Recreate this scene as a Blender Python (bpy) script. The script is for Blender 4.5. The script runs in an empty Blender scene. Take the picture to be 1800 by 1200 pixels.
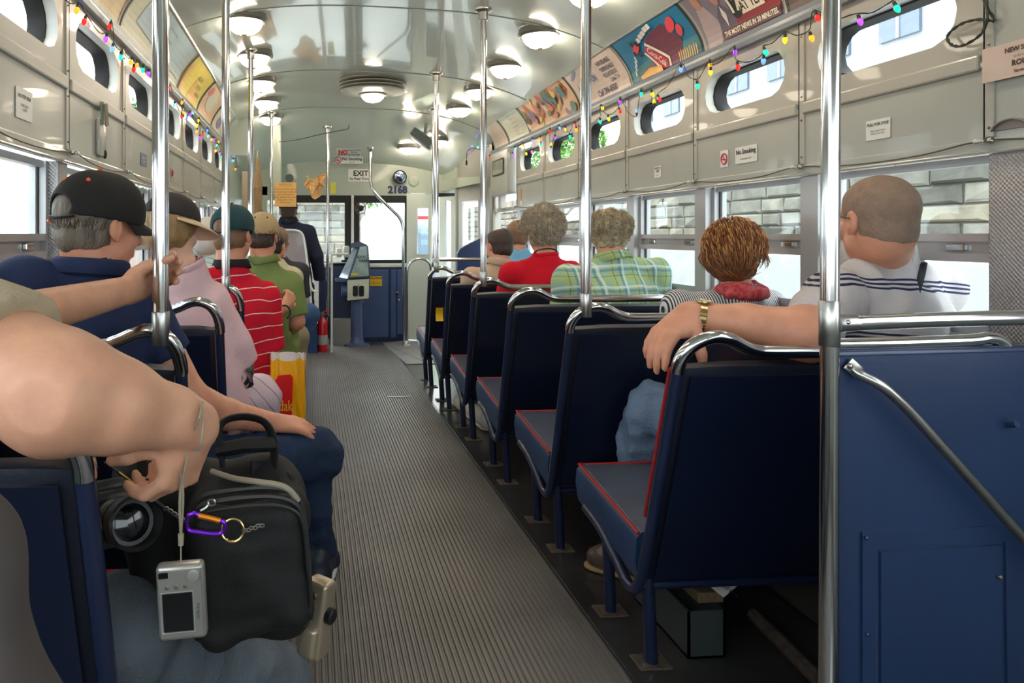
import bpy, bmesh, math, random
import numpy as np
from mathutils import Vector, Matrix

# ------------------------------------------------------------------ camera, sky, exposure
F_PX, YAW, CX, V0, EYE = 1300.0, math.radians(4.9), 658.0, 413.0, 1.168
sc = bpy.context.scene
cam_d = bpy.data.cameras.new('camera'); cam = bpy.data.objects.new('camera', cam_d)
sc.collection.objects.link(cam); sc.camera = cam
cam_d.sensor_width = 36.0; cam_d.lens = 36.0 * F_PX / 1800
cam_d.shift_x = (900 - CX) / 1800; cam_d.shift_y = -(600 - V0) / 1800
cam.location = (0, 0, EYE); cam.rotation_euler = (math.pi / 2, 0, -YAW)
cam_d.clip_start = 0.02; cam_d.clip_end = 300
world = bpy.data.worlds.new('overcast_sky'); sc.world = world; world.use_nodes = True
_bg = world.node_tree.nodes['Background']
_bg.inputs[0].default_value = (0.90, 0.96, 1.0, 1); _bg.inputs[1].default_value = 4.2
sc.view_settings.view_transform = 'Standard'; sc.view_settings.look = 'None'
sc.view_settings.gamma = 1.0; sc.view_settings.use_curve_mapping = False
sc.view_settings.exposure = 0.42
LAMP = 21.0
sun_d = bpy.data.lights.new('sun', 'SUN'); sun_d.energy = 1.0; sun_d.angle = math.radians(12); sun_d.color = (1, .97, .92)
sun = bpy.data.objects.new('sun', sun_d); sc.collection.objects.link(sun)
sun.rotation_euler = (math.radians(38), 0, math.radians(-75)); sun.location = (-4, 2, 9)
try:
    sc.cycles.use_denoising = True; sc.cycles.max_bounces = 10; sc.cycles.diffuse_bounces = 5
    sc.cycles.glossy_bounces = 4; sc.cycles.transparent_max_bounces = 16; sc.cycles.sample_clamp_indirect = 8
    sc.cycles.caustics_reflective = False; sc.cycles.caustics_refractive = False
except Exception: pass

# ------------------------------------------------------------------ picture -> place
_c, _s = math.cos(YAW), math.sin(YAW)
def ray(u, v):
    a = (u - CX) / F_PX; b = (V0 - v) / F_PX
    return Vector((_s + a * _c, _c - a * _s, b))
def P(u, v, d=None, X=None, Y=None, Z=None):
    r = ray(u, v)
    t = d if d is not None else X / r.x if X is not None else Y / r.y if Y is not None else (Z - EYE) / r.z
    return Vector((0, 0, EYE)) + r * t
def V(*a): return Vector(a)

# ------------------------------------------------------------------ materials
def lin(c):
    return tuple(((x / 255) / 12.92 if x / 255 <= .04045 else ((x / 255 + .055) / 1.055) ** 2.4) for x in c[:3]) + (1,)
class NT:
    def __init__(s, m): s.t = m.node_tree; s.n = s.t.nodes; s.l = s.t.links
    def new(s, typ, **kw):
        n = s.n.new(typ)
        for k, v in kw.items():
            if k.startswith('i_'):
                n.inputs[k[2:].replace('_', ' ')].default_value = v
            else: setattr(n, k, v)
        return n
    def math(s, op, a, b=None, clamp=False):
        n = s.n.new('ShaderNodeMath'); n.operation = op; n.use_clamp = clamp
        for i, x in enumerate((a, b)):
            if x is None: continue
            if isinstance(x, (int, float)): n.inputs[i].default_value = x
            else: s.l.new(x, n.inputs[i])
        return n.outputs[0]
    def mix(s, f, a, b, typ='MIX'):
        n = s.n.new('ShaderNodeMix'); n.data_type = 'RGBA'; n.blend_type = typ
        for i, x in ((0, f), (6, a), (7, b)):
            if isinstance(x, (int, float, tuple)): n.inputs[i].default_value = x
            else: s.l.new(x, n.inputs[i])
        return n.outputs[2]
_mats = {}
def M(name, col=(128, 128, 128), rough=.5, metal=0.0, var=.06, scale=6.0, bump=0.0, bscale=60.0, coat=0.0, spec=.5, sub=0.0, emit=None, es=0.0, stretch=None, col2=None):
    if name in _mats: return _mats[name]
    m = bpy.data.materials.new(name); m.use_nodes = True; _mats[name] = m
    g = NT(m); b = g.n['Principled BSDF']
    b.inputs['Roughness'].default_value = rough; b.inputs['Metallic'].default_value = metal
    b.inputs['Coat Weight'].default_value = coat; b.inputs['Specular IOR Level'].default_value = spec
    if sub: b.inputs['Subsurface Weight'].default_value = sub; b.inputs['Subsurface Radius'].default_value = (.012, .005, .003); b.inputs['Subsurface Scale'].default_value = 1.0
    base = lin(col)
    tc = g.new('ShaderNodeTexCoord'); co = tc.outputs['Object']
    if stretch:
        mp = g.new('ShaderNodeMapping'); mp.inputs['Scale'].default_value = stretch; g.l.new(co, mp.inputs[0]); co = mp.outputs[0]
    if var > 0 or col2:
        nz = g.new('ShaderNodeTexNoise'); nz.inputs['Scale'].default_value = scale; nz.inputs['Detail'].default_value = 5
        g.l.new(co, nz.inputs['Vector'])
        if col2: a, c = base, lin(col2)
        else:
            a = tuple(x * (1 - var) for x in base[:3]) + (1,); c = tuple(min(1, x * (1 + var)) for x in base[:3]) + (1,)
        r = g.new('ShaderNodeValToRGB'); r.color_ramp.elements[0].position = .35; r.color_ramp.elements[1].position = .65
        r.color_ramp.elements[0].color = a; r.color_ramp.elements[1].color = c
        g.l.new(nz.outputs['Fac'], r.inputs[0]); g.l.new(r.outputs[0], b.inputs['Base Color'])
    else: b.inputs['Base Color'].default_value = base
    if bump:
        n2 = g.new('ShaderNodeTexNoise'); n2.inputs['Scale'].default_value = bscale; n2.inputs['Detail'].default_value = 4
        g.l.new(co, n2.inputs['Vector'])
        bp = g.new('ShaderNodeBump'); bp.inputs['Strength'].default_value = bump; bp.inputs['Distance'].default_value = .01
        g.l.new(n2.outputs['Fac'], bp.inputs['Height']); g.l.new(bp.outputs[0], b.inputs['Normal'])
    if emit:
        b.inputs['Emission Color'].default_value = lin(emit); b.inputs['Emission Strength'].default_value = es
    return m
def glass_mat(name, tint=(245, 250, 250), refl=.08, rough=.0):
    if name in _mats: return _mats[name]
    m = bpy.data.materials.new(name); m.use_nodes = True; _mats[name] = m; g = NT(m)
    g.n.remove(g.n['Principled BSDF'])
    t = g.new('ShaderNodeBsdfTransparent'); t.inputs[0].default_value = lin(tint)
    gl = g.new('ShaderNodeBsdfGlossy'); gl.inputs['Roughness'].default_value = rough
    lw = g.new('ShaderNodeLayerWeight'); lw.inputs[0].default_value = .5
    fr = g.math('ADD', g.math('MULTIPLY', g.math('POWER', lw.outputs['Facing'], 5.0), .8), .03)
    mx = g.new('ShaderNodeMixShader'); g.l.new(fr, mx.inputs[0]); g.l.new(t.outputs[0], mx.inputs[1]); g.l.new(gl.outputs[0], mx.inputs[2])
    g.l.new(mx.outputs[0], g.n['Material Output'].inputs[0])
    return m

# ------------------------------------------------------------------ objects
COL = sc.collection
def wmat(o):
    b = Matrix.Translation(o.location) @ o.rotation_euler.to_matrix().to_4x4()
    return b if o.parent is None else wmat(o.parent) @ o.matrix_parent_inverse @ b
def obj(name, me, mat=None, parent=None, smooth=False, **props):
    if isinstance(me, MB): me = me.mesh(name, smooth)
    o = bpy.data.objects.new(name, me); COL.objects.link(o)
    if mat is not None and len(me.materials) == 0: me.materials.append(mat)
    if parent is not None:
        o.parent = parent
        o.matrix_parent_inverse = wmat(parent).inverted()   # meshes are written in place coordinates
    for k, v in props.items(): o[k] = v
    return o
def thing(name, label, cat, loc=(0, 0, 0), group=None, rot=(0, 0, 0)):
    o = bpy.data.objects.new(name, None); COL.objects.link(o); o.location = loc; o.rotation_euler = rot
    o.empty_display_size = .1
    o['label'] = label; o['category'] = cat
    if group: o['group'] = group
    return o
def tag(o, label, cat, group=None):
    o['label'] = label; o['category'] = cat
    if group: o['group'] = group
    return o
def struct(name, me, mat, parent=None, smooth=False):
    o = obj(name, me, mat, parent, smooth)
    if parent is None: o['kind'] = 'structure'
    return o
def copy_tree(o, parent=None):
    c = o.copy(); COL.objects.link(c)
    if parent is not None:
        c.parent = parent; c.matrix_parent_inverse = o.matrix_parent_inverse.copy()
    for ch in list(o.children): copy_tree(ch, c)
    return c

class MB:
    def __init__(s): s.v = []; s.f = []; s.o = V(0, 0, 0)
    def at(s, o): s.o = Vector(o); return s
    def add(s, vs, fs):
        n = len(s.v); s.v += [tuple(Vector(p) - s.o) for p in vs]; s.f += [tuple(i + n for i in f) for f in fs]; return s
    def mesh(s, name='mesh', smooth=False):
        me = bpy.data.meshes.new(name); me.from_pydata(s.v, [], s.f); me.validate(); me.update()
        bm = bmesh.new(); bm.from_mesh(me); bmesh.ops.recalc_face_normals(bm, faces=bm.faces); bm.to_mesh(me); bm.free()
        if smooth: me.shade_smooth() if hasattr(me, 'shade_smooth') else [setattr(p, 'use_smooth', True) for p in me.polygons]
        if smooth == 'auto' or smooth is True:
            try: me.set_sharp_from_angle(angle=math.radians(40))
            except Exception: pass
        return me
    def box(s, lo, hi, M4=None):
        x0, y0, z0 = lo; x1, y1, z1 = hi
        vs = [Vector(p) for p in ((x0, y0, z0), (x1, y0, z0), (x1, y1, z0), (x0, y1, z0), (x0, y0, z1), (x1, y0, z1), (x1, y1, z1), (x0, y1, z1))]
        if M4 is not None: vs = [M4 @ p for p in vs]
        return s.add(vs, [(0, 3, 2, 1), (4, 5, 6, 7), (0, 1, 5, 4), (1, 2, 6, 5), (2, 3, 7, 6), (3, 0, 4, 7)])
    def rbox(s, lo, hi, b=.01, seg=2, M4=None):
        bm = bmesh.new(); bmesh.ops.create_cube(bm, size=1)
        for v in bm.verts:
            v.co = Vector([lo[i] + (v.co[i] + .5) * (hi[i] - lo[i]) for i in range(3)])
        bmesh.ops.bevel(bm, geom=list(bm.edges), offset=min(b, .49 * min(abs(hi[i] - lo[i]) for i in range(3))), segments=seg, affect='EDGES', profile=.5)
        vs = [v.co.copy() for v in bm.verts]; bm.verts.index_update()
        fs = [tuple(v.index for v in f.verts) for f in bm.faces]; bm.free()
        if M4 is not None: vs = [M4 @ p for p in vs]
        return s.add(vs, fs)
    def tube(s, pts, r, n=10, closed=False, caps=True, flat=None):
        pts = [Vector(p) for p in pts]; m = len(pts)
        rs = r if isinstance(r, (list, tuple)) else [r] * m
        T = []
        for i in range(m):
            a = pts[(i - 1) % m] if (closed or i > 0) else pts[i]; b = pts[(i + 1) % m] if (closed or i < m - 1) else pts[i]
            t = b - a; T.append(t.normalized() if t.length > 1e-9 else V(0, 0, 1))
        up = V(0, 0, 1) if abs(T[0].z) < .9 else V(1, 0, 0)
        x = T[0].cross(up).normalized(); vs = []
        for i in range(m):
            x = x - T[i] * x.dot(T[i])
            x = x.normalized() if x.length > 1e-6 else T[i].orthogonal().normalized()
            y = T[i].cross(x)
            fl = flat if flat else 1
            for k in range(n):
                a = 2 * math.pi * k / n
                vs.append(pts[i] + (x * math.cos(a) + y * math.sin(a) * fl) * rs[i])
        fs = []
        for i in range(m if closed else m - 1):
            j = (i + 1) % m
            for k in range(n):
                l = (k + 1) % n; fs.append((i * n + k, i * n + l, j * n + l, j * n + k))
        if caps and not closed: fs.append(tuple(range(n))[::-1]); fs.append(tuple((m - 1) * n + k for k in range(n)))
        return s.add(vs, fs)
    def cyl(s, a, b, r, n=16, r2=None): return s.tube([a, b], [r, r if r2 is None else r2], n)
    def lathe(s, prof, n=24, o=(0, 0, 0), M4=None, caps=True):
        vs = []
        for r, z in prof:
            for k in range(n):
                a = 2 * math.pi * k / n; vs.append(V(r * math.cos(a), r * math.sin(a), z) + Vector(o))
        if M4 is not None: vs = [M4 @ p for p in vs]
        fs = []
        for i in range(len(prof) - 1):
            for k in range(n):
                l = (k + 1) % n; fs.append((i * n + k, i * n + l, (i + 1) * n + l, (i + 1) * n + k))
        if caps: fs.append(tuple(range(n))[::-1]); fs.append(tuple((len(prof) - 1) * n + k for k in range(n)))
        return s.add(vs, fs)
    def ball(s, c, r, n=12, m=8, sc3=(1, 1, 1), M4=None):
        vs = [V(0, 0, -1)]
        for i in range(1, m):
            t = -math.pi / 2 + math.pi * i / m
            for k in range(n):
                a = 2 * math.pi * k / n; vs.append(V(math.cos(t) * math.cos(a), math.cos(t) * math.sin(a), math.sin(t)))
        vs.append(V(0, 0, 1)); fs = []
        for k in range(n): fs.append((0, 1 + (k + 1) % n, 1 + k))
        for i in range(m - 2):
            for k in range(n):
                a = 1 + i * n; l = (k + 1) % n; fs.append((a + k, a + l, a + n + l, a + n + k))
        e = len(vs) - 1; a = 1 + (m - 2) * n
        for k in range(n): fs.append((a + k, a + (k + 1) % n, e))
        vs = [V(p.x * r * sc3[0], p.y * r * sc3[1], p.z * r * sc3[2]) for p in vs]
        if M4 is not None: vs = [M4 @ p for p in vs]
        return s.add([p + Vector(c) for p in vs], fs)
    def prism(s, poly, O, U, W, N, t):
        """2D polygon (a,b) -> O + a U + b W, thickness t along N"""
        O, U, W, N = map(Vector, (O, U, W, N)); n = len(poly)
        vs = [O + U * a + W * b for a, b in poly] + [O + U * a + W * b + N * t for a, b in poly]
        return s.add(vs, [tuple(range(n))[::-1], tuple(range(n, 2 * n))] + [(i, (i + 1) % n, n + (i + 1) % n, n + i) for i in range(n)])
    def grid(s, fn, nu, nv, closeu=False):
        vs = [fn(i / (nu if closeu else nu - 1), j / (nv - 1)) for i in range(nu) for j in range(nv)]; fs = []
        for i in range(nu if closeu else nu - 1):
            for j in range(nv - 1):
                a = i * nv + j; b = ((i + 1) % nu) * nv + j; fs.append((a, b, b + 1, a + 1))
        return s.add(vs, fs)
def rrect(w, h, r, n=5):
    out = []
    for cx_, cy_, a0 in ((w / 2 - r, h / 2 - r, 0), (-w / 2 + r, h / 2 - r, 90), (-w / 2 + r, -h / 2 + r, 180), (w / 2 - r, -h / 2 + r, 270)):
        for i in range(n + 1):
            a = math.radians(a0 + 90 * i / n); out.append((cx_ + r * math.cos(a), cy_ + r * math.sin(a)))
    return out
def cm(pts, n=6, closed=False):
    pts = [Vector(p) for p in pts]; m = len(pts); out = []
    for i in range(m if closed else m - 1):
        g = lambda k: pts[k % m] if closed else pts[max(0, min(m - 1, k))]
        a, b, c, d = g(i - 1), g(i), g(i + 1), g(i + 2)
        for j in range(n):
            t = j / n; out.append(.5 * ((2 * b) + (c - a) * t + (2 * a - 5 * b + 4 * c - d) * t * t + (3 * b - a - 3 * c + d) * t ** 3))
    if not closed: out.append(pts[-1])
    return out
_txt = {}
def text_mesh(body, size, depth=.0004, mapf=None, align='CENTER', bold=0.0, xs=1.0, sub=False):
    """flat lettering as a mesh in x (reading direction) and y; mapf bends it onto a surface"""
    cu = bpy.data.curves.new('lettering', 'FONT'); cu.body = body; cu.size = size; cu.align_x = align; cu.align_y = 'CENTER'
    cu.extrude = depth if mapf is None else 0; cu.offset = bold; cu.resolution_u = 2
    to = bpy.data.objects.new('lettering', cu); COL.objects.link(to)
    dg = bpy.context.evaluated_depsgraph_get(); me = bpy.data.meshes.new_from_object(to.evaluated_get(dg))
    bpy.data.objects.remove(to); bpy.data.curves.remove(cu)
    if sub:
        bm = bmesh.new(); bm.from_mesh(me)
        bmesh.ops.triangulate(bm, faces=bm.faces)
        bmesh.ops.subdivide_edges(bm, edges=[e for e in bm.edges if e.calc_length() > sub], cuts=2); bm.to_mesh(me); bm.free()
    for v in me.vertices:
        v.co.x *= xs
        if mapf: v.co = mapf(v.co.x, v.co.y)
    return me
def letter(body, size, mat, parent, O, U, W, depth=.0006, name='lettering', **k):
    """lettering laid in the plane O + x U + y W"""
    O, U, W = Vector(O), Vector(U).normalized(), Vector(W).normalized(); N = U.cross(W)
    return obj(name, text_mesh(body, size, mapf=lambda x, y: O + U * x + W * y + N * depth, **k), mat, parent)

# ------------------------------------------------------------------ smooth volumes (signed distance -> mesh)
class SDF:
    def __init__(s, lo, hi, h):
        s.lo = np.array(lo, dtype=np.float64); s.h = h
        s.n = np.maximum(4, np.ceil((np.array(hi) - s.lo) / h).astype(int) + 1)
        s.g = np.full(tuple(s.n), .2, dtype=np.float32)
        s.ax = [(s.lo[i] + h * np.arange(s.n[i])).astype(np.float32) for i in range(3)]
    def _sl(s, lo, hi, pad):
        a = np.clip(np.floor((np.array(lo) - pad - s.lo) / s.h).astype(int), 0, s.n); b = np.clip(np.ceil((np.array(hi) + pad - s.lo) / s.h).astype(int) + 1, 0, s.n)
        if np.any(b <= a): return None
        sl = tuple(slice(a[i], b[i]) for i in range(3))
        X = s.ax[0][sl[0]][:, None, None]; Y = s.ax[1][sl[1]][None, :, None]; Z = s.ax[2][sl[2]][None, None, :]
        return sl, X, Y, Z
    def _put(s, sl, d, k, op):
        g = s.g[sl]
        if op == 'add':
            if k > 0: hh = np.clip(.5 + .5 * (g - d) / k, 0, 1); g[...] = g * (1 - hh) + d * hh - k * hh * (1 - hh)
            else: np.minimum(g, d, out=g)
        elif op == 'cut':
            d = -d
            if k > 0: hh = np.clip(.5 - .5 * (g - d) / k, 0, 1); g[...] = g * (1 - hh) + d * hh + k * hh * (1 - hh)
            else: np.maximum(g, d, out=g)
    def cap(s, a, b, ra, rb=None, k=.01, op='add', w=None, q=1.0):
        rb = ra if rb is None else rb; a = np.array(a, dtype=np.float32); b = np.array(b, dtype=np.float32)
        R = max(ra, rb) * max(1, q); r = s._sl(np.minimum(a, b), np.maximum(a, b), R + k + 2 * s.h)
        if r is None: return s
        sl, X, Y, Z = r; ba = b - a; L = float(ba @ ba) + 1e-12
        x, y, z = X - a[0], Y - a[1], Z - a[2]
        t = np.clip((x * ba[0] + y * ba[1] + z * ba[2]) / L, 0, 1)
        x, y, z = x - t * ba[0], y - t * ba[1], z - t * ba[2]; d2 = x * x + y * y + z * z
        if w is not None:
            w = np.array(w, dtype=np.float32); w /= np.linalg.norm(w); rw = x * w[0] + y * w[1] + z * w[2]
            d2 = np.maximum(d2 - rw * rw + (rw / q) ** 2, 0)
        s._put(sl, (np.sqrt(d2) - (ra + t * (rb - ra))) * min(1, q), k, op); return s
    def ell(s, c, rad, R=None, k=.01, op='add'):
        c = np.array(c, dtype=np.float32); m = float(max(rad)); r = s._sl(c - m, c + m, k + 2 * s.h)
        if r is None: return s
        sl, X, Y, Z = r; x, y, z = X - c[0], Y - c[1], Z - c[2]
        if R is not None:
            R = np.array(R, dtype=np.float32)
            x, y, z = x * R[0, 0] + y * R[1, 0] + z * R[2, 0], x * R[0, 1] + y * R[1, 1] + z * R[2, 1], x * R[0, 2] + y * R[1, 2] + z * R[2, 2]
        k0 = np.sqrt((x / rad[0]) ** 2 + (y / rad[1]) ** 2 + (z / rad[2]) ** 2)
        k1 = np.sqrt((x / rad[0] ** 2) ** 2 + (y / rad[1] ** 2) ** 2 + (z / rad[2] ** 2) ** 2) + 1e-9
        s._put(sl, (k0 * (k0 - 1) / k1).astype(np.float32), k, op); return s
    def chop(s, p, n, R, k=.003):
        """cut away what lies beyond the plane (p, n) within R of p"""
        p = np.array(p, dtype=np.float32); n = np.array(n, dtype=np.float32); n /= np.linalg.norm(n); r = s._sl(p - R, p + R, 2 * s.h)
        if r is None: return s
        sl, X, Y, Z = r; x, y, z = X - p[0], Y - p[1], Z - p[2]
        s._put(sl, np.maximum(-(x * n[0] + y * n[1] + z * n[2]), np.sqrt(x * x + y * y + z * z) - R), k, 'cut'); return s
    def plane(s, p, n, k=.004):
        """cut away everything on the side n points to"""
        n = np.array(n, dtype=np.float64); n /= np.linalg.norm(n); p = np.array(p, dtype=np.float64)
        X = s.ax[0][:, None, None]; Y = s.ax[1][None, :, None]; Z = s.ax[2][None, None, :]
        d = ((X - p[0]) * n[0] + (Y - p[1]) * n[1] + (Z - p[2]) * n[2]).astype(np.float32)
        s._put((slice(None),) * 3, -d, k, 'cut'); return s
    def noise(s, amp, freq, seed=0, stretch=(1, 1, 1), ridge=False):
        rs = np.random.RandomState(seed); X, Y, Z = s.ax[0][:, None, None], s.ax[1][None, :, None], s.ax[2][None, None, :]
        tot = 0
        for i in range(5):
            d = rs.normal(size=3); d /= np.linalg.norm(d); f = freq * (1 + .5 * i)
            q = np.sin((X * d[0] * stretch[0] + Y * d[1] * stretch[1] + Z * d[2] * stretch[2]) * f + rs.rand() * 6.28)
            tot = tot + (np.abs(q) * 2 - 1 if ridge else q) / (1 + .5 * i)
        s.g += (amp * .5 * tot).astype(np.float32); return s
    def mesh(s, name='body'):
        g = s.g; g[0] = g[-1] = .1; g[:, 0] = g[:, -1] = .1; g[:, :, 0] = g[:, :, -1] = .1
        ins = g < 0; c8 = [(i, j, k) for i in (0, 1) for j in (0, 1) for k in (0, 1)]
        cnt = sum(ins[i:g.shape[0] - 1 + i, j:g.shape[1] - 1 + j, k:g.shape[2] - 1 + k].astype(np.int8) for i, j, k in c8)
        act = np.argwhere((cnt > 0) & (cnt < 8))
        if len(act) == 0: return bpy.data.meshes.new(name)
        idx = np.full(cnt.shape, -1, dtype=np.int64); idx[tuple(act.T)] = np.arange(len(act))
        vals = {c: g[act[:, 0] + c[0], act[:, 1] + c[1], act[:, 2] + c[2]] for c in c8}
        acc = np.zeros((len(act), 3)); w = np.zeros(len(act))
        for a in c8:
            for ax in range(3):
                if a[ax]: continue
                b = list(a); b[ax] = 1; b = tuple(b); va, vb = vals[a], vals[b]; m = (va < 0) != (vb < 0)
                t = np.where(m, va / np.where(m, va - vb, 1), 0); p = np.array(a, dtype=float)[None, :].repeat(len(act), 0); p[:, ax] += t
                acc[m] += p[m]; w[m] += 1
        vs = s.lo + (act + acc / w[:, None]) * s.h
        faces = []
        for ax in range(3):
            o1, o2 = [(1, 2), (2, 0), (0, 1)][ax]
            sa = [slice(None)] * 3; sb = [slice(None)] * 3; sa[ax] = slice(0, -1); sb[ax] = slice(1, None)
            A, B = ins[tuple(sa)], ins[tuple(sb)]
            e = np.argwhere(A != B); e = e[(e[:, o1] > 0) & (e[:, o2] > 0) & (e[:, o1] < cnt.shape[o1]) & (e[:, o2] < cnt.shape[o2])]
            if len(e) == 0: continue
            fl = A[tuple(e.T)]
            def cell(d1, d2):
                q = e.copy(); q[:, o1] += d1; q[:, o2] += d2; return idx[tuple(q.T)]
            q = np.stack([cell(-1, -1), cell(0, -1), cell(0, 0), cell(-1, 0)], 1)
            q[~fl] = q[~fl][:, ::-1]; faces.append(q[(q >= 0).all(1)])
        fc = np.concatenate(faces); me = bpy.data.meshes.new(name)
        # one pass of smoothing
        nb = np.zeros_like(vs); ct = np.zeros(len(vs))
        for i in range(4):
            np.add.at(nb, fc[:, i], vs[fc[:, (i + 1) % 4]]); np.add.at(ct, fc[:, i], 1)
        ok = ct > 0; vs[ok] = .5 * vs[ok] + .5 * nb[ok] / ct[ok][:, None]
        me.vertices.add(len(vs)); me.vertices.foreach_set('co', vs.astype(np.float32).ravel())
        me.loops.add(fc.size); me.loops.foreach_set('vertex_index', fc.astype(np.int32).ravel())
        me.polygons.add(len(fc)); me.polygons.foreach_set('loop_start', np.arange(0, fc.size, 4, dtype=np.int32)); me.polygons.foreach_set('loop_total', np.full(len(fc), 4, dtype=np.int32))
        me.update(calc_edges=True); me.validate(); me.shade_smooth()
        return me
# ================================================================== the car body
rnd = random.Random(7)
XR, XL, XC = 1.749, -0.7985, 0.475
def JY(k): return 1.7685 + .732 * k
m_paint = M('grey_green_paint', (166, 168, 160), .28, var=.05, scale=3, bump=.03, bscale=30, coat=.2)
m_paint2 = M('warm_grey_paint', (168, 165, 154), .3, var=.05, scale=3, coat=.2)
m_dark_gap = M('dark_gap', (40, 38, 34), .8)
m_white_metal = M('white_enamel', (222, 226, 222), .3, var=.02)
m_rubber = M('black_rubber', (18, 18, 20), .6, var=.1)
m_chrome = M('chrome', (205, 205, 205), .13, 1.0, var=.05, scale=14)
m_steel = M('brushed_steel', (178, 176, 172), .3, 1.0, var=.06, scale=8)
m_alu = M('window_aluminium', (176, 176, 178), .34, .3, var=.05)
m_lip = M('bright_trim', (225, 225, 222), .2, .6, var=.02)
m_glass = glass_mat('window_glass')
m_ceil = M('gloss_ceiling_paint', (204, 214, 203), .16, var=.03, scale=2, bump=.02, bscale=3.5, coat=.6)
m_wire = M('wire', (60, 52, 46), .5)
m_screw = M('screw_metal', (120, 116, 108), .4, .8)
def perf_mat():
    if 'stamped_metal' in _mats: return _mats['stamped_metal']
    m = M('stamped_metal', (172, 168, 168), .35, .6, var=.04); g = NT(m); b = g.n['Principled BSDF']
    tc = g.new('ShaderNodeTexCoord'); sp = g.new('ShaderNodeSeparateXYZ'); g.l.new(tc.outputs['Object'], sp.inputs[0])
    sy = g.math('SINE', g.math('MULTIPLY', g.math('ADD', sp.outputs[1], sp.outputs[0]), 520.)); sz = g.math('SINE', g.math('MULTIPLY', sp.outputs[2], 520.))
    h = g.math('MULTIPLY', sy, sz); bp = g.new('ShaderNodeBump'); bp.inputs['Strength'].default_value = .5; bp.inputs['Distance'].default_value = .002
    g.l.new(h, bp.inputs['Height']); g.l.new(bp.outputs[0], b.inputs['Normal']); return m
m_perf = perf_mat()

# floor, mat
m_floor = M('dark_linoleum', (52, 50, 50), .28, var=.25, scale=5, bump=.15, bscale=18, coat=.3)
struct('floor', MB().box((XL - .02, -1.6, -.06), (XR + .02, 8.9, 0)), m_floor)
m_mat = M('grey_rubber_mat', (104, 100, 98), .42, var=.16, scale=2.2, bump=.1, bscale=90, col2=None)
mb = MB(); x = -.30; n = int((.84 + .30) / .0172)
for i in range(n):
    x0 = x + i * .0172
    pr = [(x0, .0), (x0 + .0035, .0062), (x0 + .0105, .0062), (x0 + .014, .0)]
    mb.add([V(a, yy, .0005 + z) for yy in (-.6, 7.75) for a, z in pr], [(0, 1, 5, 4), (1, 2, 6, 5), (2, 3, 7, 6)])
mb.add([V(x, -.6, .0012), V(x + n * .0172, -.6, .0012), V(x + n * .0172, 7.75, .0012), V(x, 7.75, .0012)], [(0, 1, 2, 3)])
o = obj('ribbed_aisle_mat', mb, m_mat); tag(o, 'long grey ribbed rubber mat running up the aisle', 'mat')
m_edge = M('mat_edge_metal', (150, 150, 150), .35, .8, var=.1)
struct('trim_1', MB().box((.845, -.6, 0), (.853, 6.6, .0025)), m_floor)
# loose steel plate on the mat, diagonal front edging
q = P(700, 697, Z=.008)
tag(obj('floor_plate', MB().rbox((q.x - .08, q.y - .012, .007), (q.x + .09, q.y + .012, .010), .002), m_edge), 'small worn metal strip screwed across the ribbed aisle mat', 'metal strip')
a, b = P(672, 604, Z=.002), P(745, 636, Z=.002)
struct('trim_2', MB().tube([a, b], .006, 6), m_rubber)
fp = [V(P(672, 604, Z=.001).x, P(672, 604, Z=.001).y, .001), V(.86, 6.62, .001), V(1.70, 6.62, .001), V(1.70, 7.1, .001), V(1.52, 7.95, .001), V(1.05, 8.12, .001)]
struct('trim_3', MB().add([p for p in fp] + [p + V(0, 0, .006) for p in fp], [tuple(range(6)), tuple(range(6, 12))] + [(i, (i + 1) % 6, 6 + (i + 1) % 6, 6 + i) for i in range(6)]), M('front_lino', (128, 128, 126), .4, var=.1))

# ceiling
def ceil_z(x, y):
    e = abs(x - XC) / 1.138; z = 2.391 - .165 * e ** 3 - .027 * (x - XC)
    if y > 3.96: z -= .04 * min(1, (y - 3.96) / 2.9)
    if y > 6.9: z -= .385 * min(1, (y - 6.9) / 1.25) ** 1.9
    return z
def ceil_fn(y0, y1, nseg):
    return lambda i, j: V(XC - 1.138 + 2.276 * i, y0 + (y1 - y0) * j, ceil_z(XC - 1.138 + 2.276 * i, y0 + (y1 - y0) * j))
roof = MB().grid(ceil_fn(-1.6, 6.9, 2), 41, 40).grid(lambda i, j: V(XL + (XR - XL) * i, 6.9 + 1.28 * j, ceil_z(XL + (XR - XL) * i, 6.9 + 1.28 * j)), 41, 14)
ceil = struct('ceiling', roof, m_ceil, smooth=True)
for k in (-3, -1, 1, 3, 5, 7):
    y = JY(k); xs_ = [XC - 1.13 + 2.26 * i / 30 for i in range(31)]
    struct('ceiling_seam', MB().add([V(x, y + dy, ceil_z(x, y) - dz) for x in xs_ for dy, dz in ((-.012, 0), (-.010, .005), (.010, .005), (.012, 0))],
        [(i * 4 + j, i * 4 + j + 1, i * 4 + j + 5, i * 4 + j + 4) for i in range(30) for j in range(3)]), m_ceil, ceil)
    struct('seam_line', MB().tube([V(x, y - .014, ceil_z(x, y) - .0005) for x in xs_], .0022, 5), M('seam_shadow', (120, 120, 112), .6), ceil)

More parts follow.
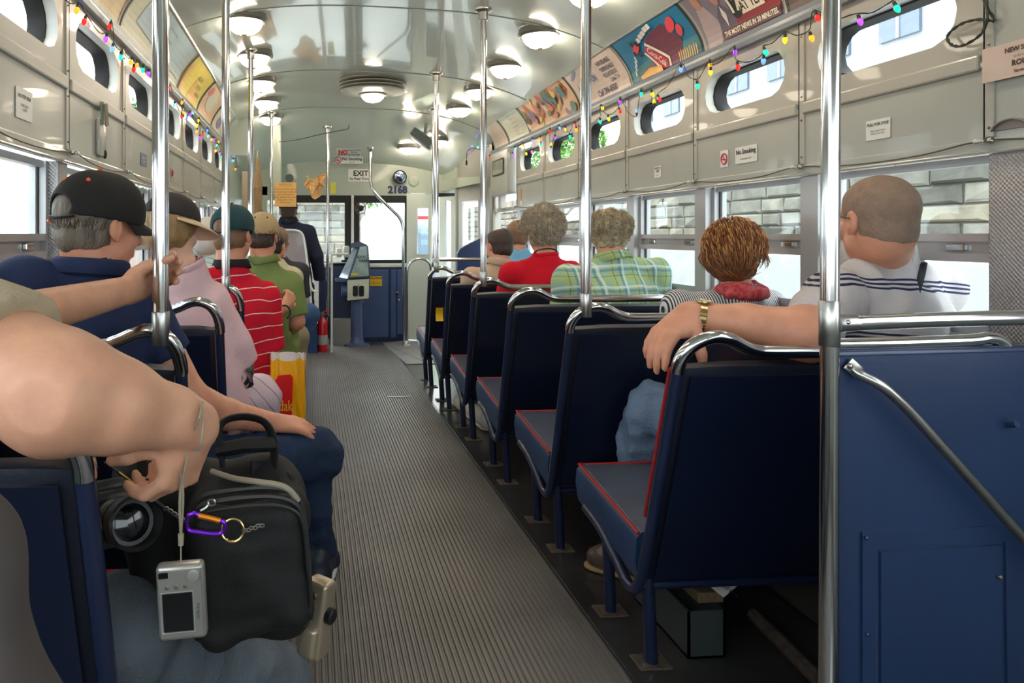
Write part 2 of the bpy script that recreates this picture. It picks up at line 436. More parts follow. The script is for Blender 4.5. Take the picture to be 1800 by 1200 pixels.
# side walls
def stadium(hl, hh, n_=40):
    out = []
    for i in range(n_):
        a = 2 * math.pi * i / n_; dx, dz = math.cos(a), math.sin(a)
        if abs(dx) * hh <= (hl - hh) * abs(dz) * 1.0001: t = hh / abs(dz)
        else:
            c = (hl - hh) * (1 if dx > 0 else -1); b_ = dx * c; t = b_ + math.sqrt(max(0, b_ * b_ - c * c + hh * hh))
        out.append((dx * t, dz * t))
    return out
def hole_panel(Q, y0, y1, z0, z1, cy, cz, hl, hh):
    cors = sorted(math.atan2(z - cz, y - cy) % (2 * math.pi) for y in (y0, y1) for z in (z0, z1))
    angs = sorted([2 * math.pi * i / 44 for i in range(44)] + cors); inner = []; outer = []
    for a in angs:
        dx, dz = math.cos(a), math.sin(a)
        if abs(dx) * hh <= (hl - hh) * abs(dz) * 1.0001: t = hh / abs(dz)
        else:
            c = (hl - hh) * (1 if dx > 0 else -1); b_ = dx * c; t = b_ + math.sqrt(max(0, b_ * b_ - c * c + hh * hh))
        inner.append((cy + dx * t, cz + dz * t)); T = []
        if dx > 1e-9: T.append((y1 - cy) / dx)
        if dx < -1e-9: T.append((y0 - cy) / dx)
        if dz > 1e-9: T.append((z1 - cz) / dz)
        if dz < -1e-9: T.append((z0 - cz) / dz)
        t = min(T); outer.append((cy + dx * t, cz + dz * t))
    n_ = len(angs); vs = [Q(0, *p) for p in inner] + [Q(0, *p) for p in outer]
    return MB().add(vs, [(i, (i + 1) % n_, n_ + (i + 1) % n_, n_ + i) for i in range(n_)]), inner
def build_side(sg, X0, zo, ks, blank, ylast, ybeg, wname):
    Q = lambda xo, y, z: V(X0 + sg * xo, y, z)
    def bx(xo0, xo1, y0, y1, z0, z1, b=0):
        lo = (min(X0 + sg * xo0, X0 + sg * xo1), y0, z0); hi = (max(X0 + sg * xo0, X0 + sg * xo1), y1, z1)
        return MB().rbox(lo, hi, b, 2) if b else MB().box(lo, hi)
    zr = 1.380 + zo * .5; zp0, zm0, zm1, zt = 1.415 + zo * .6, 1.597 + zo, 1.640 + zo, 1.925 + zo; zc, hl, hh = 1.783 + zo, .278, .086
    lower = bx(0, .09, ybeg, ylast, 0, .90)
    wall = struct(wname, lower, M('lower_wall_paint', (120, 124, 120), .5, var=.06))
    for k in ks:
        y0, y1 = JY(k) + .002, JY(k + 1) - .002
        if k in blank:
            struct('wall_panel', bx(-.001, .03, y0, y1, zp0, zm0 + .01), m_paint, wall)
            struct('wall_panel', bx(-.002, .03, y0, y1, zm1, zt), m_paint, wall)
            struct('window_post', bx(0, .08, y0 - .12 if k == -1 else y0, y1 + .004, .90, zr), m_perf, wall)
            struct('wall_moulding', bx(-.014, .03, y0 + .02, y1 - .02, zm0, zm1, .006), m_paint2, wall)
            continue
        cy = (y0 + y1) / 2 + .01
        pan, inner = hole_panel(Q, y0, y1, zm1 - .02, zt, cy, zc, hl, hh)
        p = struct('oval_window_panel', pan, m_paint2, wall)
        n_ = len(inner)
        rv = MB().add([Q(0, *q) for q in inner] + [Q(.034, cy + (a - cy) * .985, zc + (b - zc) * .96) for a, b in inner], [(i, (i + 1) % n_, n_ + (i + 1) % n_, n_ + i) for i in range(n_)])
        struct('oval_window_reveal', rv, m_white_metal, wall, True)
        gk = MB().add([Q(.034, cy + (a - cy) * .985, zc + (b - zc) * .96) for a, b in inner] + [Q(.036, cy + (a - cy) * .95, zc + (b - zc) * .88) for a, b in inner] + [Q(.088, cy + (a - cy) * .93, zc + (b - zc) * .84) for a, b in inner],
            [(j * n_ + i, j * n_ + (i + 1) % n_, (j + 1) * n_ + (i + 1) % n_, (j + 1) * n_ + i) for j in (0, 1) for i in range(n_)])
        struct('rubber_seal', gk, m_rubber, wall, True)
        struct('oval_glass', MB().add([Q(.085, cy + (a - cy) * .95, zc + (b - zc) * .9) for a, b in inner], [tuple(range(n_))]), m_glass, wall)
        struct('wall_moulding', bx(-.012, .02, y0 + .02, y1 - .01, zm0, zm1, .006), m_paint2, wall)
        struct('wall_panel', bx(-.001, .02, y0, y1, zp0, zm0 + .01), m_paint, wall)
        # side window
        wy0, wy1 = y0 + .012, y1 - .078
        struct('window_post', bx(0, .075, wy1, y1 + .014, .90, zr), m_perf if sg < 0 else m_alu, wall)
        fr = MB()
        def fb(xo0, xo1, a, b, c, d): fr.box((min(X0 + sg * xo0, X0 + sg * xo1), a, c), (max(X0 + sg * xo0, X0 + sg * xo1), b, d))
        fb(.03, .05, wy1 - .022, wy1, .90, zr); fb(.055, .075, wy1 - .04, wy1, .90, zr); fb(.03, .07, wy0, wy0 + .02, .90, zr)
        fb(.04, .07, wy0, wy1, zr - .022, zr); fb(.03, .07, wy0, wy1, .90, .93)
        fw = struct('window_frame', fr, m_alu, wall)
        br = MB()
        br.box((min(X0 + sg * .03, X0 + sg * .06), wy0 + .005, 1.150), (max(X0 + sg * .03, X0 + sg * .06), wy1 - .02, 1.172))
        br.box((min(X0 + sg * .045, X0 + sg * .06), wy0 + .005, 1.118), (max(X0 + sg * .045, X0 + sg * .06), wy1 - .02, 1.150))
        br.box((min(X0 + sg * .025, X0 + sg * .06), wy0 + .005, 1.095), (max(X0 + sg * .025, X0 + sg * .06), wy1 - .02, 1.118))
        struct('window_bar', br, m_alu, wall)
        for fy in (.2, .78):
            yy = wy0 + (wy1 - wy0) * fy
            struct('sash_latch', bx(.032, .046, yy - .03, yy + .03, 1.124, 1.144, .003), m_chrome, wall)
        struct('window_pane', bx(.062, .066, wy0, wy1, 1.13, zr), m_glass, wall)
        struct('window_pane', bx(.068, .072, wy0, wy1, .92, 1.13), m_glass, wall)
    for k in ks:
        y = JY(k + 1)
        struct('joint_strip', bx(-.006, .005, y - .016, y + .010, zp0 + .005, zt - .004, .002), m_paint2, wall)
        struct('joint_gap', bx(-.0065, .004, y + .0105, y + .0135, zp0, zt), m_dark_gap, wall)
        sm = MB()
        for z in (zp0 + .03, zm0 - .02, zm1 + .02, zt - .05): sm.ball(Q(-.006, y - .003, z), .004, 6, 4)
        s_ = struct('screw_heads', sm, m_screw, wall); s_['kind'] = 'stuff'
    # rails
    struct('header_rail', bx(-.010, .03, ybeg, ylast, zr + .004, zp0 + .002, .004), m_paint, wall)
    pts = [Q(-.012, ybeg, zr + .002), Q(-.012, ylast, zr + .002)]
    struct('bright_lip', MB().tube(pts, .006, 8), m_lip, wall)
    cove = MB().add([Q(xo, y, z) for y in (ybeg, ylast) for xo, z in ((.0, zt - .002), (-.022, zt), (-.028, zt + .016), (-.018, zt + .034), (-.024, zt + .05), (-.006, zt + .060), (0.01, zt + .062))],
        [(i, i + 1, i + 8, i + 7) for i in range(6)])
    struct('cove_rail', cove, M('cove_rail_metal', (160, 166, 170), .25, .5, var=.03), wall, True)
    return wall
wr = build_side(1, XR, 0.0, range(-1, 6), (-1,), 7.05, .55, 'wall_right')
wl = build_side(-1, XL, .045, range(-2, 7), (), 6.9, -1.6, 'wall_left')
def cove_pt(side, y, t, off=0.0):
    """t 0..1 up the curved card rail"""
    if side > 0: return V(XR - .136 * t ** 1.7 - off * .8, y, 1.984 + .222 * t - off * .5)
    return V(XL + .136 * t ** 1.7 + off * .8, y, 2.029 + .222 * t - off * .5)
for side, yb, ye, nm in ((1, -1.6, 6.95, wr), (-1, -1.6, 6.95, wl)):
    struct('cove', MB().grid(lambda i, j: cove_pt(side, yb + (ye - yb) * j, i), 13, 3), m_paint2, nm, True)
    struct('card_rail_lip', MB().tube([cove_pt(side, yb, 1.0, .004), cove_pt(side, ye, 1.0, .004)], .008, 6), m_lip, nm)

# wall behind the partition on the right and the rear of the car (with its rear windows)
struct('wall_panel', MB().box((XR, -1.6, .0), (XR + .05, .55, 1.2)), m_paint, wr)
struct('wall_panel', MB().box((XR, -1.6, 1.75), (XR + .05, .56, 2.0)), m_paint, wr)
back = struct('wall_back', MB().box((XL, -1.65, 0), (XR, -1.6, .95)).box((XL, -1.65, 1.75), (XR, -1.6, 2.4)).box((.4, -1.65, .95), (.5, -1.6, 1.75)), m_paint)
struct('window_pane', MB().box((XL, -1.63, .95), (XR, -1.62, 1.75)), m_glass, back)

# ------------------------------------------------------------------ front of the car
YF = 8.17
m_green = M('pale_green_paint', (170, 180, 165), .4, var=.03, coat=.2)
m_blue = M('blue_enamel', (52, 84, 146), .4, var=.05, scale=4, bump=.04, bscale=60)
m_blue_dk = M('dark_blue_enamel', (30, 44, 84), .35, var=.08, bump=.03)
def fx(u, Y): return P(u, 413, Y=Y).x
def fz(v, Y): return P(553, v, Y=Y).z
zh0, zh1 = fz(343, YF), fz(287, YF)
front = struct('wall_front', MB().box((XL, YF, zh0), (fx(722, YF), YF + .06, zh1 + .02)), m_green)
# windshield posts, dark header strip, sill
struct('windshield_header', MB().box((fx(490, YF), YF + .005, fz(356, YF)), (fx(715, YF), YF + .05, zh0)), m_rubber, front)
struct('windshield_post', MB().rbox((fx(606, YF), YF, fz(470, YF)), (fx(617, YF), YF + .06, zh0), .01), m_rubber, front)
struct('windshield_post', MB().rbox((fx(617, YF), YF - .02, fz(470, YF)), (fx(622, YF), YF + .06, zh0), .006), m_white_metal, front)
struct('windshield_post', MB().rbox((fx(622, YF), YF, fz(470, YF)), (fx(632, YF), YF + .06, zh0), .01), m_rubber, front)
struct('windshield_post', MB().rbox((fx(712, YF), YF, fz(470, YF)), (fx(716, YF), YF + .06, zh0), .01), m_rubber, front)
struct('windshield_sill', MB().rbox((fx(600, YF), YF - .02, fz(463, YF)), (fx(716, YF), YF + .06, fz(457, YF)), .006), m_rubber, front)
struct('window_sill', MB().rbox((fx(560, YF), YF - .05, fz(470, YF)), (fx(716, YF), YF + .03, fz(463, YF)), .01), m_white_metal, front)
struct('windshield_pane', MB().box((fx(490, YF), YF + .03, fz(470, YF)), (fx(716, YF), YF + .034, zh0)), m_glass, front)
dash = struct('dash_panel', MB().rbox((fx(560, YF), YF - .03, 0.0), (fx(716, YF), YF + .03, fz(470, YF)), .006), m_blue_dk, front)
m_bluep = M('mid_blue_enamel', (62, 84, 130), .4, var=.05)
struct('dash_door', MB().rbox((fx(634, YF), YF - .045, fz(594, YF)), (fx(682, YF), YF - .03, fz(474, YF)), .008), m_bluep, dash)
struct('dash_door', MB().rbox((fx(686, YF), YF - .045, fz(594, YF)), (fx(696, YF), YF - .03, fz(474, YF)), .006), m_bluep, dash)
struct('dash_door', MB().rbox((fx(697, YF), YF - .045, fz(588, YF)), (fx(713, YF), YF - .03, fz(474, YF)), .006), m_bluep, dash)
for u, v in ((637, 531), (700, 529)): struct('latch', MB().rbox((fx(u - 2, YF), YF - .06, fz(v + 3, YF)), (fx(u + 2, YF), YF - .045, fz(v - 3, YF)), .004), m_chrome, dash)
struct('door_knob', MB().ball((fx(697, YF), YF - .06, fz(515, YF)), .022, 10, 8), M('bronze_knob', (110, 96, 92), .4, .6), dash)
# left of the windshield: driver's side wall and windows
lf = struct('wall_left_front', MB().box((XL - .05, 6.88, 1.3), (XL - .01, YF, 2.4)).box((XL - .02, 6.86, 1.9), (XL + .25, 6.90, 2.3)).box((XL - .02, 6.9, 0), (XL + .03, YF, .95)).box((XL - .02, 6.9, 1.45), (XL + .03, YF, 2.26))
    .box((XL - .02, 7.4, .9), (XL + .03, 7.47, 1.5)).box((XL, YF, 0), (fx(490, YF), YF + .05, .95)).box((XL, YF + .01, 1.55), (fx(490, YF), YF + .05, zh0 + .01)).box((fx(455, YF), YF, .9), (fx(470, YF), YF + .05, 1.7)), m_green)
struct('window_pane', MB().box((XL, 6.92, .95), (XL + .004, YF, 1.45)), m_glass, lf)
struct('window_pane', MB().box((XL, YF + .02, .95), (fx(490, YF), YF + .024, 1.6)), m_glass, lf)
# cabinet column hanging from the ceiling at the driver's left
a, b = P(478, 235, Y=7.4), P(495, 340, Y=7.4)
struct('column_left', MB().rbox((a.x, 7.35, b.z), (b.x, 7.5, 2.27), .012), m_green, front)
# right end: sloping wall, door opening, folding door leaves
aw = [V(XR, 7.05, 0), V(fx(803, 7.95), 7.95, 0), V(fx(745, 8.45), 8.45, 0), V(fx(718, YF), YF, 0)]
def panel(p, q, z0, z1, t=.03, name='door_panel', mat=m_green, parent=None, b=.0):
    U = (q - p); L = U.length; U.normalize(); N = U.cross(V(0, 0, 1))
    return struct(name, MB().prism([(0, z0), (L, z0), (L, z1), (0, z1)], (p.x, p.y, 0), U, (0, 0, 1), N, t), mat, parent)
def framed(p, q, z0, z1, wa, wb, wz0, wz1, mat, parent, name='door_panel', glass=m_glass, trim=m_white_metal):
    U = q - p; L = U.length; a = p + U * wa; b = p + U * wb
    panel(p, a, z0, z1, name=name, mat=mat, parent=parent); panel(b, q, z0, z1, name=name, mat=mat, parent=parent)
    panel(a, b, z0, wz0, name=name, mat=mat, parent=parent); panel(a, b, wz1, z1, name=name, mat=mat, parent=parent)
    U = U.normalized(); N = U.cross(V(0, 0, 1)); e = .012
    A, B = a - N * .004, b - N * .004
    mb = MB()
    for (s0, s1, t0, t1) in ((0, 1, wz0, wz0 + e), (0, 1, wz1 - e, wz1)):
        mb.prism([(0, t0), ((b - a).length, t0), ((b - a).length, t1), (0, t1)], (A.x, A.y, 0), U, (0, 0, 1), N, .04)
    for s0 in (0, (b - a).length - e): mb.prism([(s0, wz0), (s0 + e, wz0), (s0 + e, wz1), (s0, wz1)], (A.x, A.y, 0), U, (0, 0, 1), N, .04)
    struct('window_frame', mb, trim, parent); panel(a, b, wz0, wz1, t=.004, name='window_pane', mat=glass, parent=parent)
rf = struct('wall_right_front', MB().box((XR, 6.9, 0), (XR + .05, 7.06, 2.2)).box((XR, 6.9, 1.9), (XR + .05, 9.1, 2.35)), m_paint)
framed(aw[0], aw[1], 0, 2.05, .35, .82, 1.0, fz(352, 7.6), M('angled_wall_paint', (150, 150, 142), .4, var=.03), rf, 'wall_panel')
panel(aw[1], aw[2], 1.66, 2.2, name='wall_panel', mat=m_green, parent=rf)
struct('wall_panel', MB().box((fx(722, YF), YF, fz(338, YF)), (XR, YF + .9, 2.25)), m_green, rf)
struct('door_post', MB().rbox((aw[1].x - .02, 7.93, 0), (aw[1].x + .03, 7.98, 2.0), .01), m_green, rf)
struct('canopy', MB().add([P(748, 343, Y=7.9), P(803, 330, Y=7.9), P(850, 320, Y=7.05), P(850, 310, Y=7.05), P(803, 312, Y=7.9), P(748, 322, Y=7.9)] , [(0, 1, 4, 5), (1, 2, 3, 4)]), m_green, rf)
struct('window_header', MB().box((fx(752, 8.2), 8.2, fz(345, 8.2)), (fx(802, 8.2), 8.24, fz(336, 8.2))), m_rubber, rf)
# folding entrance door, two leaves
dr = struct('door_1', MB().cyl(V(fx(758, 8.1), 8.1, .0), V(fx(758, 8.1), 8.1, 1.72), .014, 8), m_white_metal)
m_doorw = M('door_enamel', (214, 224, 214), .35, var=.02)
framed(V(fx(716, 8.12), 8.12, 0), V(fx(758, 8.02), 8.02, 0), .02, fz(340, 8.12), .40, .94, .95, fz(364, 8.12), m_doorw, dr)
framed(V(fx(775, 8.2), 8.2, 0), V(fx(803, 8.05), 8.05, 0), .02, fz(345, 8.2), .30, .80, .25, fz(350, 8.2), m_doorw, dr)
m_frost = M('frosted_plastic', (214, 226, 224), .5, var=.02)
# small driver's box window on the right pier
a, b = P(866, 282, X=XR - .05), P(895, 314, X=XR - .05)
bxm = struct('trim_4', MB().rbox((XR - .07, b.y - .02, b.z - .13), (XR + .02, a.y + .02, a.z + .06), .02), m_paint)
def XPl(u, v, X): return P(u, v, X=X)
struct('box_gasket', MB().prism(rrect(.40, .145, .03), (XR - .071, (a.y + b.y) / 2, 1.775), (0, 1, 0), (0, 0, 1), (-1, 0, 0), .006), m_rubber, bxm)
struct('box_glass', MB().prism(rrect(.36, .115, .025), (XR - .077, (a.y + b.y) / 2, 1.775), (0, 1, 0), (0, 0, 1), (-1, 0, 0), .002), M('box_mirror_glass', (170, 165, 155), .15, .7, var=.3, scale=14), bxm)
struct('trim_5', MB().rbox((XR - .05, 6.55, 1.40), (XR + .01, 6.62, 1.70), .01).tube(cm([P(868, 340, X=XR - .03), P(872, 372, X=XR - .03), P(868, 378, X=XR - .03)], 4), .008, 6), m_paint2)
struct('door_post', MB().tube([P(864, 330, Y=7.0), P(862, 470, Y=7.0)], .03, 8).tube([P(869, 373, Y=6.9), P(869, 460, Y=6.9)], .016, 8), m_paint, rf)

# ------------------------------------------------------------------ outside
m_ground = M('pale_asphalt', (198, 196, 190), .9, var=.1, scale=.6, bump=.2, bscale=30)
struct('ground', MB().box((-60, -20, -.95), (60, 90, -.85)), m_ground)
def stone_wall(name, label, O, U, L, z0, z1, bl, bh, seed, lowest, depth=.3, Vn=None, piece_to=None):
    U = Vector(U).normalized(); N = U.cross(V(0, 0, 1)); O = Vector(O)
    t = thing(name, label, 'wall', O)
    core = MB().prism([(0, -.85), (L, -.85), (L, z1 - .03), (0, z1 - .03)], (O.x, O.y, 0), U, (0, 0, 1), N, -depth)
    obj('wall_core', core, M('mortar', (92, 88, 80), .95, bump=.3, bscale=40), t)
    r = random.Random(seed); z = z0
    mats = [M('stone_%s' % c, col, .95, var=.22, scale=5, bump=.9, bscale=16) for c, col in (('grey', (124, 121, 112)), ('tan', (130, 122, 106)), ('dark', (98, 95, 88)), ('pale', (140, 136, 124)))]
    while z < z1 - .02:
        h = bh * r.uniform(.75, 1.25); x = -r.uniform(0, bl * .6)
        while x < L:
            w = bl * r.uniform(.6, 1.5); a, b = max(0, x), min(L, x + w)
            if b - a > .05:
                g = .008; q = [(a + g, z + g), (b - g, z + g + r.uniform(-.006, .006)), (b - g - r.uniform(0, .01), z + h - g), (a + g + r.uniform(0, .01), z + h - g - r.uniform(-.006, .006))]
                cx_, cz_ = (a + b) / 2 + r.uniform(-.2, .2) * (b - a) / 2, z + h / 2; dp = r.uniform(.015, .05)
                fr_ = [O.x, O.y, 0]; W = lambda p, t_: V(*fr_) + U * p[0] + V(0, 0, p[1]) + N * t_
                ins = [(cx_ + (p[0] - cx_) * .8, cz_ + (p[1] - cz_) * .7) for p in q]
                vs = [W(p, -.02) for p in q] + [W(p, dp * .4) for p in q] + [W(p, dp + r.uniform(-.012, .012)) for p in ins]
                obj('stone', MB().add(vs, [(0, 1, 5, 4), (1, 2, 6, 5), (2, 3, 7, 6), (3, 0, 4, 7), (4, 5, 9, 8), (5, 6, 10, 9), (6, 7, 11, 10), (7, 4, 8, 11), (8, 9, 10, 11)]), mats[r.choice((0, 0, 1, 2, 3))], t)
            x += w
        z += h
    return t
stone_wall('stone_wall', 'long rough grey stone retaining wall outside the right-hand windows', (4.6, 24, 0), (0, -1, 0), 19.5, 1.0, 1.86, .46, .145, 3, .95)
stone_wall('stone_wall', 'weathered grey stone wall beyond the left half of the windshield', (-2.2, 19, 0), (1, 0, 0), 3.6, .2, 2.6, .62, .24, 5, .2)
m_par = M('sunlit_concrete', (214, 216, 216), .9, var=.04, bump=.1)
tag(obj('concrete_parapet', MB().rbox((3.2, .5, -.85), (3.5, 22, 1.05), .02), m_par), 'pale sunlit concrete parapet below the stone wall outside the right windows', 'parapet')
tag(obj('brick_parapet', MB().rbox((-4.6, -4, -.85), (-4.3, 20, .93), .02), M('pink_brick', (196, 168, 156), .9, var=.15, scale=9)), 'low pinkish brick parapet outside the left windows', 'parapet')

# trees ahead
def tree(loc, h, r, label, seed, cols):
    rs = np.random.RandomState(seed); t = thing('leafy_tree', label, 'tree', loc, 'trees ahead of the streetcar')
    b = Vector(loc); obj('trunk', MB().tube([b, b + V(.1, 0, h * .35), b + V(-.05, .1, h * .7)], [.22, .16, .08], 8), M('bark', (92, 78, 64), .9, bump=.5, bscale=14), t)
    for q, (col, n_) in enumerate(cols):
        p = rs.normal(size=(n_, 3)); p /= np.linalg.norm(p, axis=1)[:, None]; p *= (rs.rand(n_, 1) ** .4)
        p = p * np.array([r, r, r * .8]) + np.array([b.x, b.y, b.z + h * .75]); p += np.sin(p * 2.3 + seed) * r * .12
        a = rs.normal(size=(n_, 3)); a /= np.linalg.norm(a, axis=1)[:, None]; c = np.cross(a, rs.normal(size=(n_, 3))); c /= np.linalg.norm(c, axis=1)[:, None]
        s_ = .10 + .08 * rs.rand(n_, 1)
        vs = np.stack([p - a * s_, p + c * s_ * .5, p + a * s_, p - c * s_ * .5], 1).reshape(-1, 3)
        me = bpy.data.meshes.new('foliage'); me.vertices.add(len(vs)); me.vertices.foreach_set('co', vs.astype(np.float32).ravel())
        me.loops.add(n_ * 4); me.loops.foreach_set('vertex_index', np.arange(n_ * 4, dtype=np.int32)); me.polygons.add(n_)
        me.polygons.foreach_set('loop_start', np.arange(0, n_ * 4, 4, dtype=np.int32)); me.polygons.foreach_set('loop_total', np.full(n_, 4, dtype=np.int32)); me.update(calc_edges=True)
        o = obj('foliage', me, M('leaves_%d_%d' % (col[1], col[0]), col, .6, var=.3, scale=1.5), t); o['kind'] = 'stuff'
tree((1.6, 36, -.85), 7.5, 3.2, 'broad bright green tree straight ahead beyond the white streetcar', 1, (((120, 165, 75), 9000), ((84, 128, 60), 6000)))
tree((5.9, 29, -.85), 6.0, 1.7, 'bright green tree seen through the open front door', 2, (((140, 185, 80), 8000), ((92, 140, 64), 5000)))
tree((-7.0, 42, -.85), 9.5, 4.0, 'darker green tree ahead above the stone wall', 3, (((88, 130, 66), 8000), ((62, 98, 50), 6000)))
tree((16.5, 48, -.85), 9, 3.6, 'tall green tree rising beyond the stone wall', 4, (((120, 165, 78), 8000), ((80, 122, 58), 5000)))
# long pale building across the street on the right
t = thing('warehouse', 'long pale grey building high beyond the right-hand windows', 'building', (15, 12, -.85))
obj('wall', MB().box((15, -6, -.85), (22, 34, 11)), M('pale_facade', (150, 156, 164), .9, var=.06, scale=.8), t)
obj('cornice', MB().box((14.8, -6.1, 10.4), (22, 34.1, 11.1)).box((14.85, -6, 5.0), (15, 34, 5.25)), M('facade_trim', (176, 178, 180), .9), t)
for zz_ in (2.6, 6.2):
    for j in range(16): 
        w_ = obj('window', MB().box((14.92, -4.6 + 2.4 * j, zz_), (15.05, -3.3 + 2.4 * j, zz_ + 1.7)), M('facade_window', (96, 110, 124), .2), t)
        obj('window_bars', MB().box((14.88, -3.98 + 2.4 * j, zz_), (14.93, -3.92 + 2.4 * j, zz_ + 1.7)).box((14.88, -4.6 + 2.4 * j, zz_ + .82), (14.93, -3.3 + 2.4 * j, zz_ + .88)), M('facade_trim'), w_)
# white streetcar ahead
a, b = P(644, 372, Y=17), P(716, 470, Y=17)
t = thing('white_streetcar', 'white streetcar with a red mark parked ahead of the windshield', 'streetcar', ((a.x + b.x) / 2, 17, -.85))
m_w = M('white_bus_paint', (240, 240, 240), .35, var=.01, coat=.3)
w = (b.x - a.x)
obj('body', MB().rbox((a.x, 17, -.55), (b.x + .5, 22, a.z), .22, 4), m_w, t)
obj('bumper', MB().rbox((a.x + .05, 16.85, -.6), (b.x + .4, 17.0, -.3), .05), m_rubber, t)
obj('side_mirror', MB().rbox((b.x - .02, 16.85, .25), (b.x + .28, 16.98, 1.3), .05), M('mirror_dark', (50, 66, 92), .3), t)
letter('SEPTA', .11, M('red_print', (200, 40, 46), .5), t, (fx(664, 16.99), 16.985, fz(378, 16.99)), (1, 0, 0), (0, 0, 1))
for sx in (.4, w): obj('wheel', MB().cyl((a.x + sx, 17.6, -.55), (a.x + sx + .2, 17.6, -.55), .32, 16), m_rubber, t)
# second vehicle seen through the door
a, b = P(726, 372, Y=14), P(768, 455, Y=14)
t = thing('parked_car', 'dark parked van with a red stripe seen through the entrance door glass', 'van', ((a.x + b.x) / 2, 14, -.85))
obj('body', MB().rbox((a.x, 14, -.5), (b.x, 16.4, fz(395, 14)), .15, 3), M('van_paint', (96, 116, 134), .3, var=.05, coat=.5), t)
obj('cab', MB().rbox((a.x + .1, 14.2, fz(398, 14)), (b.x - .2, 16.2, a.z), .12, 3), M('van_white', (225, 228, 230), .35), t)
obj('red_stripe', MB().rbox((fx(728, 13.98), 13.98, fz(385, 14)), (fx(760, 13.98), 14.01, fz(379, 14)), .004), M('red_print', (200, 40, 46), .5), t)
for sx in (.05, .22): obj('wheel', MB().cyl((a.x + sx, 14.2, -.5), (a.x + sx, 14.0, -.5), .33, 16), m_rubber, t)
# ================================================================== lamps
m_dome = M('lit_lamp_glass', (255, 240, 220), .4, var=0, emit=(255, 236, 212), es=LAMP)
m_ring = M('lamp_ring', (150, 148, 140), .3, .6)
m_cap = M('lamp_cap', (210, 190, 150), .3, .5)
def dome(x, y, label, group):
    z = ceil_z(x, y); t = thing('ceiling_lamp', label, 'lamp', (x, y, z), group)
    obj('ring', MB().lathe([(.118, z + .02), (.124, z - .014), (.112, z - .026), (.096, z - .026), (.094, z + .02)], 28, (x, y, 0), caps=False), m_ring, t, True)
    obj('lamp_shade', MB().lathe([(.098, z - .02), (.094, z - .038), (.080, z - .060), (.056, z - .078), (.028, z - .087), (.001, z - .089)], 24, (x, y, 0)), m_dome, t, True)
    obj('finial', MB().lathe([(.018, z - .086), (.015, z - .093), (.006, z - .097), (.001, z - .098)], 12, (x, y, 0)), m_cap, t, True)
    return t
order = ['nearest', 'second', 'third', 'fourth', 'fifth', 'sixth', 'seventh', 'eighth', 'ninth']
for i, n_ in enumerate(range(-3, 5)):
    y = 4.07 + .75 * n_
    vis = i - 2
    for x, sd in ((-.36 - .006 * max(0, n_), 'left'), (1.285, 'right')):
        if sd == 'right' and n_ == 4: continue
        lab = ('round domed ceiling lamp, %s one from the viewer in the %s row' % (order[i], sd))
        dome(x, y, lab, 'domed lamps along the ceiling')
dome(P(768, 228, Y=7.55).x, 7.55, 'round domed ceiling lamp half behind the tilted mirror box near the door', 'domed lamps along the ceiling')
dome(P(717, 252, Y=7.85).x, 7.8, 'round domed ceiling lamp farthest forward, left of the tilted mirror box', 'domed lamps along the ceiling')

# round ventilator with lamp
vx, vy = .485, 5.8; vz = ceil_z(vx, vy)
t = thing('ceiling_ventilator', 'round louvred grey ventilator with a lamp at its centre', 'ventilator', (vx, vy, vz))
m_vent = M('vent_paint', (172, 172, 160), .35, var=.05)
obj('housing', MB().lathe([(.235, vz + .02), (.235, vz - .045), (.13, vz - .055), (.10, vz - .075), (.001, vz - .075)], 40, (vx, vy, 0)), M('vent_dark', (46, 40, 34), .6), t, True)
for j, (r_, zz) in enumerate(((.268, .012), (.266, -.016), (.262, -.042))):
    obj('louvre', MB().lathe([(r_ - .075, vz + zz - .016), (r_, vz + zz - .004), (r_, vz + zz - .009), (r_ - .075, vz + zz - .020)], 48, (vx, vy, 0), caps=False), m_vent, t, True)
obj('cover_plate', MB().lathe([(.252, vz - .068), (.245, vz - .078), (.19, vz - .084), (.10, vz - .092), (.001, vz - .092)], 48, (vx, vy, 0)), m_vent, t, True)
obj('ring', MB().lathe([(.105, vz - .088), (.108, vz - .098), (.092, vz - .104), (.09, vz - .09)], 28, (vx, vy, 0), caps=False), m_ring, t, True)
obj('lamp_shade', MB().lathe([(.092, vz - .098), (.084, vz - .120), (.06, vz - .142), (.03, vz - .152), (.001, vz - .154)], 24, (vx, vy, 0)), m_dome, t, True)

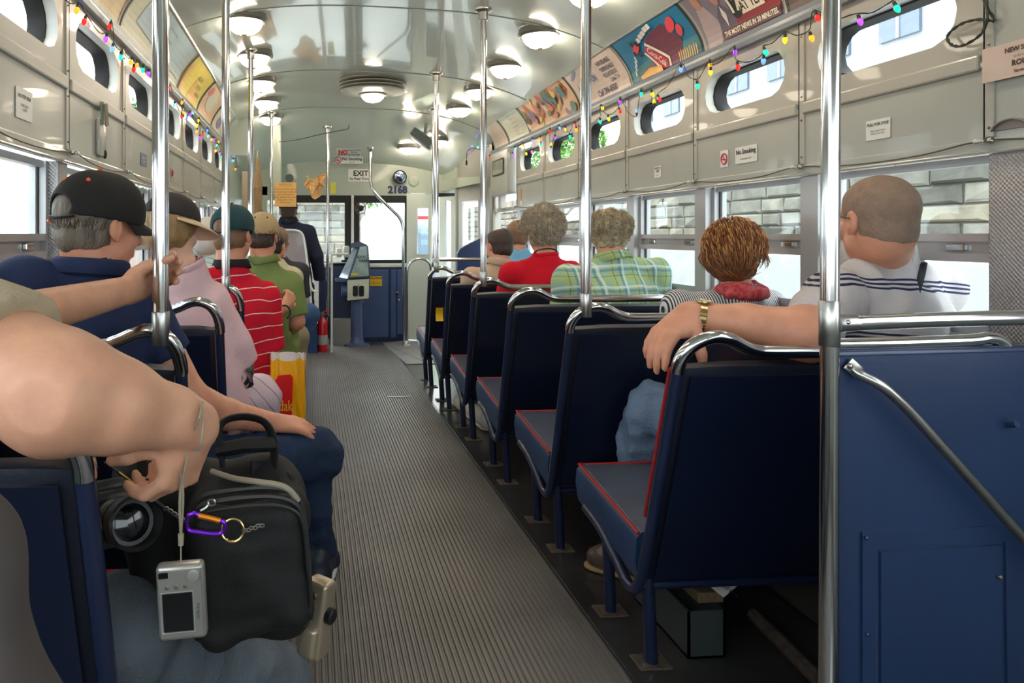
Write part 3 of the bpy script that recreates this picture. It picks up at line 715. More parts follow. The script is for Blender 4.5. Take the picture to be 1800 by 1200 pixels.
# ================================================================== benches
m_vinyl = M('navy_vinyl', (24, 40, 82), .38, var=.12, scale=5, bump=.12, bscale=70)
m_vinyl_d = M('dark_navy_vinyl', (15, 21, 38), .42, var=.1, scale=4, bump=.1, bscale=60)
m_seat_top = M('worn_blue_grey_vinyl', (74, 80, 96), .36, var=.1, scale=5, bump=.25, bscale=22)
m_seat_side = M('blue_vinyl', (30, 56, 92), .45, var=.12, scale=8, bump=.15, bscale=40)
m_pipe = M('red_piping', (168, 36, 44), .4)
m_tube = M('navy_painted_tube', (26, 36, 64), .35, var=.1, coat=.2)
m_brk = M('rusty_bracket', (96, 84, 76), .6, .4, var=.3, scale=30)
def bench(name, label, group, xa, xw, ys, sgn, wall_leg=True, arch=True, reddish=False):
    """xa aisle edge, xw wall edge (world x); ys: y of the rear leg; sgn +1 right side, -1 left side"""
    S = lambda x, y, z: V(xa + sgn * x, ys + y, z); W = abs(xw - xa)
    sl = lambda z: -.065 - (z - .27) * .33       # slanted plane of the back
    t = thing(name, label, 'bench', (xa, ys, 0), group)
    # back: closed slab with rounded upper rim, dark rear sheet and cushion in front
    def slab(x0, x1, z0, z1, f0, f1, rim):
        prof = [(f0, z0), (f0, z1 - rim), (f0 + rim * .3, z1 - rim * .25), ((f0 + f1) / 2, z1), (f1 - rim * .3, z1 - rim * .25), (f1, z1 - rim), (f1, z0)]
        mb = MB(); nx = 9; vs = []
        for i in range(nx):
            f = i / (nx - 1); x = x0 + (x1 - x0) * f; e = min(f, 1 - f); pin = 1 - .35 * max(0, 1 - e / .06)
            for a, z in prof:
                mid = (f0 + f1) / 2; vs.append(S(x, sl(z) + mid + (a - mid) * pin, z - (0 if z < z1 - rim - .001 else .006 * (1 - pin) * 3)))
        m_ = len(prof); fs = [(i * m_ + j, i * m_ + (j + 1) % m_, (i + 1) * m_ + (j + 1) % m_, (i + 1) * m_ + j) for i in range(nx - 1) for j in range(m_)]
        fs += [tuple(range(m_)), tuple((nx - 1) * m_ + j for j in range(m_))[::-1]]
        return mb.add(vs, fs)
    obj('backrest', slab(.02, W - .01, .255, .862, .0, .075, .035), m_vinyl_d, t, True)
    obj('back_sheet', MB().add([S(x, sl(z) - .004, z) for z in (.262, .83) for x in (.035, W - .025)] + [S(x, sl(z) + .001, z) for z in (.262, .83) for x in (.035, W - .025)],
        [(0, 1, 3, 2), (4, 5, 7, 6), (0, 1, 5, 4), (2, 3, 7, 6), (0, 2, 6, 4), (1, 3, 7, 5)]), M('seat_back_sheet', (17, 25, 46), .32, var=.14, scale=2, bump=.04, bscale=30, coat=.15), t)
    obj('piping', MB().tube([S(.016, sl(z) + .07, z) for z in (.42, .55, .7, .80, .835)] + [S(.022, sl(.855) + .05, .855)], .0045, 6), m_pipe, t)
    # seat cushion
    zb = lambda y: .245 + .06 * (y + .03) / .44; zt_ = lambda y: .368 + .05 * (y + .03) / .44
    vs = []; ny = 8; prof_n = 12
    for i in range(ny + 1):
        f = i / ny; y = -.03 + .45 * f
        rnd_ = (1 if f < .9 else .86) 
        for x, z in ((0.0, zb(y)), (-.004, (zb(y) + zt_(y)) / 2), (0.0, zt_(y) - .012), (.014, zt_(y) + .004), (W * .3, zt_(y) + .018 * math.sin(math.pi * min(1, f * 1.1))), (W * .7, zt_(y) + .018 * math.sin(math.pi * min(1, f * 1.1))), (W - .01, zt_(y)), (W - .01, zb(y))):
            vs.append(S(x, y - (.0 if f < 1 else .012 * (z < zb(y) + .02)), z if f < 1 else zb(y) + (z - zb(y)) * .93))
    m_ = 8; fs = [(i * m_ + j, i * m_ + (j + 1) % m_, (i + 1) * m_ + (j + 1) % m_, (i + 1) * m_ + j) for i in range(ny) for j in range(m_)]
    fs += [tuple(range(m_)), tuple(ny * m_ + j for j in range(m_))[::-1]]
    base = MB().add(vs, fs)
    cu = obj('seat_cushion', base, m_seat_side, t, True)
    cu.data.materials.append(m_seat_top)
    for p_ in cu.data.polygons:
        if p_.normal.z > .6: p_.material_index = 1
    cu['label'] = 'blue-sided cushion with a worn grey-blue top'
    obj('seat_piping', MB().tube([S(.004, y, zt_(y) + .001) for y in (-.03, .08, .2, .32, .41)] + [S(.03, .424, zt_(.42) - .006)] + [S(W - .02, .424, zt_(.42) - .006)], .0045, 6), m_pipe, t)
    # side tube: rail corner down the back edge, curls under the cushion to the front leg
    low = cm([S(.0, sl(.84), .845), S(0, sl(.6), .6), S(0, sl(.36), .36), S(0, sl(.27) + .01, .262), S(0, -.02, .215), S(0, .035, .212), S(0, .12, .25), S(0, .22, .285), S(0, .34, .302)], 5)
    obj('side_tube', MB().tube(low, .0145, 10), m_tube, t, True)
    # legs
    for (x, y, zt2) in ((.055, 0, .25), (.055, .275, .285)):
        obj('leg', MB().tube([S(x - .02, y - .02, zt2), S(x, y, .004)], .0175, 12), m_tube, t, True)
        o = obj('floor_bracket', MB().rbox(tuple(S(x, y, 0) + V(-.045, -.035, 0)), tuple(S(x, y, 0) + V(.045, .04, .006)), .002).ball(S(x - .03, y - .02, .006), .006, 6, 4).ball(S(x + .03, y + .025, .006), .006, 6, 4), m_brk, t)
    obj('seat_frame', MB().tube([S(.01, .30, .29), S(W - .01, .30, .29)], .013, 8).tube([S(.01, -.02, .225), S(W - .01, -.02, .225)], .013, 8), m_tube, t, True)
    if wall_leg:
        for y in (0.02, .27): obj('leg', MB().tube([S(W - .14, y, .25), S(W - .14, y, .004)], .0175, 10), m_tube, t, True)
    # chrome rail
    g = lambda x, z: S(x, sl(z) + .002, z)
    if sgn > 0: pts = [g(.0, .842), g(.0, .862), g(.010, .89), g(.035, .915), g(.075, .928), g(.115, .922), g(.15, .905), g(.18, .894), g(.23, .889), g(W * .5, .889), g(W - .10, .889), g(W - .02, .889)]
    else: pts = [g(.0, .842), g(.0, .865), g(.010, .905), g(.032, .935), g(.065, .948), g(.10, .942), g(.14, .925), g(.19, .915), g(W - .08, .912), g(W - .015, .912)]
    obj('grab_rail', MB().tube(cm(pts, 5), .0165 if sgn < 0 else .0160, 14), m_chrome, t, True)
    return t
ysR = lambda k: 1.945 + .737 * k
ysL = lambda k: 1.31 + .745 * k - .03
R_lab = ['navy bench nearest on the right, the big man\'s arm over its rail', 'second navy bench on the right, a tall pole rising from its rail',
         'third navy bench on the right, behind the plaid-shirted man', 'fourth navy bench on the right, behind the man in plain red, carrying a pole',
         'fifth navy bench on the right, dark with a reddish sheen', 'farthest navy bench on the right, a yellow tag on its back']
R0 = bench('bench', R_lab[0], 'navy benches along the right side', .87, 1.71, ysR(0), 1)
for k in range(1, 6):
    c = copy_tree(R0); c.location.y = ysR(k); c['label'] = R_lab[k]
L_lab = ['narrow navy seat in the left foreground, its corner under the bare arm', 'narrow navy seat behind the man in the black cap, carrying the nearest pole',
         'narrow navy seat behind the woman in pink', 'narrow navy seat behind the man in red stripes, carrying the second pole',
         'narrow navy seat behind the man in the green polo shirt', 'narrow navy seat behind the small child on the left, carrying the third pole']
L0 = bench('single_seat', L_lab[0], 'narrow navy seats along the left side', -.304, -.785, ysL(0), -1, wall_leg=False)
L0['category'] = 'seat'
for k in range(1, 6):
    c = copy_tree(L0); c.location.y = ysL(k); c['label'] = L_lab[k]

# sideways seat at the front right (dark blue rounded back)
t = thing('front_seat', 'navy seat with a high rounded back by the door pier', 'seat', (1.35, 6.9, 0))
a = P(805, 475, Y=6.75)
bk = [P(803, 478, Y=6.75), P(803, 446, Y=6.75), P(808, 437, Y=6.75), P(825, 428, Y=6.75), P(844, 418, Y=6.75), P(858, 424, Y=6.75), P(862, 478, Y=6.75)]
obj('backrest', MB().prism([(p.x, p.z) for p in bk] , (0, 6.72, 0), (1, 0, 0), (0, 0, 1), (0, 1, 0), .07), m_blue_dk, t)
obj('seat_cushion', MB().rbox((bk[0].x, 6.78, .32), (bk[0].x + .34, 7.02, .44), .03), m_vinyl, t, True)
obj('pedestal', MB().rbox((bk[0].x + .1, 6.85, 0), (bk[0].x + .3, 7.05, .33), .02), m_tube, t)

# ================================================================== poles
def pole(u, Y, z0, label, r=.0175, X=None, collar=True, flange=True, z1=None):
    p = P(u, 413, Y=Y); x = p.x if X is None else X; zt_ = (ceil_z(x, Y) if z1 is None else z1)
    t = thing('grab_pole', label, 'pole', (x, Y, z0), 'upright grab poles')
    obj('tube', MB().cyl((x, Y, z0), (x, Y, zt_), r, 18), m_chrome, t, True)
    if collar: obj('collar', MB().lathe([(r + .001, z0 - .02), (r + .0022, z0 - .018), (r + .0022, z0 + .055), (r + .001, z0 + .058)], 18, (x, Y, 0)), m_steel, t, True)
    if flange: obj('ceiling_flange', MB().lathe([(r + .001, zt_ - .06), (r + .009, zt_ - .058), (r + .010, zt_ - .018), (r + .03, zt_ - .008), (r + .032, zt_ + .01)], 18, (x, Y, 0)), m_steel, t, True)
    return t
def rail_y(ys, z): return ys - .065 - (z - .27) * .33
pole(1030, rail_y(ysR(1), .93), .915, 'upright pole on the second right-hand bench')
pole(850, rail_y(ysR(3), .93), .915, 'upright pole on the fourth right-hand bench')
pole(767, rail_y(ysR(5), .93), .915, 'upright pole on the farthest right-hand bench')
pole(282, rail_y(ysL(1), .95), .935, 'thick nearest pole on the left, gripped by the hand', r=.019)
pole(397, rail_y(ysL(3), .95), .935, 'second pole on the left, beside the teal cap')
pole(441, rail_y(ysL(5), .95), .935, 'third pole on the left, behind the khaki cap')
pole(477, 6.9, 1.2, 'slim fourth pole on the left by the orange notice', r=.015)
pole(576, 7.5, 0.0, 'floor-to-ceiling pole beside the fire extinguisher', r=.0165)
pole(762, 6.6, 0.9, 'thin dull pole just left of the last bench pole', r=.015)
# white stanchion beside the extinguisher pole
o = obj('white_stanchion', MB().cyl((fx(583, 7.35), 7.35, 0), (fx(583, 7.35), 7.35, fz(447, 7.35)), .012, 10).tube([V(fx(583, 7.35), 7.35, fz(447, 7.35)), V(fx(612, 7.35), 7.35, fz(446, 7.35))], .012, 8), m_white_metal, None, True)
tag(o, 'thin white rail post with a short top bar beside the extinguisher', 'rail')
# cranked pole in the middle
ym = 7.75
pts = cm([P(651, 262, Y=ym), P(651, 300, Y=ym), P(652, 322, Y=ym), P(660, 340, Y=ym), P(690, 370, Y=ym), P(703, 384, Y=ym), P(708, 400, Y=ym), P(708.5, 430, Y=ym), P(709.5, 520, Y=ym), V(P(711, 520, Y=ym).x, ym, .02)], 6)
t = thing('cranked_pole', 'chrome pole that bends sideways halfway down, left of the door', 'pole', (pts[-1].x, ym, 0))
obj('tube', MB().tube(pts, .0165, 12), m_chrome, t, True)
obj('ceiling_flange', MB().lathe([(.017, pts[0].z - .03), (.03, pts[0].z - .012), (.034, pts[0].z + .02)], 14, (pts[0].x, ym, 0)), m_steel, t, True)
obj('floor_flange', MB().lathe([(.05, .0), (.05, .008), (.03, .02), (.024, .045), (.018, .05)], 16, (pts[-1].x + .02, ym, 0)), m_steel, t, True)
hp = cm([V(pts[-1].x + .03, ym, .02), P(716, 520, Y=ym), P(716, 480, Y=ym), P(719, 466, Y=ym), P(728, 457, Y=ym), P(740, 455, Y=ym), P(752, 459, Y=ym), P(757, 470, Y=ym), P(759, 500, Y=ym)], 6)
obj('hoop', MB().tube(hp, .013, 10), m_chrome, t, True)
# short bar between the last poles
pa, pb = P(772, 456, Y=5.5), P(846, 456, Y=5.5)
o = obj('cross_bar', MB().cyl(pa, pb + V(.05, 0, 0), .0145, 10), m_chrome, None, True); tag(o, 'short horizontal chrome bar behind the last right-hand poles', 'rail')

# near pole with fittings, cross rails, partition and diagonal brace on the right
YP = 1.33; xp = P(1458, 560, Y=YP).x
t = thing('near_pole', 'thick chrome pole in the right foreground with a fitting and cross rail', 'pole', (xp, YP, 0))
obj('tube', MB().tube([V(xp - .005, YP, 0), V(xp, YP, .95), V(xp + .008, YP, 2.25)], .0165, 24), m_chrome, t, True)
z0, z1 = P(1458, 608, Y=YP).z, P(1458, 528, Y=YP).z
obj('fitting', MB().lathe([(.017, z0), (.0185, z0 + .002), (.0185, z1 - .002), (.017, z1)], 24, (xp, YP, 0)), m_steel, t, True)
r1 = [P(1472, 568, Y=YP), P(1500, 568, Y=YP), P(1640, 562, Y=YP), P(1830, 557, Y=YP), P(1830, 557, Y=YP) + V(.3, .0, .0)]
obj('cross_rail', MB().tube(r1, .0150, 16), m_chrome, t, True)
obj('tee_socket', MB().tube([P(1466, 568, Y=YP), P(1478, 568, Y=YP), P(1496, 567.5, Y=YP), P(1504, 567.5, Y=YP)], [.022, .0178, .0170, .0160], 16), m_steel, t, True)
obj('bolt', MB().ball(P(1490, 566, Y=YP - .016), .005, 8, 6), m_chrome, t, True)
o_ = obj('ceiling_flange', MB().lathe([(.018, 2.23), (.027, 2.24), (.03, 2.27)], 16, (xp + .008, YP, 0)), m_steel, t, True)
r2 = cm([P(1470, 605, Y=YP + .04), P(1560, 603, Y=YP + .04), P(1700, 598, Y=YP + .04), P(1735, 594, Y=YP + .04), P(1755, 598, Y=YP + .04), P(1768, 612, Y=YP + .04), P(1771, 640, Y=YP + .04)], 6)
obj('lower_rail', MB().tube(r2, .0125, 14), m_chrome, t, True)
# partition
tp, tq = P(1472, 624, Y=YP + .03), P(1800, 615, Y=YP + .03)
pt = thing('partition', 'blue painted metal partition with an access panel in the right foreground', 'partition', (tp.x, YP + .02, 0))
dz = (tq.z - tp.z) / (tq.x - tp.x)
m_blue_p = M('partition_blue', (30, 49, 82), .36, var=.1, scale=3.5, bump=.06, bscale=45, coat=.15)
xe = XR - .004
obj('sheet', MB().prism([(tp.x, .0), (xe, .0), (xe, tp.z + dz * (xe - tp.x)), (tp.x, tp.z)], (0, YP + .025, 0), (1, 0, 0), (0, 0, 1), (0, 1, 0), .02), m_blue_p, pt)
obj('top_edge', MB().tube([V(tp.x, YP + .035, tp.z), V(xe, YP + .035, tp.z + dz * (xe - tp.x))], .011, 10), m_blue_p, pt, True)
def pz(u, v, dy=0): return P(u, v, Y=YP + .025 - dy)
fr = [pz(1513, 934), pz(1768, 922), pz(1775, 1290), pz(1513, 1310)]; fi = [pz(1540, 962), pz(1764, 950), pz(1768, 1270), pz(1540, 1290)]
def loop(o4, i4, dy, th):
    N = V(0, -1, 0); vs = [p + N * dy for p in o4] + [p + N * dy for p in i4] + [p + N * (dy + th) for p in o4] + [p + N * (dy + th) for p in i4]
    fs = []
    for i in range(4):
        j = (i + 1) % 4; fs += [(8 + i, 8 + j, 12 + j, 12 + i), (i, j, 8 + j, 8 + i), (4 + i, 4 + j, 12 + j, 12 + i)]
    return MB().add(vs, fs)
def slab4(p4, dy, th):
    N = V(0, -1, 0); return MB().add([p + N * dy for p in p4] + [p + N * (dy + th) for p in p4], [(0, 1, 2, 3), (4, 5, 6, 7), (0, 1, 5, 4), (1, 2, 6, 5), (2, 3, 7, 6), (3, 0, 4, 7)])
outer = [pz(1513, 934), pz(1800, 921), pz(1800, 1310), pz(1513, 1320)]
obj('panel_frame', loop(fr, fi, 0, .005), m_blue_p, pt)
acc = obj('access_door', slab4([pz(1546, 968), pz(1758, 957), pz(1760, 1262), pz(1546, 1282)], 0, .004), m_blue_p, pt)
obj('hinge', MB().tube([pz(1541, 966, .004), pz(1541, 1286, .004)], .0022, 6), m_blue_p, acc)
for (u, v) in ((1523, 945), (1525, 1115)): obj('screw', MB().ball(pz(u, v, .007), .0042, 8, 5), m_blue_p, pt, True)
obj('latch_stud', MB().ball(pz(1758, 1014, .007), .005, 8, 6), m_screw, acc, True)
obj('knob', MB().tube([pz(1772, 747), pz(1780, 746, .012), pz(1788, 745, .02)], [.006, .006, .008], 10), m_blue_p, pt, True)
# diagonal brace bar
br = thing('brace_bar', 'steel bar running diagonally down across the blue partition', 'brace bar', P(1495, 645, Y=YP))
q = lambda u, v, dy: P(u, v, Y=YP + .025 - dy)
obj('bar', MB().tube(cm([q(1497, 648, .01), q(1515, 660, .018), q(1545, 675, .03), q(1570, 695, .035), q(1610, 735, .035), q(1720, 858, .035), q(1800, 948, .035), q(1860, 1015, .03)], 5), [.006, .006, .007, .008, .0095] + [.0095] * 31, 12), m_steel, br, True)
obj('end_tab', MB().rbox((-.016, -.003, -.013), (.016, .003, .013), .002, 2, Matrix.Translation(q(1500, 647, .006)) @ Matrix.Rotation(math.radians(40), 4, 'Y')).ball(q(1494, 643, .010), .006, 8, 6), m_steel, br, True)
# black step well behind the partition, box under the nearest bench
t = thing('floor_box', 'open metal box on the floor under the nearest right-hand bench', 'box', (1.2, 2.0, 0))
bxp = P(1172, 1105, Z=.0); b0 = P(1210, 1158, Z=0); b1 = P(1278, 1158, Z=0); b2 = P(1175, 1075, Z=0)
m_gbox = M('grey_green_metal', (66, 74, 74), .5, .3, var=.1)
x0, x1, y0, y1, hh_ = b0.x, b1.x, b0.y, b0.y + .34, .13
obj('box_wall', MB().box((x0, y0, 0), (x0 + .006, y1, hh_)).box((x1 - .006, y0, 0), (x1, y1, hh_)).box((x0, y0, 0), (x1, y0 + .006, hh_)).box((x0, y1 - .006, 0), (x1, y1, hh_)).box((x0, y0, 0), (x1, y1, .006)), m_gbox, t)
obj('wood_lid', MB().rbox((x0 + .05, y0 + .04, hh_), (x1 + .02, y1 - .03, hh_ + .03), .004), M('old_wood', (110, 92, 66), .7, var=.2, scale=5, stretch=(20, 2, 20)), t)
pc = [P(1232, 1018, Z=.20), P(1275, 1008, Z=.22), P(1305, 1022, Z=.20), P(1272, 1050, Z=.17)]
card = obj('card', MB().add([p for p in pc] + [p + V(0, 0, .002) for p in pc], [(0, 1, 2, 3), (4, 5, 6, 7), (0, 1, 5, 4), (1, 2, 6, 5), (2, 3, 7, 6), (3, 0, 4, 7)]), M('paper', (196, 194, 190), .8), None)
tag(card, 'white handwritten card lying on the box under the nearest bench', 'card')
U = (pc[3] - pc[0]).normalized(); Wd = (pc[1] - pc[0]); Wd = (Wd - U * Wd.dot(U)).normalized()
ctr = (pc[0] + pc[1] + pc[2] + pc[3]) / 4 + V(0, 0, .004)
letter('Seat\nBOW OFF >', .018, M('ink', (30, 30, 34), .7), card, ctr, U, Wd)
struct('trim_6', MB().tube([P(1325, 1080, Z=.03), P(1440, 1195, Z=.03)], .02, 8), m_brk)
# dark duct under the seats along the right wall
struct('trim_7', MB().rbox((1.50, 1.5, 0), (XR, 6.4, .16), .02), M('heater_duct', (70, 66, 62), .6, .2))
# ================================================================== people
SK = dict(fair=(206, 151, 122), tan=(196, 138, 108), rosy=(210, 146, 117), pale=(226, 178, 156))
def skin_mat(k): return M('skin_' + k, SK[k], .5, var=.07, scale=22, bump=.06, bscale=180, sub=.12)
def cloth(name, col=(128,)*3, var=.08, bump=.25, **k): return M(name, col, .85, var=var, scale=7, bump=bump, bscale=140, spec=.2, **k)
def basis(yaw, pitch=0.0, roll=0.0):
    """columns right, forward, up of a head that looks along yaw (0 = towards the front, + = to the right)"""
    R = Matrix.Rotation(-yaw, 3, 'Z') @ Matrix.Rotation(pitch, 3, 'X') @ Matrix.Rotation(roll, 3, 'Y'); return R
def nparr(R): return np.array([[R[i][j] for j in range(3)] for i in range(3)])
def bounds(pts, pad):
    a = np.array([list(p) for p in pts]); return a.min(0) - pad, a.max(0) + pad
def fingers(f, wrist, d, n, side, s=1.0, curl=(.5,) * 4, spread=.10, thumb=(.7, .35), k=.004, thk=1.0):
    """wrist position, d = direction of the palm, n = back-of-hand normal, side +1 thumb on d x n side. Bends towards -n."""
    d, n = Vector(d).normalized(), Vector(n); n = (n - d * n.dot(d)).normalized(); w = d.cross(n) * side      # w: towards the thumb
    W = Vector(wrist); L = lambda a, b, c: W + (d * a + w * b + n * c) * s
    f.cap(L(-.01, 0, 0), L(.03, 0, 0), .026 * s, .029 * s, k=.012, w=n, q=.72)
    for b in (-.027, -.009, .009, .026): f.cap(L(.015, b * .7, 0), L(.082 - abs(b - .005) * .25, b, 0), .0145 * s, .0115 * s, k=.010)
    f.cap(L(.01, .02, -.006), L(.05, .03, -.008), .017 * s, .012 * s, k=.012)
    tips = []
    for i, (b, ln) in enumerate(((.027, .072), (.009, .080), (-.010, .074), (-.028, .058))):
        p = L(.082 - abs(b - .005) * .25, b, 0); a = spread * b / .02; c_ = curl[i]; ang = .0
        for j, (fl, r0, r1) in enumerate(((.46, .0105, .0095), (.30, .0096, .0086), (.24, .0086, .0070))):
            ang += c_ * (1.0 if j == 0 else 1.15 if j == 1 else .7)
            dr = d * math.cos(ang) * math.cos(a) + w * math.sin(a) * math.cos(ang) - n * math.sin(ang)
            q = p + dr.normalized() * ln * fl * s; f.cap(p, q, r0 * s * thk, r1 * s * thk, k=k); p = q
        tips.append(p)
    p = L(.018, .026, -.006); a = thumb[0]; ang = thumb[1]
    for (fl, r0, r1) in ((.036, .0150, .0125), (.032, .0122, .0108), (.025, .0108, .0082)):
        dr = d * math.cos(a) + w * math.sin(a); dr = dr * math.cos(ang) - n * math.sin(ang); q = p + dr.normalized() * fl * s
        f.cap(p, q, r0 * s, r1 * s, k=.008); p = q; a -= .16; ang += .12
    return tips
def head(f, c, R, s=1.0, k=.012):
    """c = head centre (eye level, mid skull); adds a whole head to the field"""
    L = lambda x, y, z: Vector(c) + R @ V(x, y, z) * s; A = nparr(R); e = lambda p, r, **kk: f.ell(L(*p), [q * s for q in r], A, **kk)
    e((0, -.012, .034), (.076, .097, .082), k=.0); e((0, .022, -.028), (.061, .072, .082), k=k); e((0, -.03, -.02), (.066, .07, .07), k=k)
    f.cap(L(-.042, .02, -.062), L(0, .062, -.098), .026 * s, .022 * s, k=.02); f.cap(L(.042, .02, -.062), L(0, .062, -.098), .026 * s, .022 * s, k=.02)
    f.cap(L(-.034, .080, .024), L(.034, .080, .024), .013 * s, k=.012)                       # brow
    for sx in (-1, 1):
        e((sx * .031, .098, .002), (.015, .014, .011), k=.008, op='cut'); e((sx * .031, .080, .001), (.0125, .012, .012), k=.002)
        f.cap(L(sx * .045, .062, -.022), L(sx * .040, .066, -.030), .018 * s, k=.014)          # cheek
        f.cap(L(sx * .012, .098, -.030), L(sx * .011, .101, -.030), .008 * s, k=.006)
        e((sx * .079, -.008, -.004), (.010, .019, .031), k=.006); e((sx * .088, -.002, .002), (.007, .010, .018), k=.004, op='cut'); e((sx * .078, -.002, -.030), (.007, .010, .010), k=.004)
    f.cap(L(0, .090, .014), L(0, .116, -.026), .008 * s, .0125 * s, k=.010)                  # nose
    f.cap(L(-.020, .088, -.056), L(.020, .088, -.056), .0065 * s, k=.007); f.cap(L(-.016, .086, -.066), L(.016, .086, -.066), .008 * s, k=.006); f.cap(L(-.016, .097, -.0605), L(.016, .097, -.0605), .0022 * s, k=.003, op='cut')
def person(name_label, loc, c, yaw, pitch=0.0, s=1.0, neck=None, sh=None, arms=(), skin='fair', h=.009, hk=.10, roll=0., chest=None, extra=None, nr=.055, group=None):
    R = basis(yaw, pitch, roll); c = Vector(c); t = thing('person', name_label, 'person', loc)
    if group: t['group'] = group
    L = lambda x, y, z: c + R @ V(x, y, z) * s
    pts = [L(0, .12, 0), L(0, -.11, .12), L(.09, 0, 0), L(-.09, 0, 0)] + [Vector(neck), *sh, Vector(chest)]
    for a in arms: pts += a['pts']
    for a in arms:
        if 'hand' in a: pts += [a['pts'][-1] + Vector(a['hand'][0]).normalized() * .19 * s, a['pts'][-1] - Vector(a['hand'][1]).normalized() * .14 * s]
    lo, hi = bounds(pts, .085); f = SDF(lo, hi, h)
    head(f, c, R, s)
    nk = Vector(neck); f.cap(L(0, -.028, -.05), nk, nr * s, (nr + .006) * s, k=.02)
    for q in sh: f.cap(nk - V(0, 0, .03), (Vector(q) * .7 + nk * .3) - V(0, 0, .045), .044 * s, .034 * s, k=.02)
    f.cap(nk - V(0, 0, .10), Vector(chest), .075 * s, .085 * s, k=.03, w=(Vector(sh[1]) - Vector(sh[0])), q=1.3)
    for a in arms:
        p, r = a['pts'], a['r']; f.cap((Vector(chest) + nk) * .5, p[0], .05, r[0], k=.02)
        for i in range(len(p) - 1): f.cap(p[i], p[i + 1], r[i], r[i + 1], k=a.get('k', .02), **({'w': a['w'], 'q': a['q']} if i == len(p) - 2 and 'w' in a else {}))
        if 'hand' in a: d, n, sd = a['hand'][:3]; fingers(f, p[-1], d, n, sd, s * a.get('hs', 1.0), **a.get('fk', {}))
    if extra: extra(f, L, s)
    b = obj('body', f.mesh('body'), skin_mat(skin), t)
    ey = MB(); 
    for sx in (-1, 1): ey.ball(L(sx * .031, .083, .001), .0115 * s, 10, 8)
    o = obj('eyes', ey, M('eye_white', (232, 228, 222), .2, var=0), t, True); o['kind'] = 'stuff'
    br = MB()
    for sx in (-1, 1): br.tube(cm([L(sx * .016, .094, .026), L(sx * .032, .093, .032), L(sx * .048, .082, .026)], 3), .0035 * s, 5)
    obj('eyebrows', br, M('eyebrow_hair', (112, 92, 74), .8), t)['kind'] = 'stuff'
    ir = MB()
    for sx in (-1, 1): ir.ball(L(sx * .031, .0915, .001), .0048 * s, 8, 6)
    obj('pupils', ir, M('pupil', (48, 38, 32), .2), t)['kind'] = 'stuff'
    t_info = dict(t=t, c=c, R=R, s=s, L=L, neck=nk, sh=[Vector(q) for q in sh], chest=Vector(chest), body=b); return t_info
def hair(p, mat, thick=.010, front=.045, nape=-.07, bald=None, h=.006, rough=.004, freq=90, ear=True, low=0.0, stretch=(1, 1, .35), bob=None, name='hair', side_drop=0.0, seed=1, tilt=.35):
    L, s, R = p['L'], p['s'], p['R']; A = nparr(R); pts = [L(x, y, z) for x in (-.11, .11) for y in (-.14, .11) for z in (-.14, .15)]
    lo, hi = bounds(pts, .01); f = SDF(lo, hi, h); e = lambda q, r, **kk: f.ell(L(*q), [z * s for z in r], A, **kk)
    e((0, -.012, .034), (.076 + thick, .097 + thick, .082 + thick), k=0); e((0, -.032, -.022), (.067 + thick * .8, .071 + thick * .8, .072), k=.012)
    if bob: e((0, -.03, -.03), (.082 + bob, .082 + bob, .085), k=.02)
    f.noise(rough, freq, seed, stretch)
    f.plane(L(0, 0, nape), R @ V(0, .25, -1), .01)
    f.plane(L(0, front, .05), R @ V(0, 1, -tilt), .008)
    if ear:
        for sx in (-1, 1): e((sx * .085, .012 + .0, -.022), (.03, .030, .036), k=.008, op='cut')
    if bald: e(bald[:3], (bald[3], bald[4], bald[5]), k=.014, op='cut')
    return obj(name, f.mesh(name), mat, p['t'])
def strands(p, mat, n=900, length=.05, r=.0009, zmin=-.06, ymax=.04, zmax=1.0, curl=0.0, bald=None, seed=5, down=1.0, lift=.006, part=None, wid=0.0, jit=.2, name='hair_strands'):
    """individual locks combed over the skull, one joined mesh"""
    rs = random.Random(seed); mb = MB(); L, s = p['L'], p['s']; k = 0
    while k < n:
        a = rs.uniform(0, 2 * math.pi); z = rs.uniform(-1, 1); q = V(math.cos(a) * math.sqrt(1 - z * z), math.sin(a) * math.sqrt(1 - z * z), z)
        pos = V(q.x * (.078 + wid), -.014 + q.y * .099, .034 + q.z * .085)
        if pos.y > ymax + .5 * (pos.z - .05) or pos.z < zmin or pos.z > zmax: continue
        if abs(pos.x) > .06 and pos.y > -.03 and pos.z < .03: continue
        if bald and (q.z > bald[0]) and math.hypot(pos.x, pos.y + bald[2]) < bald[1]: continue
        k += 1
        nrm = V(q.x / .078, q.y / .099, q.z / .085).normalized(); g = V(.15 * (1 if q.x > 0 else -1) + rs.uniform(-.25, .25), -.35 * down, -1 * down) if part is None else Vector(part) + V(rs.uniform(-jit, jit), rs.uniform(-jit, jit), rs.uniform(-jit, jit))
        tdir = (g - nrm * g.dot(nrm)); tdir = tdir.normalized() if tdir.length > .01 else V(0, -1, 0); pp = []; ln = length * rs.uniform(.6, 1.2); ph = rs.uniform(0, 6.28); side = nrm.cross(tdir)
        for j in range(5):
            f = j / 4; c_ = pos + tdir * ln * f; dd = V(c_.x / (.078 + wid), (c_.y + .014) / .099, (c_.z - .034) / .085); 
            if dd.length > 0 and c_.z > -.02: sc_ = 1 / dd.length; c_ = V(dd.x * sc_ * (.078 + wid), -.014 + dd.y * sc_ * .099, .034 + dd.z * sc_ * .085)
            c_ += nrm * (lift * (1 + .8 * math.sin(f * 3.1))) + side * curl * math.sin(f * 6 + ph) + nrm * curl * math.cos(f * 6 + ph)
            pp.append(L(c_.x, c_.y, c_.z))
        mb.tube(pp, [r * s, r * 1.3 * s, r * 1.2 * s, r * .9 * s, r * .25 * s], 4, caps=False)
    o = obj(name, mb, mat, p['t'], True); o['kind'] = 'stuff'; return o
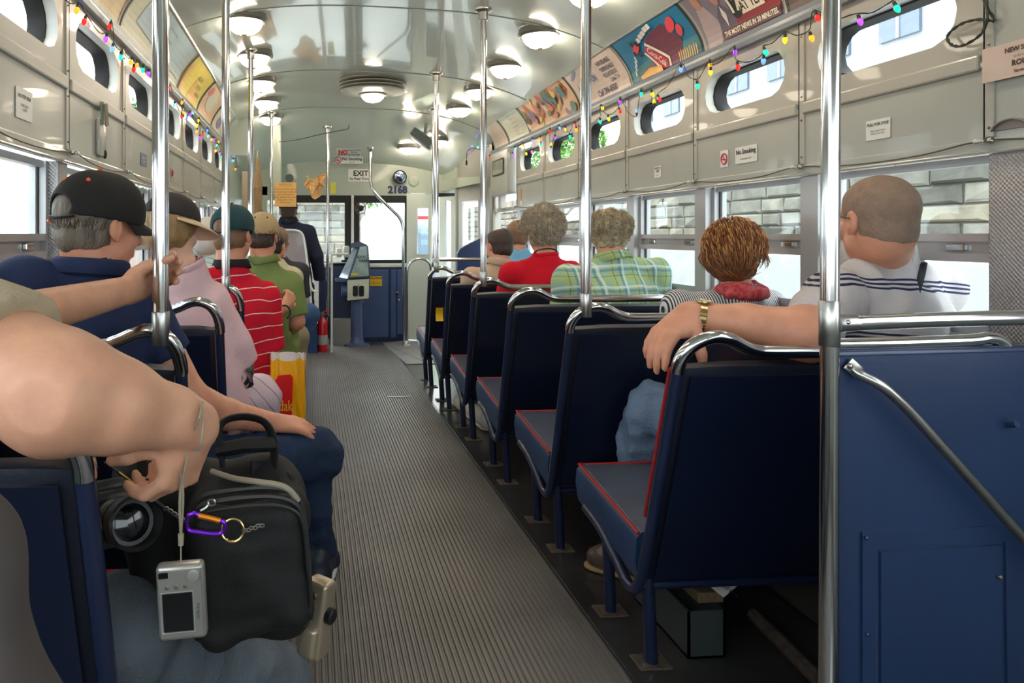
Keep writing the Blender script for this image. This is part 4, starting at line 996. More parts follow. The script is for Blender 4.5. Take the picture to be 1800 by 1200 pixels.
def shirt(p, mat, sleeves, belly, hips=None, h=.009, puff=.016, wide=1.0, folds=.003, fr=34, name='shirt', seed=3, collar=None, hem=None, chest_r=.125, sh_r=.062, depth=.62, neckcut=.066, hump=0.0):
    """sleeves: list of (points, radii)"""
    sh, nk, ch = p['sh'], p['neck'], p['chest']; side = (sh[1] - sh[0]).normalized(); halfw = (sh[1] - sh[0]).length / 2
    pts = [nk, *sh, ch, Vector(belly)] + [Vector(q) for s_ in sleeves for q in s_[0]] + ([Vector(hips)] if hips else [])
    lo, hi = bounds(pts, .17); f = SDF(lo, hi, h); mid = (sh[0] + sh[1]) / 2
    q1 = halfw / chest_r * wide * .95
    fr_ = lambda c_, hw, dp, hh: f.ell(c_, (hw, dp, hh), np.array([[side[0], 0, 0], [side[1], 0, 0], [side[2], 0, 0]]) * 0 + nparr(Matrix([side, V(0, 0, 1).cross(side), V(0, 0, 1)]).transposed()), k=.05)
    fr_(mid - V(0, 0, .13), halfw * .98 * wide, chest_r * .95, .19); fr_((mid + ch) / 2 - V(0, 0, .07), halfw * .95 * wide, chest_r, .2)
    fr_((Vector(belly) + ch) / 2, halfw * .92 * wide, chest_r * 1.02, .19); fr_(Vector(belly), halfw * .93 * wide, chest_r * 1.06, .17)
    if hips: fr_(Vector(hips), halfw * .95 * wide, chest_r, .12)
    for i in (0, 1):
        f.cap(nk - V(0, 0, .035), sh[i] - V(0, 0, .01), .050 + puff * .5, sh_r, k=.035); f.ell(sh[i] - V(0, 0, .015), (sh_r + .005,) * 3, k=.03)
    f.cap(nk - V(0, 0, .06), nk - V(0, 0, .006), neckcut + .008, k=.03)
    if hump: f.ell(nk + V(0, -.05, -.06), (.10, .06, .08), k=.04)
    for q, r in sleeves:
        for i in range(len(q) - 1): f.cap(q[i], q[i + 1], r[i], r[i + 1], k=.02)
    f.noise(folds, fr, seed, (1, 1, .5)); f.noise(folds * .6, fr * .45, seed + 9, (1, .8, 1), ridge=True)
    for q, r in sleeves:     # flat cuff opening
        a, b = Vector(q[-2]), Vector(q[-1]); d = (b - a).normalized(); lo_, hi_ = b - V(.12, .12, .12), b + V(.12, .12, .12)
        f.chop(b, d, r[-1] * 1.5); f.cap(b + d * (r[-1] - .022), b + d * (r[-1] + .02), r[-1] - .008, k=.002, op='cut')
    up = (p['L'](0, -.03, -.05) - nk).normalized()
    f.cap(nk + up * .004, nk + up * .1, neckcut - .010, k=.004, op='cut')
    if hem is not None: f.plane(V(0, 0, hem), V(0, 0, -1))
    return obj(name, f.mesh(name), mat, p['t'])
def collar(p, mat, r=.066, w=.030, t=.005, name='collar', out=.012, lift=.012, open_front=True):
    nk = p['neck']; up = (p['L'](0, -.03, -.05) - nk).normalized(); a = (p['R'] @ V(1, 0, 0)); a = (a - up * a.dot(up)).normalized(); b = up.cross(a); mb = MB(); vs = []; n = 30
    for i in range(n + 1):
        an = math.radians(-250 + 320 * i / n) if open_front else 2 * math.pi * i / n
        d = a * math.cos(an) + b * math.sin(an); rr = r * (1 + .06 * math.sin(3 * an))
        c = nk + up * lift
        vs += [c + d * rr - up * .01, c + d * (rr - .004) + up * w, c + d * (rr + out * .5) + up * (w + .002), c + d * (rr + out + .008) - up * (.012 + .006 * math.sin(2 * an))]
    fs = [(i * 4 + j, i * 4 + j + 1, i * 4 + j + 5, i * 4 + j + 4) for i in range(n) for j in range(3)]
    o = obj(name, mb.add(vs, fs), mat, p['t'], True); md = o.modifiers.new('thick', 'SOLIDIFY'); md.thickness = t; return o
def neckband(p, mat, r=.066, t=.007, lift=.002, fwd=.02):
    nk = p['neck']; up = (p['L'](0, -.03, -.05) - nk).normalized(); a = p['R'] @ V(1, 0, 0); a = (a - up * a.dot(up)).normalized(); b = up.cross(a)
    return obj('neckband', MB().tube([nk + up * (lift - fwd * math.sin(q)) + a * r * math.cos(q) * 1.08 + b * r * math.sin(q) for q in [2 * math.pi * i / 28 for i in range(28)]], t, 8, closed=True, flat=1.6), mat, p['t'], True)
def legs(p, mat, chains, h=.011, folds=.004, name='trousers', seat=None, fr=40, seed=2, hollow=True):
    pts = [Vector(q) for c in chains for q in c[0]]; lo, hi = bounds(pts, .14); f = SDF(lo, hi, h)
    for q, r in chains:
        for i in range(len(q) - 1): f.cap(q[i], q[i + 1], r[i], r[i + 1], k=.03)
    if seat: f.ell(seat[0], seat[1], k=.04)
    f.noise(folds, fr, seed, (1, 1, .6)); f.noise(folds * .8, fr * .5, seed + 3, ridge=True)
    for q, r in chains:
        a, b = Vector(q[-2]), Vector(q[-1]); d = (b - a).normalized(); f.chop(b, d, r[-1] * 1.6)
    return obj(name, f.mesh(name), mat, p['t'])
def shoe(p, mat, sole, heel, toe, s=1.0, z=.0, name='shoe'):
    heel, toe = Vector(heel), Vector(toe); d = (toe - heel).normalized(); w = d.cross(V(0, 0, 1)).normalized()
    lo, hi = bounds([heel - V(0, 0, .02), toe, heel + V(0, 0, .12)], .07); f = SDF(lo, hi, .006); m = heel * .35 + toe * .65
    f.ell(heel + V(0, 0, .045), (.042 * s, .042 * s, .05 * s), k=0); f.cap(heel + V(0, 0, .05), m + V(0, 0, .04), .044 * s, .040 * s, k=.02, w=w, q=.95); f.cap(m + V(0, 0, .032), toe - d * .03 + V(0, 0, .026), .042 * s, .030 * s, k=.02, w=w, q=1.15)
    f.cap(heel + V(0, 0, .07), heel + V(0, 0, .10), .042 * s, .040 * s, k=.01); f.plane(heel + V(0, 0, .014), V(0, 0, -1), .002); f.noise(.0015, 70, 4)
    o = obj(name, f.mesh(name), mat, p['t'])
    f = SDF(lo, hi, .006); f.cap(heel, toe - d * .035, .045 * s, .043 * s, k=0); f.plane(heel + V(0, 0, .018), V(0, 0, 1), .002); f.plane(heel + V(0, 0, .001), V(0, 0, -1), .002)
    so = obj('sole', f.mesh('sole'), sole, o)
    la = MB()
    for i in range(4): a = heel * (.55 - .09 * i) + toe * (.45 + .09 * i) + V(0, 0, .084 - i * .008); la.tube([a - w * .022, a + V(0, 0, .006), a + w * .022], .0032, 5)
    ob = obj('laces', la, M('lace', (214, 210, 204), .8), o); ob['kind'] = 'stuff'
    return o
def cap_hat(p, mat, brim_mat=None, tilt=-.12, size=1.0, brim=True, opening=True, low=.012, h=.005, eyelet=None, backdown=.0, brim_len=.07, button=True, name='cap', brimyaw=0.0, lift=.0):
    L, s, R = p['L'], p['s'], p['R']; A = nparr(R); pts = [L(x, y, z) for x in (-.12, .12) for y in (-.15, .14) for z in (-.06, .16)]
    lo, hi = bounds(pts, .01); f = SDF(lo, hi, h); e = lambda q, r, **kk: f.ell(L(*q), [z * s * size for z in r], A, **kk)
    e((0, -.014, .036 + lift), (.090, .110, .100), k=0); e((0, .03, .040 + lift), (.080, .078, .090), k=.02)
    f.noise(.0012, 46, 7); f.plane(L(0, 0, low), R @ V(0, tilt, -1), .003)
    e((0, -.014, .028), (.083, .103, .088), k=.003, op='cut')
    if opening: e((0, -.118, low + .024), (.044, .04, .030), k=.004, op='cut')
    o = obj(name, f.mesh(name), mat, p['t'])
    if brim:
        B = Matrix.Rotation(-brimyaw, 3, 'Z'); mb = MB(); n = 18; vs = []
        for i in range(n + 1):
            a = math.radians(-78 + 156 * i / n)
            for r_, dz in ((1.0, 0), (1.0, .004)): vs.append(L(*(B @ V(math.sin(a) * .083, -.008 + math.cos(a) * .100, low + .004 + dz + .008 * abs(math.cos(a))))))
            k_ = math.cos(a * .9) ** .6; vs += [L(*(B @ V(math.sin(a) * (.083 + .004 * k_), -.008 + math.cos(a) * .100 + brim_len * k_, low - .012 * k_ - .022 * math.sin(a) ** 2 + .004))), L(*(B @ V(math.sin(a) * (.083 + .004 * k_), -.008 + math.cos(a) * .100 + brim_len * k_, low - .012 * k_ - .022 * math.sin(a) ** 2)))]
        fs = []
        for i in range(n):
            for j in range(4): fs.append((i * 4 + j, i * 4 + (j + 1) % 4, (i + 1) * 4 + (j + 1) % 4, (i + 1) * 4 + j))
        obj('brim', mb.add(vs, fs), brim_mat or mat, o, True)
    if opening: obj('strap', MB().tube(cm([L(-.046, -.100, low + .004), L(-.03, -.116, low + .000), L(0, -.121, low - .002), L(.03, -.116, low), L(.046, -.100, low + .004)], 4), .0075, 8, flat=.35), mat, o, True)
    if button: obj('button', MB().ball(L(0, -.014, .137 * size), .006, 8, 6), eyelet or mat, o, True)
    if eyelet:
        for a in (-150, -215, -100, -265, -45, 45):
            aa = math.radians(a); q = V(math.cos(aa) * .068 * size, -.014 + math.sin(aa) * .083 * size, .036 + .0655 * size)
            obj('eyelet', MB().ball(L(*q), .0056, 8, 6), eyelet, o, True)
    return o
def glasses(p, mat):
    L = p['L']; mb = MB()
    for sx in (-1, 1):
        mb.tube([L(sx * .086, -.012, .006), L(sx * .083, .03, .012), L(sx * .074, .092, .010)], .0018, 6)
        mb.tube([L(sx * (.033 + .02 * math.cos(a)), .103, .002 + .014 * math.sin(a)) for a in [2 * math.pi * i / 14 for i in range(14)]], .0015, 5, closed=True)
    mb.tube([L(-.012, .104, .004), L(.012, .104, .004)], .0015, 5); return obj('glasses', mb, mat, p['t'], True)

denim = M('light_denim', (112, 132, 158), .85, var=.16, scale=9, bump=.5, bscale=160, spec=.2)
denim_d = M('dark_denim', (38, 52, 78), .85, var=.25, scale=6, bump=.5, bscale=160, spec=.2)
denim_g = M('grey_denim', (92, 100, 108), .85, var=.15, scale=8, bump=.5, bscale=160, spec=.2)

def stripe_mat(name, base, line, period, width, axis=(0, 0, 1), warp=.02, rough=.85, groups=1, gap=.012, wscale=5, off=0.0):
    if name in _mats: return _mats[name]
    m = M(name, base, rough, var=.06, scale=7, bump=.25, bscale=140, spec=.2); g = NT(m); b = g.n['Principled BSDF']; bc = b.inputs['Base Color'].links[0].from_socket
    tc = g.new('ShaderNodeTexCoord'); dt = g.new('ShaderNodeVectorMath', operation='DOT_PRODUCT'); g.l.new(tc.outputs['Object'], dt.inputs[0]); dt.inputs[1].default_value = axis
    nz = g.new('ShaderNodeTexNoise'); nz.inputs['Scale'].default_value = wscale; g.l.new(tc.outputs['Object'], nz.inputs['Vector'])
    x = g.math('ADD', dt.outputs['Value'], g.math('MULTIPLY', nz.outputs['Fac'], warp)); tot = None
    for i in range(groups):
        fr = g.math('FRACT', g.math('DIVIDE', g.math('ADD', x, i * gap + 50.0 + off), period)); k = g.math('LESS_THAN', fr, width / period)
        tot = k if tot is None else g.math('MAXIMUM', tot, k)
    g.l.new(g.mix(tot, bc, lin(line)), b.inputs['Base Color']); return m
def plaid_mat(name):
    m = M(name, (156, 190, 168), .85, var=.10, scale=7, bump=.25, bscale=140, spec=.2); g = NT(m); b = g.n['Principled BSDF']; c = b.inputs['Base Color'].links[0].from_socket
    tc = g.new('ShaderNodeTexCoord')
    nz = g.new('ShaderNodeTexNoise'); nz.inputs['Scale'].default_value = 4.5; g.l.new(tc.outputs['Object'], nz.inputs['Vector']); w = g.math('MULTIPLY', nz.outputs['Fac'], .05)
    for ax, per, wd, col, off in (((1, .35, 0), .105, .034, (176, 190, 110), .0), ((0, .2, 1), .105, .034, (176, 190, 110), .01), ((1, .35, 0), .105, .012, (86, 130, 152), .06), ((0, .2, 1), .105, .012, (86, 130, 152), .065), ((1, .35, 0), .105, .004, (60, 84, 120), .088), ((0, .2, 1), .105, .004, (60, 84, 120), .09), ((1, .35, 0), .105, .012, (226, 236, 224), .045), ((0, .2, 1), .105, .012, (226, 236, 224), .045)):
        dt = g.new('ShaderNodeVectorMath', operation='DOT_PRODUCT'); g.l.new(tc.outputs['Object'], dt.inputs[0]); dt.inputs[1].default_value = ax
        fr = g.math('FRACT', g.math('DIVIDE', g.math('ADD', g.math('ADD', dt.outputs['Value'], w), 50 + off), per)); k = g.math('MULTIPLY', g.math('LESS_THAN', fr, wd / per), .62); c = g.mix(k, c, lin(col))
    g.l.new(c, b.inputs['Base Color']); return m
def seat_body(c, neckdz=-.15, shw=.205, lean=-.02, yaw=0.0, dx=0.0, up=0.0):
    """neck, shoulders, chest and belly of a person sitting with the head at c"""
    c = Vector(c); R = Matrix.Rotation(-yaw, 3, 'Z'); nk = c + V(dx, lean - .03, neckdz)
    return dict(neck=nk, sh=[nk + R @ V(-shw, 0, -.075 + up), nk + R @ V(shw, 0, -.075 + up)], chest=nk + V(0, .01, -.24)), nk + V(0, .04, -.42)

def down_arm(sh, R_, sgn, s=1.0, elbow=None, hand=None):
    e = Vector(sh) + V(sgn * .03, .02, -.27) if elbow is None else Vector(elbow); w = e + V(-sgn * .06, .22, .02) if hand is None else Vector(hand); return e, w

# ---------- right side ----------
# 1. big man with cropped hair, arm over the rail of the nearest bench
c = P(1541, 388, Y=1.98)
geo, belly = seat_body(c, shw=.20, yaw=-.35, lean=-.02)
nk = P(1545, 451, Y=2.03); geo['neck'] = nk; geo['sh'] = [P(1468, 520, Y=1.90), P(1648, 500, Y=2.10)]; geo['chest'] = P(1560, 640, Y=2.03); belly = V(1.50, 2.06, .55)
el = P(1415, 588, Y=1.73); wr_ = P(1208, 552, Y=1.84)
hd = P(1150, 640, Y=1.80) - P(1192, 560, Y=1.84)
p = person('big man with short grey hair and a white shirt with navy stripes', (1.45, 2.05, 0), c, -.02, s=1.07, **geo,
    arms=[dict(pts=[geo['sh'][0], el, (el + wr_) / 2 + V(0, 0, .002), wr_], r=[.062, .066, .048, .031], hand=(P(1142, 612, Y=1.80) - wr_, V(-.85, -.35, .55), -1), hs=1.12, fk=dict(curl=(.34, .38, .36, .36), spread=.04, thumb=(.75, .75), k=.003)),
          dict(pts=[geo['sh'][1], geo['sh'][1] + V(-.02, .06, -.27), V(1.50, 2.38, .60)], r=[.06, .05, .035])], skin='rosy', h=.0055, nr=.066)
hair(p, M('cropped_grey_hair', (152, 126, 108), .8, var=.10, scale=40, bump=.6, bscale=240), thick=.005, front=.05, nape=-.112, rough=.0006, freq=160, h=.005)
m1 = stripe_mat('white_navy_stripe', (190, 182, 182), (34, 40, 74), .155, .006, (0.04, 0.06, 1), .045, groups=3, gap=.012, off=.062)
shirt(p, m1, [([geo['sh'][0], geo['sh'][0] * .12 + el * .88 + V(0, 0, .004)], [.074, .072])], belly, V(1.46, 2.08, .45), h=.008, chest_r=.135, sh_r=.07, folds=.0055, fr=44, neckcut=.074)
collar(p, cloth('white_knit', (196, 190, 190)), r=.074, w=.026, out=.02)
obj('crossbody_strap', MB().tube(cm([P(1624, 462, Y=2.02), P(1618, 490, Y=1.93), P(1605, 530, Y=1.895), P(1590, 565, Y=1.88), P(1574, 600, Y=1.875), P(1560, 640, Y=1.87)], 4), .009, 8, flat=.3), M('black_strap', (26, 26, 34), .7), p['t'], True)
kn = P(1142, 716, Y=2.40); ft = P(1075, 985, Y=2.52)
legs(p, denim, [([V(1.38, 2.12, .50), kn, V(kn.x - .03, kn.y + .08, .30), V(ft.x + .02, ft.y - .06, .10)], [.10, .078, .072, .075]), ([V(1.55, 2.12, .50), V(1.50, 2.56, .56), V(1.48, 2.60, .12)], [.10, .078, .062])], seat=(V(1.47, 2.10, .49), (.20, .14, .10)), name='jeans', h=.0075, folds=.010, fr=52)
shoe(p, M('brown_leather', (84, 66, 58), .4, var=.2, coat=.2), M('tan_sole', (150, 126, 88), .8), V(ft.x + .07, ft.y - .10, 0), P(1032, 985, Z=.02), 1.05)
shoe(p, M('brown_leather'), M('tan_sole'), V(1.46, 2.56, 0), V(1.44, 2.78, 0), 1.05)
glasses(p, M('thin_black_frame', (30, 28, 30), .4))
# watch and ring
wd = (el - wr_).normalized(); wc = wr_ + wd * .035
wt = thing('wristwatch', 'gold metal wristwatch on the wrist of the outstretched arm', 'watch', wc)
fr3 = Matrix((wd.cross(V(0, 0, 1)).normalized(), V(0, 0, 1), wd)).transposed()
m_gold = M('gold_links', (196, 168, 120), .25, 1.0, var=.1)
u_ = wd.cross(V(0, 0, 1)).normalized(); w_ = u_.cross(wd).normalized()
for i in range(22):
    a = 2 * math.pi * i / 22; d_ = u_ * math.cos(a) + w_ * math.sin(a) * .92; pos = wc + d_ * .037
    if i in (4, 5, 6): continue
    M4 = Matrix.Translation(pos) @ Matrix((wd, d_, wd.cross(d_))).transposed().to_4x4()
    obj('link', MB().rbox((-.009, -.002, -.0048), (.009, .002, .0048), .0012, 1, M4), m_gold, wt)
d_ = (w_ * .98 - V(0, .12, 0)).normalized(); z_ = d_; x_ = wd; M4 = Matrix.Translation(wc + d_ * .0385) @ Matrix((x_, z_.cross(x_), z_)).transposed().to_4x4()
obj('watch_case', MB().lathe([(.018, -.004), (.0195, .0), (.0185, .005), (.015, .006), (.001, .006)], 24, M4=M4), m_gold, wt, True)
obj('watch_face', MB().lathe([(.0145, .0055), (.0145, .0068), (.001, .007)], 24, M4=M4), M('watch_dial', (226, 214, 170), .3), wt, True)
for a_, l_ in ((.6, .009), (2.2, .012)): obj('watch_hand', MB().tube([M4 @ V(0, 0, .0073), M4 @ V(l_ * math.cos(a_), l_ * math.sin(a_), .0073)], .0005, 4), M('black_print', (24, 24, 28), .6), wt)

# 2. woman with auburn hair and red scarf
c = P(1292, 450, Y=2.70)
geo, belly = seat_body(c, neckdz=-.14, shw=.165, yaw=.1, lean=.0)
nk = geo['neck']; geo['sh'] = [P(1192, 536, Y=2.72), P(1352, 536, Y=2.74)]
p = person('woman with short auburn hair, red scarf and fine black-and-white striped blouse', (1.55, 2.72, 0), c, .85, pitch=-.10, s=.96, **geo,
    arms=[dict(pts=[geo['sh'][1], geo['sh'][1] + V(.0, .10, -.18), P(1384, 545, Y=2.98)], r=[.05, .042, .028], hand=(V(-.3, .5, .5), V(.4, -.6, .5), -1), fk=dict(curl=(.6,) * 4)), dict(pts=[geo['sh'][0], geo['sh'][0] + V(0, .06, -.24), geo['sh'][0] + V(.05, .28, -.22)], r=[.05, .042, .03])], skin='rosy', h=.0075, nr=.048)
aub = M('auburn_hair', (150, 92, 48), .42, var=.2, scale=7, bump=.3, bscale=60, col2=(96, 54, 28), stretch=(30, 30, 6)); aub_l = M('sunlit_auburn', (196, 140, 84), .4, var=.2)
hair(p, aub, thick=.021, front=.050, nape=-.100, rough=.004, freq=60, bob=.004, ear=True, stretch=(1, 1, .3), tilt=.1)
strands(p, aub, 1300, .085, .0016, zmin=-.05, ymax=.06, lift=.0225, wid=.003, part=(.35, -.35, -1.1), jit=.1)
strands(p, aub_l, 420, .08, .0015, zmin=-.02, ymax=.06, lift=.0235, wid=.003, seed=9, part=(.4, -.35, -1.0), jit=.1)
shirt(p, stripe_mat('pinstripe', (214, 212, 214), (58, 58, 66), .0085, .0038, (1, .1, .05), .012, wscale=3), [([geo['sh'][1], geo['sh'][1] + V(.0, .08, -.15)], [.06, .056]), ([geo['sh'][0], geo['sh'][0] + V(0, .05, -.2)], [.06, .056])], belly, h=.009, chest_r=.115, sh_r=.055, folds=.002)
m_sc = M('red_scarf', (176, 30, 40), .8, col2=(206, 96, 100), scale=60, bump=.3)
f = SDF(nk - V(.16, .16, .1), nk + V(.16, .16, .1), .006)
for i in range(14): a = 2 * math.pi * i / 14; b_ = 2 * math.pi * (i + 1) / 14; f.cap(nk + V(.074 * math.cos(a), .07 * math.sin(a), .016 + .012 * math.sin(2 * a)), nk + V(.074 * math.cos(b_), .07 * math.sin(b_), .016 + .012 * math.sin(2 * b_)), .020, k=.008)
f.ell(nk + V(0, -.04, .000), (.088, .055, .030), k=.02)
f.noise(.005, 70, 3); obj('scarf', f.mesh('scarf'), m_sc, p['t'])
legs(p, cloth('dark_slacks', (60, 60, 68)), [([V(1.45, 2.8, .5), V(1.42, 3.05, .52), V(1.42, 3.12, .1)], [.09, .07, .055]), ([V(1.62, 2.8, .5), V(1.60, 3.05, .52), V(1.60, 3.1, .1)], [.09, .07, .055])], seat=(V(1.53, 2.77, .5), (.18, .13, .09)))

# 3. plaid shirt
c = P(1071, 408, Y=3.50)
geo, belly = seat_body(c, neckdz=-.135, shw=.235, lean=-.01)
geo['sh'] = [P(1000, 492, Y=3.45), P(1150, 478, Y=3.52)]; nk = geo['neck']
p = person('balding grey-haired man in a pale green plaid shirt', (1.38, 3.5, 0), c, .35, s=1.02, **geo, arms=[dict(pts=[geo['sh'][0], geo['sh'][0] + V(-.03, .04, -.28), geo['sh'][0] + V(.04, .26, -.26)], r=[.055, .048, .034]), dict(pts=[geo['sh'][1], geo['sh'][1] + V(.03, .04, -.28), geo['sh'][1] + V(-.04, .26, -.26)], r=[.055, .048, .034])], skin='rosy', h=.0085, nr=.062)
grc = M('grey_curly_hair', (176, 160, 132), .7, var=.3, scale=40, bump=.8, bscale=60)
hair(p, grc, thick=.020, front=.04, nape=-.075, rough=.007, freq=120, bald=(0, -.005, .125, .066, .085, .066), stretch=(1, 1, 1), h=.006)
strands(p, grc, 700, .035, .0013, zmin=-.055, ymax=.03, curl=.006, lift=.018, bald=(.35, .078, .0))
pl = plaid_mat('green_plaid')
shirt(p, pl, [([geo['sh'][0], geo['sh'][0] + V(-.03, .03, -.25)], [.075, .072]), ([geo['sh'][1], geo['sh'][1] + V(.03, .03, -.25)], [.075, .072])], belly, belly - V(0, 0, .1), h=.009, chest_r=.15, sh_r=.072, wide=1.1, folds=.005, neckcut=.072)
collar(p, pl, r=.070, w=.028, out=.018)
legs(p, cloth('khaki_trousers', (150, 138, 116)), [([V(1.28, 3.55, .5), V(1.24, 3.92, .52), V(1.22, 3.96, .1)], [.10, .075, .06]), ([V(1.46, 3.55, .5), V(1.46, 3.92, .52), V(1.46, 3.96, .1)], [.10, .075, .06])], seat=(V(1.37, 3.5, .5), (.2, .14, .09)))

# 4. red shirt, lanyard
c = P(953, 408, Y=4.18)
geo, belly = seat_body(c, neckdz=-.135, shw=.20, lean=-.005)
geo['sh'] = [P(899, 480, Y=4.15), P(1003, 478, Y=4.18)]; nk = geo['neck'] = P(958, 452, Y=4.16)
p = person('man with bushy grey hair in a plain red shirt with a dark neck strap', (1.28, 4.2, 0), c, -.15, s=1.0, pitch=-.2, **geo, arms=[dict(pts=[geo['sh'][0], geo['sh'][0] + V(-.03, .04, -.27), geo['sh'][0] + V(.04, .26, -.26)], r=[.055, .046, .034]), dict(pts=[geo['sh'][1], geo['sh'][1] + V(.03, .04, -.27), geo['sh'][1] + V(-.04, .26, -.26)], r=[.055, .046, .034])], skin='rosy', h=.0085)
gr4 = M('bushy_grey_hair', (170, 158, 140), .7, var=.28, scale=30, bump=.8, bscale=60)
hair(p, gr4, thick=.026, front=.05, nape=-.070, rough=.009, freq=110, stretch=(1, 1, .6))
strands(p, gr4, 800, .04, .0014, zmin=-.05, ymax=.04, curl=.004, lift=.030)
shirt(p, cloth('bright_red_jersey', (206, 22, 42), .05), [([geo['sh'][0], geo['sh'][0] + V(-.03, .03, -.2)], [.068, .064]), ([geo['sh'][1], geo['sh'][1] + V(.03, .03, -.2)], [.068, .064])], belly, belly - V(0, 0, .1), chest_r=.13, sh_r=.062, folds=.0025)
neckband(p, M('bright_red_jersey'), .066, .007, .012)
obj('lanyard', MB().tube(cm([nk + V(-.055, .05, -.02), nk + V(-.060, -.01, .028), nk + V(-.035, -.052, .045), nk + V(0, -.066, .050), nk + V(.035, -.052, .045), nk + V(.062, -.01, .028), nk + V(.055, .05, -.02)], 5), .008, 8, flat=.4), M('black_strap'), p['t'], True)
legs(p, denim_d, [([V(1.2, 4.25, .5), V(1.12, 4.62, .52), V(1.08, 4.68, .1)], [.10, .075, .06]), ([V(1.36, 4.25, .5), V(1.36, 4.62, .52), V(1.36, 4.66, .1)], [.10, .075, .06])], seat=(V(1.28, 4.2, .5), (.2, .14, .09)))
a = P(800, 702, Z=.02); b = P(850, 745, Z=.02)
# white trainers stretched back under the third and fourth benches
p3 = p
shoe(p, M('white_leather', (206, 200, 190), .6, var=.1), M('off_white_sole', (186, 180, 168), .7), P(858, 755, Z=0), P(806, 712, Z=0) + V(0, .05, 0), 1.1)
shoe(p, M('white_leather'), M('off_white_sole'), V(1.33, 4.56, 0), V(1.33, 4.80, 0), 1.05)

# 5. dark-haired balding man, beige shirt
c = P(876, 432, Y=4.85)
geo, belly = seat_body(c, neckdz=-.13, shw=.19, lean=-.01); geo['sh'][1] = P(925, 478, Y=4.85)
p = person('balding dark-haired man in a beige shirt by the fourth bench pole', (1.22, 4.85, 0), c, -.45, s=.98, pitch=-.1, **geo, skin='rosy', h=.0095)
hair(p, M('dark_brown_hair', (62, 46, 38), .5, var=.2, scale=30, bump=.5, bscale=80), thick=.010, front=.02, nape=-.075, rough=.002, bald=(0, .03, .115, .062, .085, .05))
bg = cloth('beige_shirt', (198, 172, 148)); shirt(p, bg, [([geo['sh'][0], geo['sh'][0] + V(-.03, .03, -.2)], [.066, .062]), ([geo['sh'][1], geo['sh'][1] + V(.03, .03, -.2)], [.066, .062])], belly, h=.011); collar(p, bg, out=.02)
# 6. man in light blue
c = P(910, 414, Y=5.60)
geo, belly = seat_body(c, neckdz=-.135, shw=.17, lean=-.01)
p = person('man in a light blue shirt farthest back by the right windows', (1.55, 5.6, 0), c, .1, s=1.0, **geo, skin='rosy', h=.010)
hair(p, M('brown_hair', (122, 92, 68), .5, var=.2, scale=30, bump=.5, bscale=80), thick=.010, front=.03, nape=-.07, rough=.003, bald=(0, .03, .12, .05, .07, .05))
shirt(p, cloth('light_blue_shirt', (120, 172, 206)), [([geo['sh'][0], geo['sh'][0] + V(-.02, .03, -.2)], [.064, .06]), ([geo['sh'][1], geo['sh'][1] + V(.0, .03, -.2)], [.064, .06])], belly, h=.011)

# ---------- left side ----------
# A. camera man in the foreground: khaki shirt, both arms reaching in from the left
HT = P(283, 500, Y=1.78)      # where the hand grips the pole
c = V(-.78, 1.42, 1.22)
sL, sR = V(-.90, 1.20, 1.00), P(-120, 575, Y=1.10)
geo = dict(neck=V(-.75, 1.33, 1.07), sh=[sL, sR], chest=V(-.70, 1.28, .80))
e1 = P(-150, 600, Y=1.30); wA = P(232, 508, Y=1.745)
e2 = P(105, 690, Y=1.02); w2 = P(345, 752, Y=1.12)
p = person('man in a khaki shirt whose bare arms reach in from the left edge', (-.70, 1.35, 0), c, -.1, s=1.0, **geo,
    arms=[dict(pts=[V(-.80, 1.18, .98), e1, P(30, 558, Y=1.42), wA], r=[.055, .05, .044, .030], w=(0, 0, 1), q=1.05, hand=(P(312, 456, Y=1.85) - wA, V(-.42, .90, .10), 1), hs=1.08, fk=dict(curl=(.72, .80, .86, .9), spread=.03, thumb=(.30, .95), k=.003)),
          dict(pts=[sR, e2, P(200, 712, Y=1.05), P(300, 733, Y=1.10), w2], r=[.080, .082, .064, .043, .034], hand=(P(330, 822, Y=1.12) - P(356, 752, Y=1.12), V(.80, -.45, .3), 1), hs=1.08, fk=dict(curl=(.62, .75, .85, .9), spread=.05, thumb=(.65, .65), k=.003))], skin='fair', h=.0055, nr=.06)
hair(p, M('brown_hair'), thick=.008, front=.04, rough=.002, h=.008)
kh = cloth('khaki_shirt', (176, 160, 134))
shirt(p, kh, [([sR, P(22, 632, Y=1.05)], [.094, .100]), ([V(-.84, 1.18, .98), V(-.84, 1.18, .98) * .4 + e1 * .6], [.078, .076])], V(-.68, 1.30, .62), V(-.66, 1.30, .5), h=.009, chest_r=.14, sh_r=.075, folds=.002)
kA = [([V(-.60, 1.30, .48), P(180, 1160, Y=1.62), P(150, 1400, Y=1.75)], [.105, .078, .065]), ([V(-.48, 1.25, .47), V(-.34, 1.35, .46), P(480, 1205, Y=1.62), V(-.12, 1.68, .12)], [.105, .098, .085, .062])]
legs(p, denim_g, kA, seat=(V(-.58, 1.24, .46), (.17, .13, .10)), name='jeans', h=.008, folds=.006)
p_A = p
